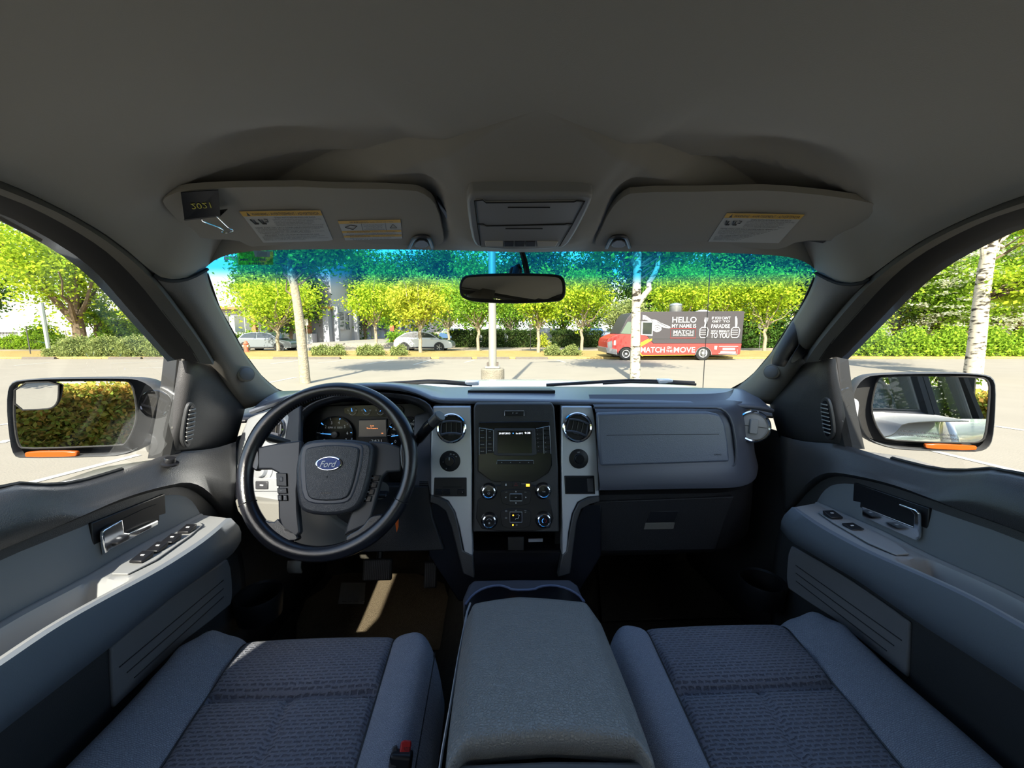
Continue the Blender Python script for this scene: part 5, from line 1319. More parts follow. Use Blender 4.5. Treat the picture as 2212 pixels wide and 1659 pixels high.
# ================================================================ DOOR MIRRORS
def side_mirror(l_out, l_in, X, Y, d_out, right):
    lab = 'large black %s door mirror%s with an amber lamp along its lower edge' % ('passenger' if right else 'driver', '' if right else ' and small inset spotter mirror')
    t = thing('side_mirror', lab if right else 'black driver door mirror with inset spotter mirror and amber lamp strip', 'mirror', (X, Y, CZ-.2))
    if right: t['label'] = 'black passenger door mirror reflecting the truck side above an amber lamp strip'
    mc = H(sum(p[0] for p in l_in)/len(l_in), sum(p[1] for p in l_in)/len(l_in), gY(Y)); di = nrm(mc-CAM); nn = nrm(nrm(d_out)-di)
    g = lambda d: plane(mc+nn*d, nn)
    nh = nrm(nn*.75+np.array([0, -1, 0])*.35); fy = -nh
    q = smooth(HL(l_out, plane(mc+nh*.012, nh)), 1, True); c = sum(q)/len(q)
    m = MB(); back = [p*.86+c*.14+fy*.075 for p in q]
    m.grid([[p*.955+c*.045+fy*.012 for p in q], [p*.975+c*.025-fy*.004 for p in q], q, [p+fy*.03 for p in q], [p*.95+c*.05+fy*.06 for p in q], back, [c+fy*.085]*len(q)], closed=True)
    m.build('mirror_housing', mat('mirror_shell_plastic', (.06, .062, .065), .55, bump=('noise', 500, .2, .0004)), t, fix=True, angle=60)
    MB().prism([p*.93+c*.07+fy*.05 for p in q], fy*.01).build('mirror_well', M_rub, t)
    gc = mc
    pl_ = plane(gc, nn)
    gq = smooth(HL(l_in, pl_), 1, True)
    MB().prism(gq, -nn*.003).build('mirror_glass', M_mirror, t)
    MB().tube(gq, .0022, 6, closed=True).build('glass_rim', M_rub, t)
    t['_'] = 0; del t['_']
    return t, nn, pl_, plane(mc+nh*.014, nh), -nh
LO = [(15, 850), (22, 828), (40, 820), (120, 816), (280, 815), (310, 820), (338, 838), (347, 862), (340, 885), (330, 920), (322, 945), (310, 965), (270, 984), (200, 988), (45, 990), (30, 985), (22, 960), (15, 900)]
LI = [(34, 834), (44, 826), (140, 822), (270, 822), (282, 826), (290, 845), (297, 895), (288, 930), (272, 958), (262, 962), (140, 967), (50, 969), (40, 962), (33, 930), (30, 880)]
t, nn, pl_, hp_l, hx_ = side_mirror(LO, LI, -.9, .90, (-.30, -1, -.03), False)
sp_ = [(32, 828), (127, 824), (127, 855), (124, 870), (115, 880), (100, 884), (32, 886)]
nd = nrm(nn+np.array([.02, 0, -.10])); s0 = H(80, 855, pl_)+nn*.004
gq = HL(sp_, plane(s0, nd)); MB().prism(smooth(gq, 1, True), -nd*.002).build('spotter_mirror', M_mirror, t)
MB().tube(smooth(gq, 1, True), .0018, 6, closed=True).build('spotter_rim', M_rub, t)
MB().prism(smooth(HL([(54, 975), (163, 974), (166, 980), (163, 988), (56, 990), (52, 984)], hp_l), 1, True), hx_*.01).build('turn_signal', M_amber, t, bevel=.002)
MB().box((-.835, 1.01, CZ-.25), (.09, .08, .12)).build('mirror_arm', M_paint, t, bevel=.02, seg=3)
RO = [(1838, 862), (1842, 840), (1858, 818), (1880, 808), (1960, 805), (2080, 805), (2125, 808), (2145, 815), (2152, 835), (2150, 900), (2145, 950), (2135, 968), (2115, 976), (2080, 976), (1960, 973), (1920, 968), (1880, 955), (1862, 935), (1850, 900)]
RI = [(1896, 818), (1905, 813), (2000, 811), (2120, 815), (2134, 822), (2138, 840), (2134, 900), (2128, 945), (2118, 954), (2100, 957), (2000, 955), (1915, 950), (1905, 940), (1890, 915), (1882, 885), (1887, 850)]
t, nn, pl_, hp_l, hx_ = side_mirror(RO, RI, 1.05, .96, (-.215, -1, -.01), True)
MB().prism(smooth(HL([(2001, 958), (2108, 962), (2112, 967), (2108, 974), (2003, 970), (1999, 964)], hp_l), 1, True), hx_*.01).build('turn_signal', M_amber, t, bevel=.002)
m = MB(); xa = rC; ya = nrm(np.cross(nn, rC)); 
m.text('OBJECTS IN MIRROR ARE', H(2005, 936, lambda p: pl_(p)-.002), nrm(np.cross((0, 0, 1), nn)), (0, 0, 1), .0045, w=.105, lift=.002).text('CLOSER THAN THEY APPEAR', H(2005, 944, lambda p: pl_(p)-.002), nrm(np.cross((0, 0, 1), nn)), (0, 0, 1), .0045, w=.115, lift=.002)
m.build('lettering', M_spoke, t)
MB().box((2*XC+.835, 1.03, CZ-.24), (.09, .08, .12)).build('mirror_arm', M_paint, t, bevel=.02, seg=3)
# ================================================================ OUTDOORS (a frame turned with the view: x right, d ahead)
def omat(name, col, *a, **k): return mat(name, tuple(c*.66 for c in col), *a, **k)
def G(px, py): 
    q = H(px, py, gZ(-CZ), .3, 90, 400); return (float(np.dot(q, _r)), float(np.dot(q, _f)))
def X(px, d): return (px-1106)/FPX*d/1.0*0.995
def eplace(o, x, d, z=0, rz=0.0):
    o.location = ext(x, d, z); o.rotation_euler = (0, 0, -YAW+rz); return o
def ething(name, label, cat, x, d, z=0, rz=0.0, group=None):
    return thing(name, label, cat, ext(x, d, z), -YAW+rz, group)
def eb(m, name, mats, x=0, d=0, z=0, **k): return eplace(m.build(name, mats, None, **k), x, d, z)
M_asph = omat('asphalt', (.42, .37, .29), .95, spec=.2, vary=(.9, .10), bump=('noise', 45, .5, .01))
M_grassdry = omat('dry_grass', (.54, .39, .15), 1.0, spec=.05, vary=(1.6, .30), bump=('noise', 14, 1.0, .06))
M_conc = omat('concrete', (.40, .37, .31), .9, spec=.2, vary=(6, .25), bump=('noise', 40, .6, .01))
M_side = omat('pale_paving', (.50, .41, .30), .95, spec=.1, vary=(.5, .08))
M_line = omat('line_paint', (.72, .70, .62), .8)
struct(eb(MB().box((0, 6, -.1), (240, 150, .2)), 'floor_lot', M_asph))
struct(eb(MB().box((10, 26.6, .04), (120, 7.4, .16)), 'trim_10', M_grassdry, bevel=.05))
struct(eb(MB().box((0, 34.2, .03), (200, 7.6, .06)), 'floor_road', M_side))
struct(eb(MB().box((30, 60, .2), (100, 42, .5)), 'floor_upper_lot', M_conc))
struct(eb(MB().prism([(-24, 38, .05), (-11.5, 38, .05), (-9.6, 60, 1.35), (-9, 110, 2.0), (-40, 110, 2.0), (-24, 50, .05)], (0, 0, -.3)), 'floor_ramp', omat('pink_paving', (.55, .40, .32), .9)))
# grass shrub bed on the left and curbs
curbs = [(585, 655), (668, 722), (862, 924), (953, 1012), (1030, 1100), (1118, 1180), (375, 300), (230, 292), (60, 85), (440, 520)]
ORD = 'first second third fourth fifth sixth seventh eighth ninth tenth eleventh twelfth thirteenth fourteenth fifteenth sixteenth seventeenth'.split()
c0 = None
for i, (a, b) in enumerate(curbs):
    xa, xb = sorted((X(a, 22.6), X(b, 22.6)))
    if c0 is None:
        c0 = MB().prism([(-.95, -.09, 0), (-.95, -.06, .13), (-.95, .06, .13), (-.95, .09, 0)], (1.9, 0, 0)).build('parking_curb', omat('curb_concrete', (.20, .17, .14), .95, vary=(8, .3)), None, bevel=.01, sm=False)
        o = c0
    else: o = c0.copy(); COL.objects.link(o)
    eplace(o, (xa+xb)/2, 22.75, 0); tag(o, ('weathered parking curb along the verge, %s from the left' % ORD[sorted(curbs).index((a, b))]), 'curb', 'parking curbs along the verge')
m = MB()
def line(p0, p1, w=.11):
    a = np.array([*G(*p0), .006]); b = np.array([*G(*p1), .006]); t = nrm(b-a); s = np.cross((0, 0, 1), t)*w/2
    m.add([a-s, b-s, b+s, a+s], [(0, 1, 2, 3)])
for p in (((60, 1045), (300, 983)), ((2005, 972), (2212, 1022)), ((20, 916), (0, 918)), ((0, 958), (18, 951)), ((2150, 921), (2212, 930)), ((585, 786), (645, 779)), ((687, 784), (742, 779)), ((790, 787), (850, 778)), ((893, 788), (930, 778)), ((1003, 783), (1025, 778)), ((1203, 778), (1222, 783)), ((570, 829), (640, 815)), ((30, 790), (110, 783)), ((240, 785), (340, 781)), ((300, 795), (380, 793))):
    line(*p)
eb(m, 'trim_11', M_line, sm=False)['kind'] = 'structure'
m = MB().prism([(-30, 21.6, 0), (-17, 21.9, 0), (-17.3, 27, 0), (-30, 27, 0)], (0, 0, .1))
# ---------------- foliage
def leafmat(name, c1, c2, tr=.35):
    c1 = tuple(min(.9, c*.86) for c in c1); c2 = tuple(c*.70 for c in c2)
    m = bpy.data.materials.new(name); m.use_nodes = True; nt = m.node_tree; nt.nodes.clear()
    o = nt.nodes.new('ShaderNodeOutputMaterial'); d = nt.nodes.new('ShaderNodeBsdfDiffuse'); t = nt.nodes.new('ShaderNodeBsdfTranslucent')
    g = nt.nodes.new('ShaderNodeNewGeometry'); mx = nt.nodes.new('ShaderNodeMix'); mx.data_type = 'RGBA'
    mx.inputs[6].default_value = (*c1, 1); mx.inputs[7].default_value = (*c2, 1)
    nt.links.new(g.outputs['Random Per Island'], mx.inputs[0]); nt.links.new(mx.outputs[2], d.inputs[0]); nt.links.new(mx.outputs[2], t.inputs[0])
    s = nt.nodes.new('ShaderNodeMixShader'); s.inputs[0].default_value = tr
    nt.links.new(d.outputs[0], s.inputs[1]); nt.links.new(t.outputs[0], s.inputs[2]); nt.links.new(s.outputs[0], o.inputs[0]); return m
L_lime = leafmat('lime_leaves', (.60, .72, .05), (.30, .50, .035))
L_gold = leafmat('gold_leaves', (.72, .70, .07), (.42, .56, .05))
L_mid = leafmat('green_leaves', (.36, .58, .05), (.15, .34, .04))
L_dark = leafmat('dark_leaves', (.16, .30, .05), (.05, .13, .03))
L_sage = leafmat('sage_leaves', (.42, .46, .16), (.22, .30, .09))
L_hedge = leafmat('hedge_leaves', (.40, .56, .05), (.20, .38, .03))
L_shade_hedge = leafmat('shaded_hedge_leaves', (.09, .14, .035), (.03, .06, .02))  # shade of the trees is put into the leaf colour
L_flow = leafmat('blossom', (.85, .84, .62), (.66, .68, .42))
L_red = leafmat('reddish_leaves', (.75, .42, .10), (.45, .60, .10), .65)
L_back = leafmat('backlit_leaves', (.42, .62, .08), (.20, .36, .05), .6)
M_bark = omat('pale_bark', (.46, .39, .28), .95, spec=.1, vary=(9, .45), bump=('noise', 18, 1.0, .03))
M_barkd = omat('brown_bark', (.20, .15, .10), .95, spec=.1, vary=(6, .4))
def birch_mat():
    m = omat('birch_bark', (.60, .55, .45), .9, spec=.1); nt = m.node_tree; b = nt.nodes['Principled BSDF']
    tc = nt.nodes.new('ShaderNodeTexCoord'); mp = nt.nodes.new('ShaderNodeMapping'); mp.inputs['Scale'].default_value = (1.0, 1.0, 2.6)
    v = nt.nodes.new('ShaderNodeTexNoise'); v.inputs['Scale'].default_value = 4.5; v.inputs['Detail'].default_value = 6; r = nt.nodes.new('ShaderNodeValToRGB')
    r.color_ramp.elements[0].position = .36; r.color_ramp.elements[0].color = (.04, .033, .026, 1); r.color_ramp.elements[1].position = .47; r.color_ramp.elements[1].color = (.45, .40, .31, 1)
    nt.links.new(tc.outputs['Object'], mp.inputs[0]); nt.links.new(mp.outputs[0], v.inputs[0]); nt.links.new(v.outputs[0], r.inputs[0]); nt.links.new(r.outputs[0], b.inputs['Base Color']); return m
M_birch = birch_mat()
def leaf_mesh(name, centers, spread, per, size, m, up=.5, seed=0, flat=.7):
    rg = np.random.default_rng(seed); C = np.repeat(np.array(centers), per, axis=0); n = len(C)
    sp = np.repeat(np.broadcast_to(np.array(spread, float), (len(centers),)), per) if np.ndim(spread) else np.full(n, spread)
    pos = C+rg.normal(size=(n, 3))*sp[:, None]*np.array([1, 1, flat])*.5
    nn = rg.normal(size=(n, 3))+np.array([0, 0, up*2]); nn /= np.linalg.norm(nn, axis=1)[:, None]
    a = rg.normal(size=(n, 3)); a -= nn*np.sum(a*nn, axis=1)[:, None]; a /= np.linalg.norm(a, axis=1)[:, None]; b = np.cross(nn, a)
    s = size*(.6+.8*rg.random(n))[:, None]
    v = np.empty((n, 4, 3)); v[:, 0] = pos-a*s*.6; v[:, 1] = pos+b*s*.36+nn*s*.08; v[:, 2] = pos+a*s*.6; v[:, 3] = pos-b*s*.36+nn*s*.08
    me = bpy.data.meshes.new(name); me.vertices.add(n*4); me.vertices.foreach_set('co', v.reshape(-1))
    me.loops.add(n*4); me.loops.foreach_set('vertex_index', np.arange(n*4)); me.polygons.add(n)
    me.polygons.foreach_set('loop_start', np.arange(0, n*4, 4)); me.polygons.foreach_set('loop_total', np.full(n, 4)); me.update(); me.validate()
    me.materials.append(m); return me
def ell(n, r, c, seed, shell=.55, low=-1):
    rg = np.random.default_rng(seed); o = []
    while len(o) < n:
        p = rg.normal(size=3); p /= np.linalg.norm(p)
        if p[2] < low: continue
        k = shell+(1-shell)*rg.random()
        k *= (.80+.35*math.sin(p[0]*5+seed)*math.cos(p[1]*4+p[2]*3))
        o.append(np.array(c)+p*k*np.array(r))
    return o
def limb(p0, p1, r0, r1, wig=.05, n=6, seed=0):
    rg = np.random.default_rng(seed); p0 = np.array(p0, float); p1 = np.array(p1, float)
    return [p0*(1-t)+p1*t+rg.normal(size=3)*wig*math.sin(math.pi*t) for t in np.linspace(0, 1, n)], [r0*(1-t)+r1*t for t in np.linspace(0, 1, n)]
TREE_MESH = {}
def tree(label, x, d, h0, h1, rad, leaf, key, trunk=.12, nc=110, per=55, size=.17, bark=None, z=0, group=None, name='street_tree', lean=(0, 0), up=.5, cshape=1.0, extra=None, seed=1, cone=0):
    t = ething(name, label, 'tree', x, d, z, 0, group)
    k = (key, leaf.name)
    if k not in TREE_MESH:
        c = (lean[0], lean[1], (h0+h1)/2); R_ = (rad, rad*.95, (h1-h0)/2*1.05)
        cs = ell(nc, R_, c, seed, .45)
        if cone: cs = [np.array([c[0]+(p[0]-c[0])*(1.25-1.1*(p[2]-h0)/(h1-h0)), c[1]+(p[1]-c[1])*(1.25-1.1*(p[2]-h0)/(h1-h0)), p[2]]) for p in cs]
        lm = leaf_mesh('crown', cs, rad*.30, per, size, leaf, up, seed)
        m = MB(); tt = limb((0, 0, 0), (lean[0]*.8, lean[1]*.8, h0+(h1-h0)*.35), trunk, trunk*.6, .05, 8, seed); m.tube(tt[0], tt[1], 10)
        tm = m
        bm = MB(); rg = np.random.default_rng(seed+5)
        for q in range(12):
            a = rg.random()*6.28; zz = h0*(.75+.3*rg.random()); 
            e = (lean[0]+math.cos(a)*rad*.7, lean[1]+math.sin(a)*rad*.7, h0+(h1-h0)*(.3+.6*rg.random()))
            l = limb((lean[0]*.5, lean[1]*.5, zz), e, trunk*.38, trunk*.08, .12, 6, seed+q); bm.tube(l[0], l[1], 6)
        TREE_MESH[k] = (lm, tm, bm)
    lm, tm, bm = TREE_MESH[k]
    if isinstance(tm, MB):
        a = tm.build('trunk', bark or M_barkd, t, world=False); b = bm.build('branches', bark or M_barkd, t, world=False)
        TREE_MESH[k] = (lm, a.data, b.data)
    else:
        for nm, me in (('trunk', tm), ('branches', bm)):
            o = bpy.data.objects.new(nm, me); COL.objects.link(o); o.parent = t
    o = bpy.data.objects.new('foliage', lm); COL.objects.link(o); o.parent = t
    return t
def bush(label, x, d, w, dp, h, leaf, key, per=26, nc=110, size=.10, z=0, cat='shrub', name='shrub', group=None, rz=0, box=False, seed=3):
    rg = np.random.default_rng(seed)
    if ('b', key) not in TREE_MESH:
        cs = []
        if box:
            while len(cs) < nc:
                p = np.array([(rg.random()-.5)*w, (rg.random()-.5)*dp, rg.random()*h])
                f = rg.integers(3)
                if f == 0: p[1] = -dp/2+.05
                elif f == 1: p[2] = h-.05
                cs.append(p+rg.normal(size=3)*np.array([.05, .03, .03]))
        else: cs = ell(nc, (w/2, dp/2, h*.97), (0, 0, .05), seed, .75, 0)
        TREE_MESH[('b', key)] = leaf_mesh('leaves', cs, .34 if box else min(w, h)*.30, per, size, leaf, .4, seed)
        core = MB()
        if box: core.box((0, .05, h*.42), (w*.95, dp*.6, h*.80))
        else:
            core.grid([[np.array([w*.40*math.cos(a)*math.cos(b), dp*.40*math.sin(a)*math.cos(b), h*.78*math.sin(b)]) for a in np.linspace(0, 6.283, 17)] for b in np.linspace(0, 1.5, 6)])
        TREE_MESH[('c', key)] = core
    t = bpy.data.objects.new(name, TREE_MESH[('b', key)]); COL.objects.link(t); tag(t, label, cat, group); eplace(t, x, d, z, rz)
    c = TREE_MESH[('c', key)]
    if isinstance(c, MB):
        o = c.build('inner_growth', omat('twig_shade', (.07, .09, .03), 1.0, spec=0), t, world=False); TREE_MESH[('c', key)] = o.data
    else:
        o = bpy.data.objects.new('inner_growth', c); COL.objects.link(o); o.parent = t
    return t
# foreground trees
# left foreground tree
def fore(label, px, d, top, crown_c, crown_r, leaf, bark, trunk, forks, nc, per, size, seed, name='tree', hmin=0):
    x = X(px, d); t = ething(name, label, 'tree', x, d, 0)
    m = MB(); pts = [np.array(p) for p in top]; m.tube(resample(smooth(pts, 1), 14), list(np.linspace(trunk, trunk*.62, 14)), 16); m.build('trunk', bark, t, world=False)
    for k, (a, b, r0, r1) in enumerate(forks):
        l = limb(a, b, r0, r1, .08, 7, seed+k); MB().tube(l[0], l[1], 10).build('branch', bark, t, world=False)
    cs = []
    for q, (c, r) in enumerate(zip(crown_c, crown_r)): cs += ell(int(nc/len(crown_c)), r, c, seed+q*3, .35)
    rg = np.random.default_rng(seed)
    bm = MB()
    for q in cs[::4]:
        s = np.array(top[-1]) if q[2] > top[-1][2] else np.array([top[-1][0]*.8, 0, max(2.6, q[2]-.8)])
        l = limb(s, q, .03, .008, .15, 5, seed); bm.tube(l[0], l[1], 5)
    bm.build('twigs', M_barkd, t, world=False)
    o = bpy.data.objects.new('foliage', leaf_mesh('foliage', cs, .75, per, size, leaf, .6, seed, .5)); COL.objects.link(o); o.parent = t
    return t
fore('straight pale barked tree standing in the lot ahead of the steering wheel', 652, 12.2, [(.02, 0, 0), (.0, 0, 1.2), (-.04, 0, 2.4), (-.14, 0, 3.3), (-.25, 0, 4.6)], [(-.75, .3, 4.35), (.55, .2, 4.2), (-.3, .3, 6.0)], [(1.25, 1.2, .85), (1.0, 1.0, .6), (2.4, 2, 1.6)], L_mid, M_bark, .155,
     [((-.12, 0, 3.0), (-.62, .1, 4.4), .07, .04), ((-.16, 0, 3.3), (.15, 0, 5.0), .07, .04), ((-.16, 0, 3.4), (1.5, .1, 4.5), .04, .02)], 420, 50, .11, 11)
fore('pale patchy barked tree forking in front of the red food truck', 1372, 13.0, [(.05, 0, 0), (.0, 0, 1.4), (-.02, 0, 2.6), (-.05, 0, 4.2), (.0, 0, 5.2)], [(-.7, .3, 4.7), (1.3, .4, 4.6), (.2, .3, 6.2)], [(1.5, 1.3, .75), (1.5, 1.3, .85), (2.4, 2, 1.6)], L_mid, M_birch, .17,
     [((.02, 0, 2.35), (.62, 0, 3.7), .10, .075), ((.62, 0, 3.7), (.72, 0, 5.6), .075, .05), ((-.03, 0, 3.6), (-.6, 0, 5.0), .07, .04)], 260, 44, .125, 23)
fore('white barked birch tree standing beyond the passenger door mirror', 2113, 13.4, [(-.0, 0, 0), (-.05, 0, 1.4), (-.14, 0, 2.8), (-.16, 0, 4.2), (-.05, 0, 6.0)], [(-.8, .2, 6.2), (1.5, .2, 5.6), (.9, -.3, 3.1)], [(2.0, 1.5, 1.3), (2.0, 1.5, 1.3), (.8, .7, .55)], L_lime, M_birch, .24,
     [((-.14, 0, 2.8), (-.35, 0, 4.6), .11, .08), ((-.1, 0, 4.0), (1.0, 0, 5.6), .09, .04), ((.3, 0, 4.4), (-1.4, .3, 5.4), .05, .02)], 260, 44, .12, 37)
# street trees beyond the verge
ST = [(600, 29.5, 1.9, 6.3, 4.3, L_lime, 'wide', 'wide golden green street tree behind the pale trunk on the left'),
      (812, 33, 2.3, 6.1, 2.5, L_lime, 'mid', 'bright lime street tree before the building with black script sign'),
      (908, 27.7, 1.9, 5.9, 2.3, L_gold, 'vee', 'yellow green street tree in front of the white hatchback'),
      (1033, 31, 2.0, 6.0, 2.6, L_mid, 'mid', 'green street tree just left of the tall lamp post'),
      (1103, 40, 2.0, 6.4, 2.8, L_mid, 'mid', 'green street tree directly beneath the rear view mirror'),
      (1163, 27.7, 2.0, 5.6, 2.2, L_lime, 'vee', 'lime street tree just right of the tall lamp post'),
      (1257, 31, 2.0, 6.8, 2.9, L_lime, 'mid2', 'bright green street tree between lamp post and food truck'),
      (1652, 30, 2.1, 6.2, 2.9, L_lime, 'mid2', 'lime street tree right behind the food truck rear'),
      (1470, 30, 2.6, 6.6, 3.0, L_lime, 'mid2', 'lime tree rising behind the middle of the food truck'),
      (1345, 36, 1.6, 4.6, 2.4, L_sage, 'mid3', 'soft sage green tree behind the food truck hood'),
      (1560, 32, 2.6, 6.8, 3.2, L_lime, 'mid4', 'lime tree rising behind the rear half of the food truck'),
      (970, 36, 2.0, 6.2, 2.9, L_lime, 'mid2', 'lime tree behind the nose of the white hatchback')]
for i, (px, d, h0, h1, r, lf, key, lab) in enumerate(ST):
    tree(lab, X(px, d), d, h0, h1, r, lf, key, trunk=.13, nc=120, per=52, size=.17, bark=M_bark, group='street trees beyond the verge', seed=5+i)
# tall background trees
BT = [(585, 44, 12.0), (630, 46, 12.6), (790, 56, 15), (850, 50, 15), (905, 52, 14.2), (965, 52, 16.5), (1030, 48, 14.5), (1100, 52, 13), (1160, 48, 15.2), (1215, 54, 17), (1270, 50, 15.8), (1395, 50, 15), (1450, 46, 14.5), (1530, 48, 15.5), (1600, 46, 15), (1670, 44, 14.5), (1740, 40, 14)]
for i, (px, d, h) in enumerate(BT):
    tree('tall green backdrop tree beyond the street trees, %s from the left' % ORD[i], X(px, d), d, 1.5, h, 4.0+.3*(i % 3), L_dark if i % 3 else L_mid, 'bk%d' % (i % 3), trunk=.22, nc=200, per=60, size=.30, group='tall backdrop trees', name='background_tree', seed=60+i % 3)
# left window
tree('big spreading lime tree seen through the driver window', X(172, 29), 29, 2.4, 10.6, 5.0, L_lime, 'bigL', trunk=.42, nc=300, per=52, size=.20, seed=81, name='tree')
tree('smaller lime tree close to the windscreen pillar in the driver window', X(345, 31), 31, 1.8, 7.6, 2.9, L_lime, 'mid5', trunk=.14, nc=170, per=45, size=.19, seed=82, name='tree')
tree('small young tree behind the sage bushes in the driver window', X(210, 32), 32, 1.6, 4.6, 1.5, L_mid, 'sm', trunk=.09, nc=70, per=45, size=.15, seed=84, name='tree')
tree('dark conifer at the left edge of the driver window', X(-15, 42), 42, 3.2, 13, 3.6, L_dark, 'con', trunk=.3, nc=170, per=44, size=.28, seed=85, name='conifer_tree')
tree('loose lime tree branch cluster high at the far left', X(-150, 27), 27, 6.0, 13, 5.2, L_lime, 'top', trunk=.35, nc=240, per=45, size=.2, seed=86, name='tree')
for i, (px, w, h, s) in enumerate(((165, 2.0, 1.28, 3), (226, 2.0, 1.38, 4), (288, 2.0, 1.42, 5), (350, 2.0, 1.38, 6))):
    bush('%s sage green mound in the row of bushes by the lot, driver window' % ('leftmost', 'second', 'third', 'rightmost')[i], X(px, 23.9), 23.9, w, 1.8, h, L_sage, 'sage', per=40, nc=190, size=.085, group='sage green bushes')
bush('small grey green bush at the left end of the sage bushes', X(112, 23.8), 23.8, 1.1, 1.0, .62, L_sage, 'smallsage', per=30, nc=90, size=.07)
bush('tall bright clipped hedge beyond the sage bushes in the driver window', X(272, 37), 37, 4.4, 1.5, 3.3, L_hedge, 'hl1', per=26, nc=420, size=.15, box=True, cat='hedge', name='hedge')
bush('round green hedge behind the pale lamp post in the driver window', X(92, 36), 36, 3.0, 2.0, 2.3, L_hedge, 'hl2', per=26, nc=260, size=.15, cat='hedge', name='hedge')
for i, (px, w) in enumerate(((20, 3.6), (70, 3.0), (128, 2.6), (205, 3.0), (300, 4.6), (360, 3.0))):
    bush('low rounded green hedge across the road in the driver window, %s from the left' % ORD[i], X(px, 34), 34, 3.6, 1.6, 1.25, L_hedge, 'hl3', per=24, nc=230, size=.12, cat='hedge', name='hedge', group='low hedges across the road')
# low grey shrubs on the verge
for i, (px, lab) in enumerate(((690, 'low grey green shrub on the verge right of the pale trunk'), (725, 'low grey green shrub touching its twin on the verge'), (787, 'low grey shrub on the verge beneath the lime tree'), (810, 'low grey shrub on the verge before the pink ramp'), (860, 'small grey shrub on the verge before the white hatchback'), (1193, 'spiky grey green shrub on the verge right of the lamp post'), (1233, 'dry grey shrub on the verge left of the food truck'))):
    bush(lab, X(px, 24.4), 24.4, 1.25, .9, .62, L_sage, 'verge', per=30, nc=90, size=.075, z=.1, group='low shrubs on the verge')
# shaded hedge across the street
for i, (a, b) in enumerate(((975, 1036), (1042, 1090), (1096, 1160), (1190, 1300))):
    bush('dark clipped hedge section %s across the street' % ('behind the white hatchback', 'beside the lamp post', 'right below the mirror', 'left of the food truck')[i], (X(a, 38)+X(b, 38))/2, 38, (X(b, 38)-X(a, 38)), 1.2, 1.55, L_shade_hedge, 'dh%d' % i, per=24, nc=230, size=.13, box=True, cat='hedge', name='hedge', group='dark hedge sections')
bush('bright leafy gap in the dark hedge, behind the lamp post', X(1170, 37.6), 37.6, 1.3, 1.0, 1.3, L_gold, 'gap', per=26, nc=60, size=.12, cat='hedge', name='hedge')
bush('small square hedge left of the white hatchback', X(862, 41), 41, 2.0, 1.2, 1.3, L_mid, 'gap2', per=26, nc=100, size=.12, box=True, cat='hedge', name='hedge')
bush('dark green hedge behind the food truck rear', X(1640, 37), 37, 4.0, 1.6, 3.4, L_dark, 'dh9', per=26, nc=300, size=.18, box=True, cat='hedge', name='hedge')
bush('green lawn bank behind the grey car', X(520, 40), 40, 9, 2.0, 1.5, L_hedge, 'bank', per=26, nc=400, size=.13, cat='hedge', name='hedge')
# right window
for i, px in enumerate((1875, 1960, 2045, 2130, 2215)):
    bush('bright green leafy hedge, %s of the five sections in the passenger window' % ('first', 'second', 'third', 'fourth', 'fifth')[i], X(px, 24.6), 24.6, 3.2, 2.0, 1.85-.1*(i == 0), L_hedge, 'hr', per=34, nc=300, size=.15, cat='hedge', name='hedge', group='bright hedge sections')
tree('feathery lime conifer at the pillar side of the passenger window', X(1845, 29), 29, .6, 6.5, 2.2, L_lime, 'cn1', trunk=.15, nc=170, per=46, size=.17, seed=90, name='conifer_tree', cone=1)
tree('tall light green tree at the front of the passenger window', X(1935, 31), 31, .8, 10.5, 3.2, L_lime, 'rt1', trunk=.2, nc=230, per=48, size=.18, seed=91, name='tree')
tree('leafy green tree in the middle of the passenger window', X(2010, 30), 30, 1.0, 9.0, 2.9, L_mid, 'rt2', trunk=.2, nc=220, per=48, size=.18, seed=92, name='tree')
def flowtree(label, px, d, h0, h1, r, seed):
    t = tree(label, X(px, d), d, h0, h1, r, L_hedge, 'fl%d' % seed, trunk=.15, nc=200, per=46, size=.18, seed=seed, name='flowering_tree')
    cs = [np.array([0, 0, (h0+h1)/2])+(q-np.array([0, 0, (h0+h1)/2]))*1.12 for q in ell(170, (r*1.02, r*1.0, (h1-h0)/2*1.05), (0, 0, (h0+h1)/2), seed+1, .93)]
    o = bpy.data.objects.new('blossom', leaf_mesh('blossom', cs, r*.20, 34, .16, L_flow, 1.2, seed, .25)); COL.objects.link(o); o.parent = t
flowtree('white flowering tree left of the birch trunk in the passenger window', 2065, 27.5, 1.0, 7.2, 2.7, 101)
flowtree('white flowering tree right of the birch trunk in the passenger window', 2190, 28, 1.2, 8.5, 3.2, 102)
tree('dark tree behind the flowering trees at the right edge', X(2160, 37), 37, 2, 13, 5, L_dark, 'rt3', trunk=.3, nc=200, per=44, size=.3, seed=93, name='tree')
tree('tall green tree behind the flowering trees in the passenger window', X(2040, 40), 40, 2, 14, 5.5, L_mid, 'rt4', trunk=.3, nc=220, per=44, size=.3, seed=94, name='tree')
tree('tall green tree over the right edge of the passenger window', X(2280, 30), 30, 3, 13, 5, L_mid, 'rt5', trunk=.3, nc=220, per=44, size=.24, seed=95, name='tree')
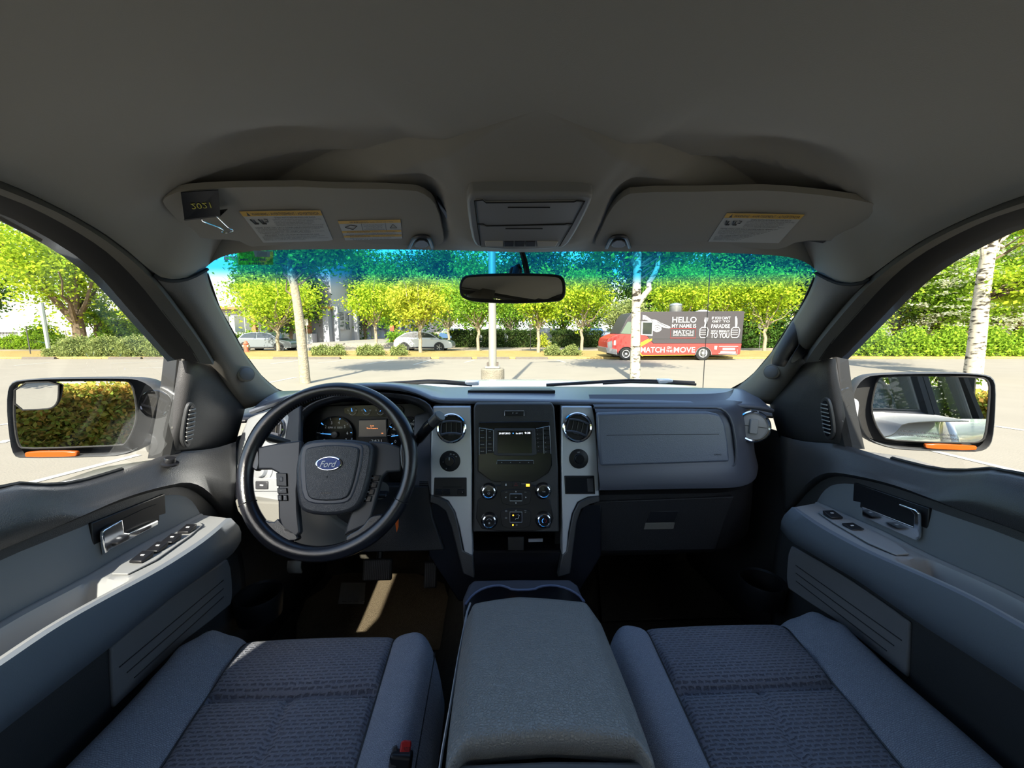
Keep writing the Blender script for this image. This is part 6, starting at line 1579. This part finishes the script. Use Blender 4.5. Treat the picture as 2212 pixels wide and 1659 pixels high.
# behind the truck (seen in the mirrors)
for i in range(12):
    bush('reddish tipped hedge section behind the truck, %s from the mirror view left' % ORD[i], -22+i*3.6, -12-(i % 2)*.3, 3.9, 1.6, 1.6 if i < 5 else 1.3, L_red, 'hb', per=100, nc=420, size=.10, cat='hedge', name='hedge', group='hedge behind the truck', box=True, rz=math.pi)
for i in range(10):
    tree('green tree behind the truck seen in the mirrors, %s along its row' % ORD[i], -34+i*7.5, -21-(i % 3)*2, 1.2, 7.4, 4.2, L_back, 'bh%d' % (i % 2), trunk=.2, nc=260, per=50, size=.18, group='trees behind the truck', seed=120+i % 2, name='tree')
struct(eb(MB().box((0, -16, .04), (120, 12, .14)), 'trim_12', omat('lawn', (.28, .34, .08), 1.0, vary=(2, .2))))

# ---------------- lamp post
M_gal = omat('galvanised_pole', (.50, .47, .40), .45, .35, vary=(3, .1))
lp = ething('lamp_post', 'tall pale metal lamp post on a round topped concrete base ahead', 'lamp post', X(1064, 9.3), 9.3)
MB().prism(smooth([(.30*math.cos(a)*1.0, .30*math.sin(a), 0) for a in np.linspace(0, 2*math.pi, 9)[:-1]], 1, True), (0, 0, .76)).build('concrete_base', omat('pole_base_concrete', (.33, .29, .22), .95, vary=(7, .35), bump=('noise', 30, 1, .02)), lp, bevel=.03, world=False)
MB().tube([(0, 0, .76), (0, 0, 9.0)], [.095, .065], 16).build('pole', M_gal, lp, world=False)
m = MB().box((0, 0, .79), (.34, .34, .05))
m.build('base_plate', M_gal, lp, world=False, bevel=.005)
for a in range(4): MB().box((.16*math.cos(a*math.pi/2+.78), .16*math.sin(a*math.pi/2+.78), .85), (.04, .04, .1)).build('anchor_bolt', omat('rusty_bolt', (.15, .12, .1), .7), lp, world=False)
MB().tube([(0, 0, 8.8), (.9, 0, 9.1)], .04, 8).build('lamp_arm', M_gal, lp, world=False); MB().box((1.2, 0, 9.1), (.7, .3, .14)).build('lamp_head', M_gal, lp, world=False, bevel=.03)
# ---------------- signs, hydrant, poles
def post(name, label, cat, px, d, h, r, mt, plate=None, z=0, pm=None, lean=0):
    t = ething(name, label, cat, X(px, d), d, z)
    MB().tube([(0, 0, 0), (lean, 0, h)], r, 8).build('post', mt, t, world=False)
    if plate:
        w, hh, zc = plate
        if w == hh and name == 'stop_sign': MB().prism([(w/2*math.cos(a+math.pi/8), -.03, zc+w/2*math.sin(a+math.pi/8)) for a in np.linspace(0, 2*math.pi, 9)[:-1]], (0, .01, 0)).build('sign_plate', pm, t, world=False)
        else: MB().box((0, -.03, zc), (w, .01, hh)).build('sign_plate', pm, t, world=False, bevel=.003)
    return t
M_sg = omat('grey_sign_back', (.42, .40, .36), .6); M_sr = omat('red_sign', (.62, .10, .05), .6); M_sw = omat('white_sign', (.75, .75, .72), .6); M_dk = omat('dark_post', (.10, .10, .10), .7)
post('street_sign', 'grey square sign on a thin post at the far left of the driver window', 'sign', 62, 26, 2.2, .03, M_dk, (.42, .38, 2.15), .0, M_sg)
post('lamp_pole', 'pale green lamp pole in the driver window', 'pole', 103, 25.5, 3.45, .11, omat('pale_green_pole', (.42, .48, .42), .5))
post('street_sign', 'small white round cornered sign before the tree in the driver window', 'sign', 145, 31, 1.9, .03, M_sg, (.4, .4, 1.9), 0, M_sw)
post('dark_pole', 'short dark pole near the pillar in the driver window', 'pole', 317, 29, 2.5, .13, M_dk)
post('street_sign', 'red square sign on a post beside the pink ramp', 'sign', 848, 41, 1.9, .03, M_sg, (.42, .55, 1.8), .1, M_sr)
post('street_sign', 'narrow sign post standing right of the lamp post', 'sign', 1146, 30, 2.0, .025, M_dk, (.25, .3, 1.9), .1, M_sg)
post('stop_sign', 'white backed eight sided sign right behind the food truck', 'sign', 1641, 33, 1.9, .035, M_sg, (.6, .6, 1.95), .1, M_sw)
post('street_sign', 'grey sign on a post right of the left pale trunk', 'sign', 665, 30, 2.3, .03, M_sg, (.3, .5, 2.2), .1, M_sg)
an = thing('antenna', 'thin black whip antenna standing on the truck fender', 'antenna', (.62, 1.9, CZ-.32))
a = H(1519, 829, gY(1.9)); b = H(1536, 548, gY(1.82)); MB().tube([a+np.array([0, 0, -.06]), (a+b)/2, b], .0022, 6).build('whip', M_rub, an)
hy = ething('fire_hydrant', 'faded red fire hydrant on the verge by the left windscreen pillar', 'hydrant', X(531, 28.3), 28.3, .1)
MB().lathe([(.20, 0), (.20, .05), (.14, .07), (.15, .55), (.18, .58), (.18, .64), (.13, .68), (.10, .78), (.04, .83), (0, .84)], (0, 0, 0), (0, 0, 1), 20).build('barrel', omat('faded_red', (.60, .16, .09), .6), hy, world=False)
MB().lathe([(.10, -.22), (.10, .22)], (0, 0, .45), (1, 0, 0), 14).build('outlet_caps', omat('pale_cap', (.6, .5, .35), .6), hy, world=False)

# ---------------- building with columns
M_wall = omat('light_stucco', (.66, .66, .68), .85, vary=(.3, .04)); M_win = omat('dark_window', (.10, .13, .14), .08, spec=.8); M_wood = omat('orange_timber', (.55, .22, .09), .6); M_gw = omat('grey_pier', (.40, .42, .46), .8)
bd = ething('building', 'tall pale commercial building with orange timber columns behind the left trees', 'building', X(722, 49), 49)
MB().box((-9.5, 6, 5.1), (19, 12, 10.2)).build('front_block', M_wall, bd, world=False)
MB().prism([(0, 0, 0), (0, 0, 10.2), (2.2, 16, 9.2), (6, 60, 8.6), (6, 60, 0)], (-4, 0, 0)).build('side_wall', M_wall, bd, world=False, sm=False)
for i, x in enumerate((-17.5, -14.2, -10.9, -7.6, -4.3)):
    w = MB().box((x, -.05, 2.5), (2.6, .1, 2.0)).build('window', M_win, bd, world=False); MB().box((x, -.12, 2.5), (.08, .04, 2.0)).build('mullion', M_sw, w, world=False)
MB().box((-9.5, -.4, 4.4), (19.4, 1.0, .3)).build('canopy_fascia', M_wood, bd, world=False)
for x in (-16, -9.2, -2.6): MB().box((x, -.9, 2.4), (.5, .5, 3.4)).build('timber_column', M_wood, bd, world=False)
for x in (-16, -9.2, -2.6): MB().box((x, -.9, .55), (1.3, 1.2, 1.5)).build('column_base', M_wall, bd, world=False)
MB().box((-.4, -.6, 1.9), (.7, 1.0, 4.8)).build('corner_pier', M_gw, bd, world=False)
for i in range(7):
    y = 2.2+i*4.5; xx = .05+2.2*min(1, y/16)+max(0, (y-16))/44*3.8
    w = MB().box((xx+.05, y, 2.9), (.2, 3.2, 2.2)).build('window', M_win, bd, world=False)
    MB().box((xx+.14, y, 2.9), (.1, .1, 2.2)).box((xx+.14, y, 2.9), (.1, 3.2, .1)).build('mullion', M_sw, w, world=False)
    MB().box((xx+.15, y-2.2, 2.3), (.5, .5, 4.6)).build('pier', M_gw, bd, world=False)
m = MB().text('Che', (1.75, 4.5, 7.8), nrm((.14, 1, 0)), (0, 0, 1), 1.5, shear=.3, lift=.3); m.build('sign_lettering', M_black, bd, world=False)
bs = ething('building', 'white shop building with large red sign letters at the upper left', 'building', X(470, 62), 62)
MB().box((-8, 8, 4), (30, 14, 11.4)).build('shop_block', omat('white_wall', (.78, .78, .78), .85), bs, world=False)
MB().box((0, .8, 10.8), (12, .4, 5.2)).build('sign_board', M_sw, bs, world=False)
MB().text('AE', (1.1, .5, 11.5), (1, 0, 0), (0, 0, 1), 3.0, lift=.1, bold=.03, shear=.2).build('sign_lettering', omat('sign_red', (.70, .02, .05), .5), bs, world=False)
MB().text('AE', (1.25, .56, 11.25), (1, 0, 0), (0, 0, 1), 3.0, lift=.05, bold=.03, shear=.2).build('sign_letter_edge', omat('sign_navy', (.01, .03, .2), .5), bs, world=False)
for x in (-7, -3, 1, 5): MB().box((x, .9, 1.9), (2.8, .3, 2.4)).build('window', M_win, bs, world=False)
MB().box((-8, .7, 4.1), (30, .8, .5)).build('canopy_fascia', M_wood, bs, world=False)
bl = ething('building', 'long white building beyond the hedges in the driver window', 'building', X(110, 62), 62)
MB().box((0, 6, 3.0), (70, 12, 6.2)).build('long_wall', omat('white_wall', (.78, .78, .78), .85), bl, world=False)
MB().box((-8, -.2, 1.4), (6, .3, .08)).build('stair_rail', M_dk, bl, world=False)
for i in range(12): MB().box((-11+i*.5, -.2, .9), (.05, .05, 1.1)).build('rail_baluster', M_dk, bl, world=False)
bw = ething('building', 'low pale grey building glimpsed between the street trees', 'building', X(1250, 88), 88)
MB().box((0, 5, 3), (60, 10, 6)).build('long_wall', M_wall, bw, world=False)

# ---------------- cars
M_tyre = omat('tyre', (.02, .02, .02), .8); M_rim = omat('alloy_rim', (.55, .56, .58), .3, .8); M_cglass = omat('car_window', (.04, .05, .05), .08, spec=.8); M_clad = omat('wheel_arch_cladding', (.03, .03, .03), .7)
CARP = dict(suv=([(0, .45), (.02, .75), (.10, .98), (.75, 1.04), (3.45, .98), (4.35, .84), (4.58, .66), (4.6, .35), (4.5, .25), (.15, .25)], [(.30, 1.0), (.62, 1.40), (1.3, 1.53), (2.3, 1.53), (2.85, 1.42), (3.55, .97)]),
            hatch=([(0, .50), (.03, .80), (.15, 1.03), (.8, 1.05), (3.35, 1.02), (4.4, .86), (4.66, .70), (4.69, .35), (4.55, .24), (.12, .24)], [(.18, 1.03), (.85, 1.45), (1.5, 1.58), (2.4, 1.56), (2.9, 1.44), (3.65, 1.0)]))
def car(label, kind, x, d, paint, z=0, rz=0.0, detail=True, group=None, cat='car'):
    body, cab = CARP[kind]; t = ething('car', label, cat, x, d, z, rz, group)
    hw = .92
    L = body[-2][0]
    side = [(a-L/2, -hw, b) for a, b in body]
    MB().prism(smooth(side, 1, True), (0, 2*hw, 0)).build('body', paint, t, bevel=.09, seg=3, world=False)
    c = [(a-L/2, b) for a, b in cab]; inn = .20
    rows = [[np.array([a, s*(hw-.07-inn*max(0, (b-1.0)/.55)), b]) for a, b in c] for s in (-1, 1)]
    m = MB(); top = [np.array([a, 0, b+.03]) for a, b in c]
    m.grid([rows[0], [p*.5+q*.5 for p, q in zip(rows[0], top)], top, [p*.5+q*.5 for p, q in zip(rows[1], top)], rows[1]])
    for r, s in ((rows[0], 1), (rows[1], -1)):
        n = len(r); m.add(r, [tuple(range(n))[::s]])
    m.build('cabin', paint, t, world=False, angle=30)
    gls = [c[0], c[1], c[2], c[3], c[4], c[5]]
    cx = sum(a for a, b in gls)/6; cz = sum(b for a, b in gls)/6
    g2 = [(cx+(a-cx)*.88, cz+(b-cz)*.74+.02) for a, b in gls]
    ws = (0.42, ) 
    def at(a, b, s): return np.array([a, s*(hw-.065-inn*max(0, (b-1.0)/.55)), b])
    mid = cx-.05
    def clip(lo, hi):
        r = []
        for i in range(len(g2)):
            a0, b0 = g2[i]; a1, b1 = g2[(i+1) % len(g2)]
            if lo <= a0 <= hi: r.append((a0, b0))
            for e in (lo, hi):
                if (a0-e)*(a1-e) < 0: k = (e-a0)/(a1-a0); r.append((e, b0+(b1-b0)*k))
        ang = sorted(r, key=lambda q: math.atan2(q[1]-cz, q[0]-(max(lo, g2[0][0])+min(hi, g2[-1][0]))/2)); return ang
    for lo, hi in ((-9, mid-.03), (mid+.03, 9)):
        for s in (-1, 1):
            q = clip(lo, hi); MB().prism([at(a, b, s) for a, b in q], (0, s*.012, 0)).build('side_window', M_cglass, t, world=False, sm=False)
    a, b = c[4], c[5]; MB().add([(a[0]+.04, -.62, a[1]+.02), (a[0]+.04, .62, a[1]+.02), (b[0]+.02, .74, b[1]+.05), (b[0]+.02, -.74, b[1]+.05)], [(0, 1, 2, 3)]).build('windscreen', M_cglass, t, world=False, solid=.01, sm=False)
    if not detail: return t
    for wx in (-L/2+.85, L/2-.92):
        for s in (-1, 1):
            cc = (wx, s*(hw-.10), .345)
            MB().lathe([(.42, .0), (.42, .105), (.36, .108)], cc, (0, s, 0), 24).build('wheel_arch', M_clad, t, world=False)
            w = MB().lathe([(.345, -.1), (.345, .10), (.30, .13), (.24, .12), (.24, .10)], cc, (0, s, 0), 28).build('wheel', M_tyre, t, world=False)
            mm = MB().lathe([(.24, .10), (.225, .125), (.20, .09), (0, .08)], cc, (0, s, 0), 24)
            for k in range(5):
                an_ = k*2*math.pi/5; mm.box(np.array(cc)+np.array([.12*math.cos(an_), s*.12, .12*math.sin(an_)]), (.22, .02, .045), ax=(np.array([math.cos(an_), 0, math.sin(an_)]), np.array([0, 1.0, 0]), np.array([-math.sin(an_), 0, math.cos(an_)])))
            mm.build('wheel_rim', M_rim, w, world=False)
    for s in (-1, 1):
        MB().box((L/2-.30, s*(hw-.10), .76), (.5, .16, .12)).build('headlight', omat('headlamp', (.5, .52, .55), .1), t, bevel=.03, world=False)
        MB().box((-L/2+.15, s*(hw-.10), .85), (.25, .16, .10)).build('tail_light', M_red, t, bevel=.03, world=False)
        MB().box((L/2-1.5, s*(hw+.04), 1.06), (.16, .14, .10)).build('door_mirror', paint, t, bevel=.03, world=False)
        MB().box((0, s*(hw-.0), .32), (2.7, .05, .14)).build('sill_trim', M_clad, t, bevel=.01, world=False)
    return t
P_grey = omat('grey_car_paint', (.30, .33, .36), .25, .2, coat=.6); P_wht = omat('white_car_paint', (.72, .74, .76), .25, coat=.6); P_blue = omat('blue_car_paint', (.10, .20, .40), .25, .2, coat=.5); P_dkc = omat('dark_car_paint', (.06, .07, .08), .25, .2, coat=.5); P_redc = omat('red_car_paint', (.40, .03, .03), .25, .2, coat=.5)
car('silver grey crossover parked on the road left of the pale trunk', 'suv', X(581, 32), 32, P_grey)
car('white hatchback with black wheel arches parked behind the yellow green tree', 'hatch', X(917, 32), 32, P_wht)
for px, d, pt, lab in ((800+188, 50, P_blue, 'blue car parked beyond the hedge, right of the white hatchback'), (1028, 50, P_wht, 'white car beyond the hedge left of the lamp post'), (1078, 50, P_grey, 'grey car beyond the hedge right behind the lamp post'), (1130, 48, P_wht, 'white van-like car beyond the hedge right of the lamp post'), (1184, 48, P_dkc, 'dark car beyond the hedge below the mirror right edge'), (1210, 56, P_wht, 'white car beyond the hedge behind the lime tree'), (1282, 50, P_blue, 'pale blue car beyond the hedge between the trees'), (1326, 46, P_wht, 'white car beyond the hedge just left of the food truck')):
    car(lab, 'suv', X(px, d), d, pt, z=.45, rz=R(90) if px in (1028, 1130, 1282, 1326) else R(8), detail=False, group='cars parked beyond the hedge')
# ---------------- food truck
FT = ething('food_truck', 'black and red food truck with large white lettering parked across the lot', 'food truck', X(1310, 21.9), 21.9)
KX = .0258
def F(px, py, y=0): return np.array([(px-1310)*KX, y, (779-py)*KX])
P_blk = omat('truck_black', (.065, .055, .06), .5); P_red = omat('truck_red', (.72, .06, .05), .4, coat=.3); P_yel = omat('truck_yellow', (.85, .50, .03), .5); P_lw = omat('truck_white', (.85, .84, .82), .6)
def fp(l, name, mt, y=0, th=2.2, par=None, bev=.0, sm=False): return MB().prism([F(a, b, y) for a, b in l], (0, th, 0)).build(name, mt, par or FT, world=False, bevel=bev, sm=bool(bev))
up2 = fp([(1337, 722), (1353, 688), (1362, 677), (1376, 674.5), (1603, 673), (1605, 676), (1604, 743), (1412, 743), (1398, 727), (1384, 723)], 'upper_body', P_blk, bev=.03)
arch = lambda cx, r: [(cx+r*math.cos(a), 767-r*math.sin(a)) for a in np.linspace(0, math.pi, 10)]
low = fp([(1312, 755), (1311, 741), (1314, 732), (1324, 727), (1337, 722), (1384, 723), (1398, 727), (1412, 743), (1604, 743), (1602, 766)]+arch(1522, 18)+[(1384, 768), (1374, 767)]+arch(1354, 16.5)+[(1334, 760), (1325, 757)], 'lower_body', P_red, bev=.02)
fp([(1310, 757), (1309, 751), (1333, 755), (1334, 767), (1322, 765), (1312, 763)], 'front_bumper', omat('bumper_grey', (.35, .33, .32), .5), y=-.06, th=2.3, bev=.02)
fp([(1313, 752), (1312, 740), (1322, 736), (1323, 752)], 'grille', M_rim, y=-.01, th=2.2)
fp([(1340, 721), (1354, 696), (1359, 696), (1372, 697), (1362, 722)], 'windscreen', omat('greenish_glass', (.20, .26, .20), .1, spec=.7), y=-.012, th=2.22)
fp([(1384, 695), (1409, 696), (1409, 726), (1384, 724)], 'window_frame', P_lw, y=-.02, th=.02); fp([(1387, 697), (1407, 697.5), (1407, 723), (1387, 722)], 'side_window', M_cglass, y=-.03, th=.02)
fp([(1326, 736), (1330, 736), (1330, 746), (1326, 746)], 'headlight', P_lw, y=-.02, th=.02)
for cx, r in ((1354, 14), (1522, 15.5)):
    for y, s in ((.05, -1), (2.15, 1)):
        cc = F(cx, 779-r, y); w = MB().lathe([(r*KX, -.28), (r*KX, 0), (r*KX*.85, .03), (r*KX*.62, .02), (r*KX*.62, 0)], cc, (0, s, 0), 28).build('wheel', M_tyre, FT, world=False)
        MB().lathe([(r*KX*.62, .0), (r*KX*.60, .02), (r*KX*.35, -.03), (r*KX*.2, -.02), (r*KX*.18, .04), (0, .05)], cc, (0, s, 0), 24).build('wheel_rim', P_lw, w, world=False)
    MB().tube([F(a, b, -.01) for a, b in arch(cx, 17.5)], .02, 6).build('wheel_arch_trim', M_rim if cx > 1400 else M_clad, FT, world=False)
MB().lathe([(.30, 0), (.33, .05), (.33, .38), (.36, .40), (.34, .50), (.10, .56), (0, .56)], F(1472, 675, 1.0), (0, 0, 1), 24).build('roof_vent', omat('bare_metal', (.5, .5, .48), .35, .7), FT, world=False)
fp([(1510, 674), (1530, 669), (1540, 672), (1545, 674)], 'roof_hatch', P_lw, y=.6, th=.6)
for l in ([(1384, 746), (1404, 733), (1409, 731), (1408, 736), (1384, 750)], [(1384, 741), (1403, 731), (1398, 737), (1384, 745)], [(1384, 762), (1391, 770), (1388, 770), (1380, 762)], [(1390, 768), (1503, 767), (1503, 768), (1390, 769)]):
    fp(l, 'yellow_stripe', P_yel, y=-.012, th=.012)
def ft(s, px, py, w, h, mt=P_lw, name='lettering', **k):
    return MB().text(s, F(px, py, -.012), (1, 0, 0), (0, 0, 1), h*KX, w=w*KX, lift=.008, bold=(.010 if h > 10 else .004), **k).build(name, mt, FT, world=False)
ft('HELLO', 1476, 691.5, 52, 12); ft('MY NAME IS', 1476, 704.5, 52, 7.5)
MB().tube([F(a, b, -.012) for a, b in ((1448, 710.5), (1502, 710.5), (1502, 731), (1448, 731))], .02, 4, closed=True).build('red_outline', P_red, FT, world=False)
ft('MATCH', 1475.5, 718, 43, 7.5); ft('EATERY & PUBLIC HOUSE', 1475.5, 724.5, 44, 2.8)
ft("IF YOU CAN'T", 1555, 688, 40, 6); ft('GET TO', 1555, 695, 38, 4); ft('PARADISE', 1555, 705, 40, 8); ft("WE'LL BRING IT", 1555, 716, 40, 4.5); ft('TO YOU', 1555, 725, 40, 11)
ft('MATCH', 1411, 756, 52, 11.5); ft('ON', 1446.5, 751.5, 9, 5); ft('THE', 1447, 759, 14, 5); ft('MOVE', 1480, 756, 46, 11.5)
# pointing hand drawn on the side
hnd = [(1386, 681), (1393, 683), (1405, 691), (1415, 692), (1425, 698), (1446, 706), (1447, 709), (1443, 710), (1427, 707), (1428, 712), (1425, 716), (1418, 718), (1410, 715), (1409, 700), (1395, 692), (1386, 691)]
fp(hnd, 'pointing_hand_art', P_lw, y=-.012, th=.012)
m = MB()
for l in ([(1405, 692), (1409, 699)], [(1412, 705), (1420, 703), (1427, 707)], [(1413, 709), (1420, 708), (1425, 711)], [(1414, 713), (1420, 712)], [(1394, 684), (1390, 692)], [(1418, 696), (1440, 707)]): m.tube([F(a, b, -.02) for a, b in l], .014, 4)
m.build('hand_outline_art', P_blk, FT, world=False)
for cx, fork in ((1520, True), (1588, False)):
    m = MB()
    fist = [(cx-9, 712), (cx-5, 708), (cx+6, 708), (cx+9, 713), (cx+8, 726), (cx+4, 730), (cx-6, 730), (cx-9, 725)]
    m.tube([F(a, b, -.012) for a, b in fist], .022, 4, closed=True)
    for k in range(3): m.tube([F(cx-8, 714+k*4.5, -.012), F(cx+5, 714+k*4.5, -.012)], .018, 4)
    m.build('fist_art', P_lw, FT, world=False)
    if fork: q = [(cx-1, 709), (cx+1, 699), (cx-1, 694), (cx, 687), (cx+1.5, 687), (cx+1.5, 693), (cx+2.5, 693), (cx+3, 687), (cx+4, 687), (cx+4, 693), (cx+5, 693), (cx+6, 687), (cx+7, 688), (cx+6, 696), (cx+3, 700), (cx+2, 709)]
    else: q = [(cx-1, 709), (cx-3, 686), (cx-1, 684), (cx+2, 690), (cx+3, 700), (cx+2, 709)]
    fp(q, 'fork_art' if fork else 'knife_art', P_lw, y=-.012, th=.012)
MB().tube([F(a, b, -.012) for a, b in ((1555, 749), (1596, 749), (1595, 766), (1555, 765))], .016, 4, closed=True).build('panel_outline', P_lw, FT, world=False)
fp([(1560, 759), (1592, 760), (1592, 764), (1558, 763)], 'info_strip', P_lw, y=-.012, th=.012); fp([(1563, 752), (1590, 752), (1590, 757), (1563, 757)], 'info_strip', omat('pink_strip', (.75, .4, .42), .6), y=-.012, th=.012)
fp([(1545, 748), (1551, 748), (1550, 756), (1545, 755)], 'fuel_door_sticker', P_lw, y=-.012, th=.012)
MB().tube([F(1398, 732, -.01), F(1600, 731.5, -.01)], .012, 4).build('body_seam', M_dk, FT, world=False)
fp([(1330, 762), (1600, 760), (1600, 768), (1330, 770)], 'underbody', M_clad, y=.15, th=1.9)
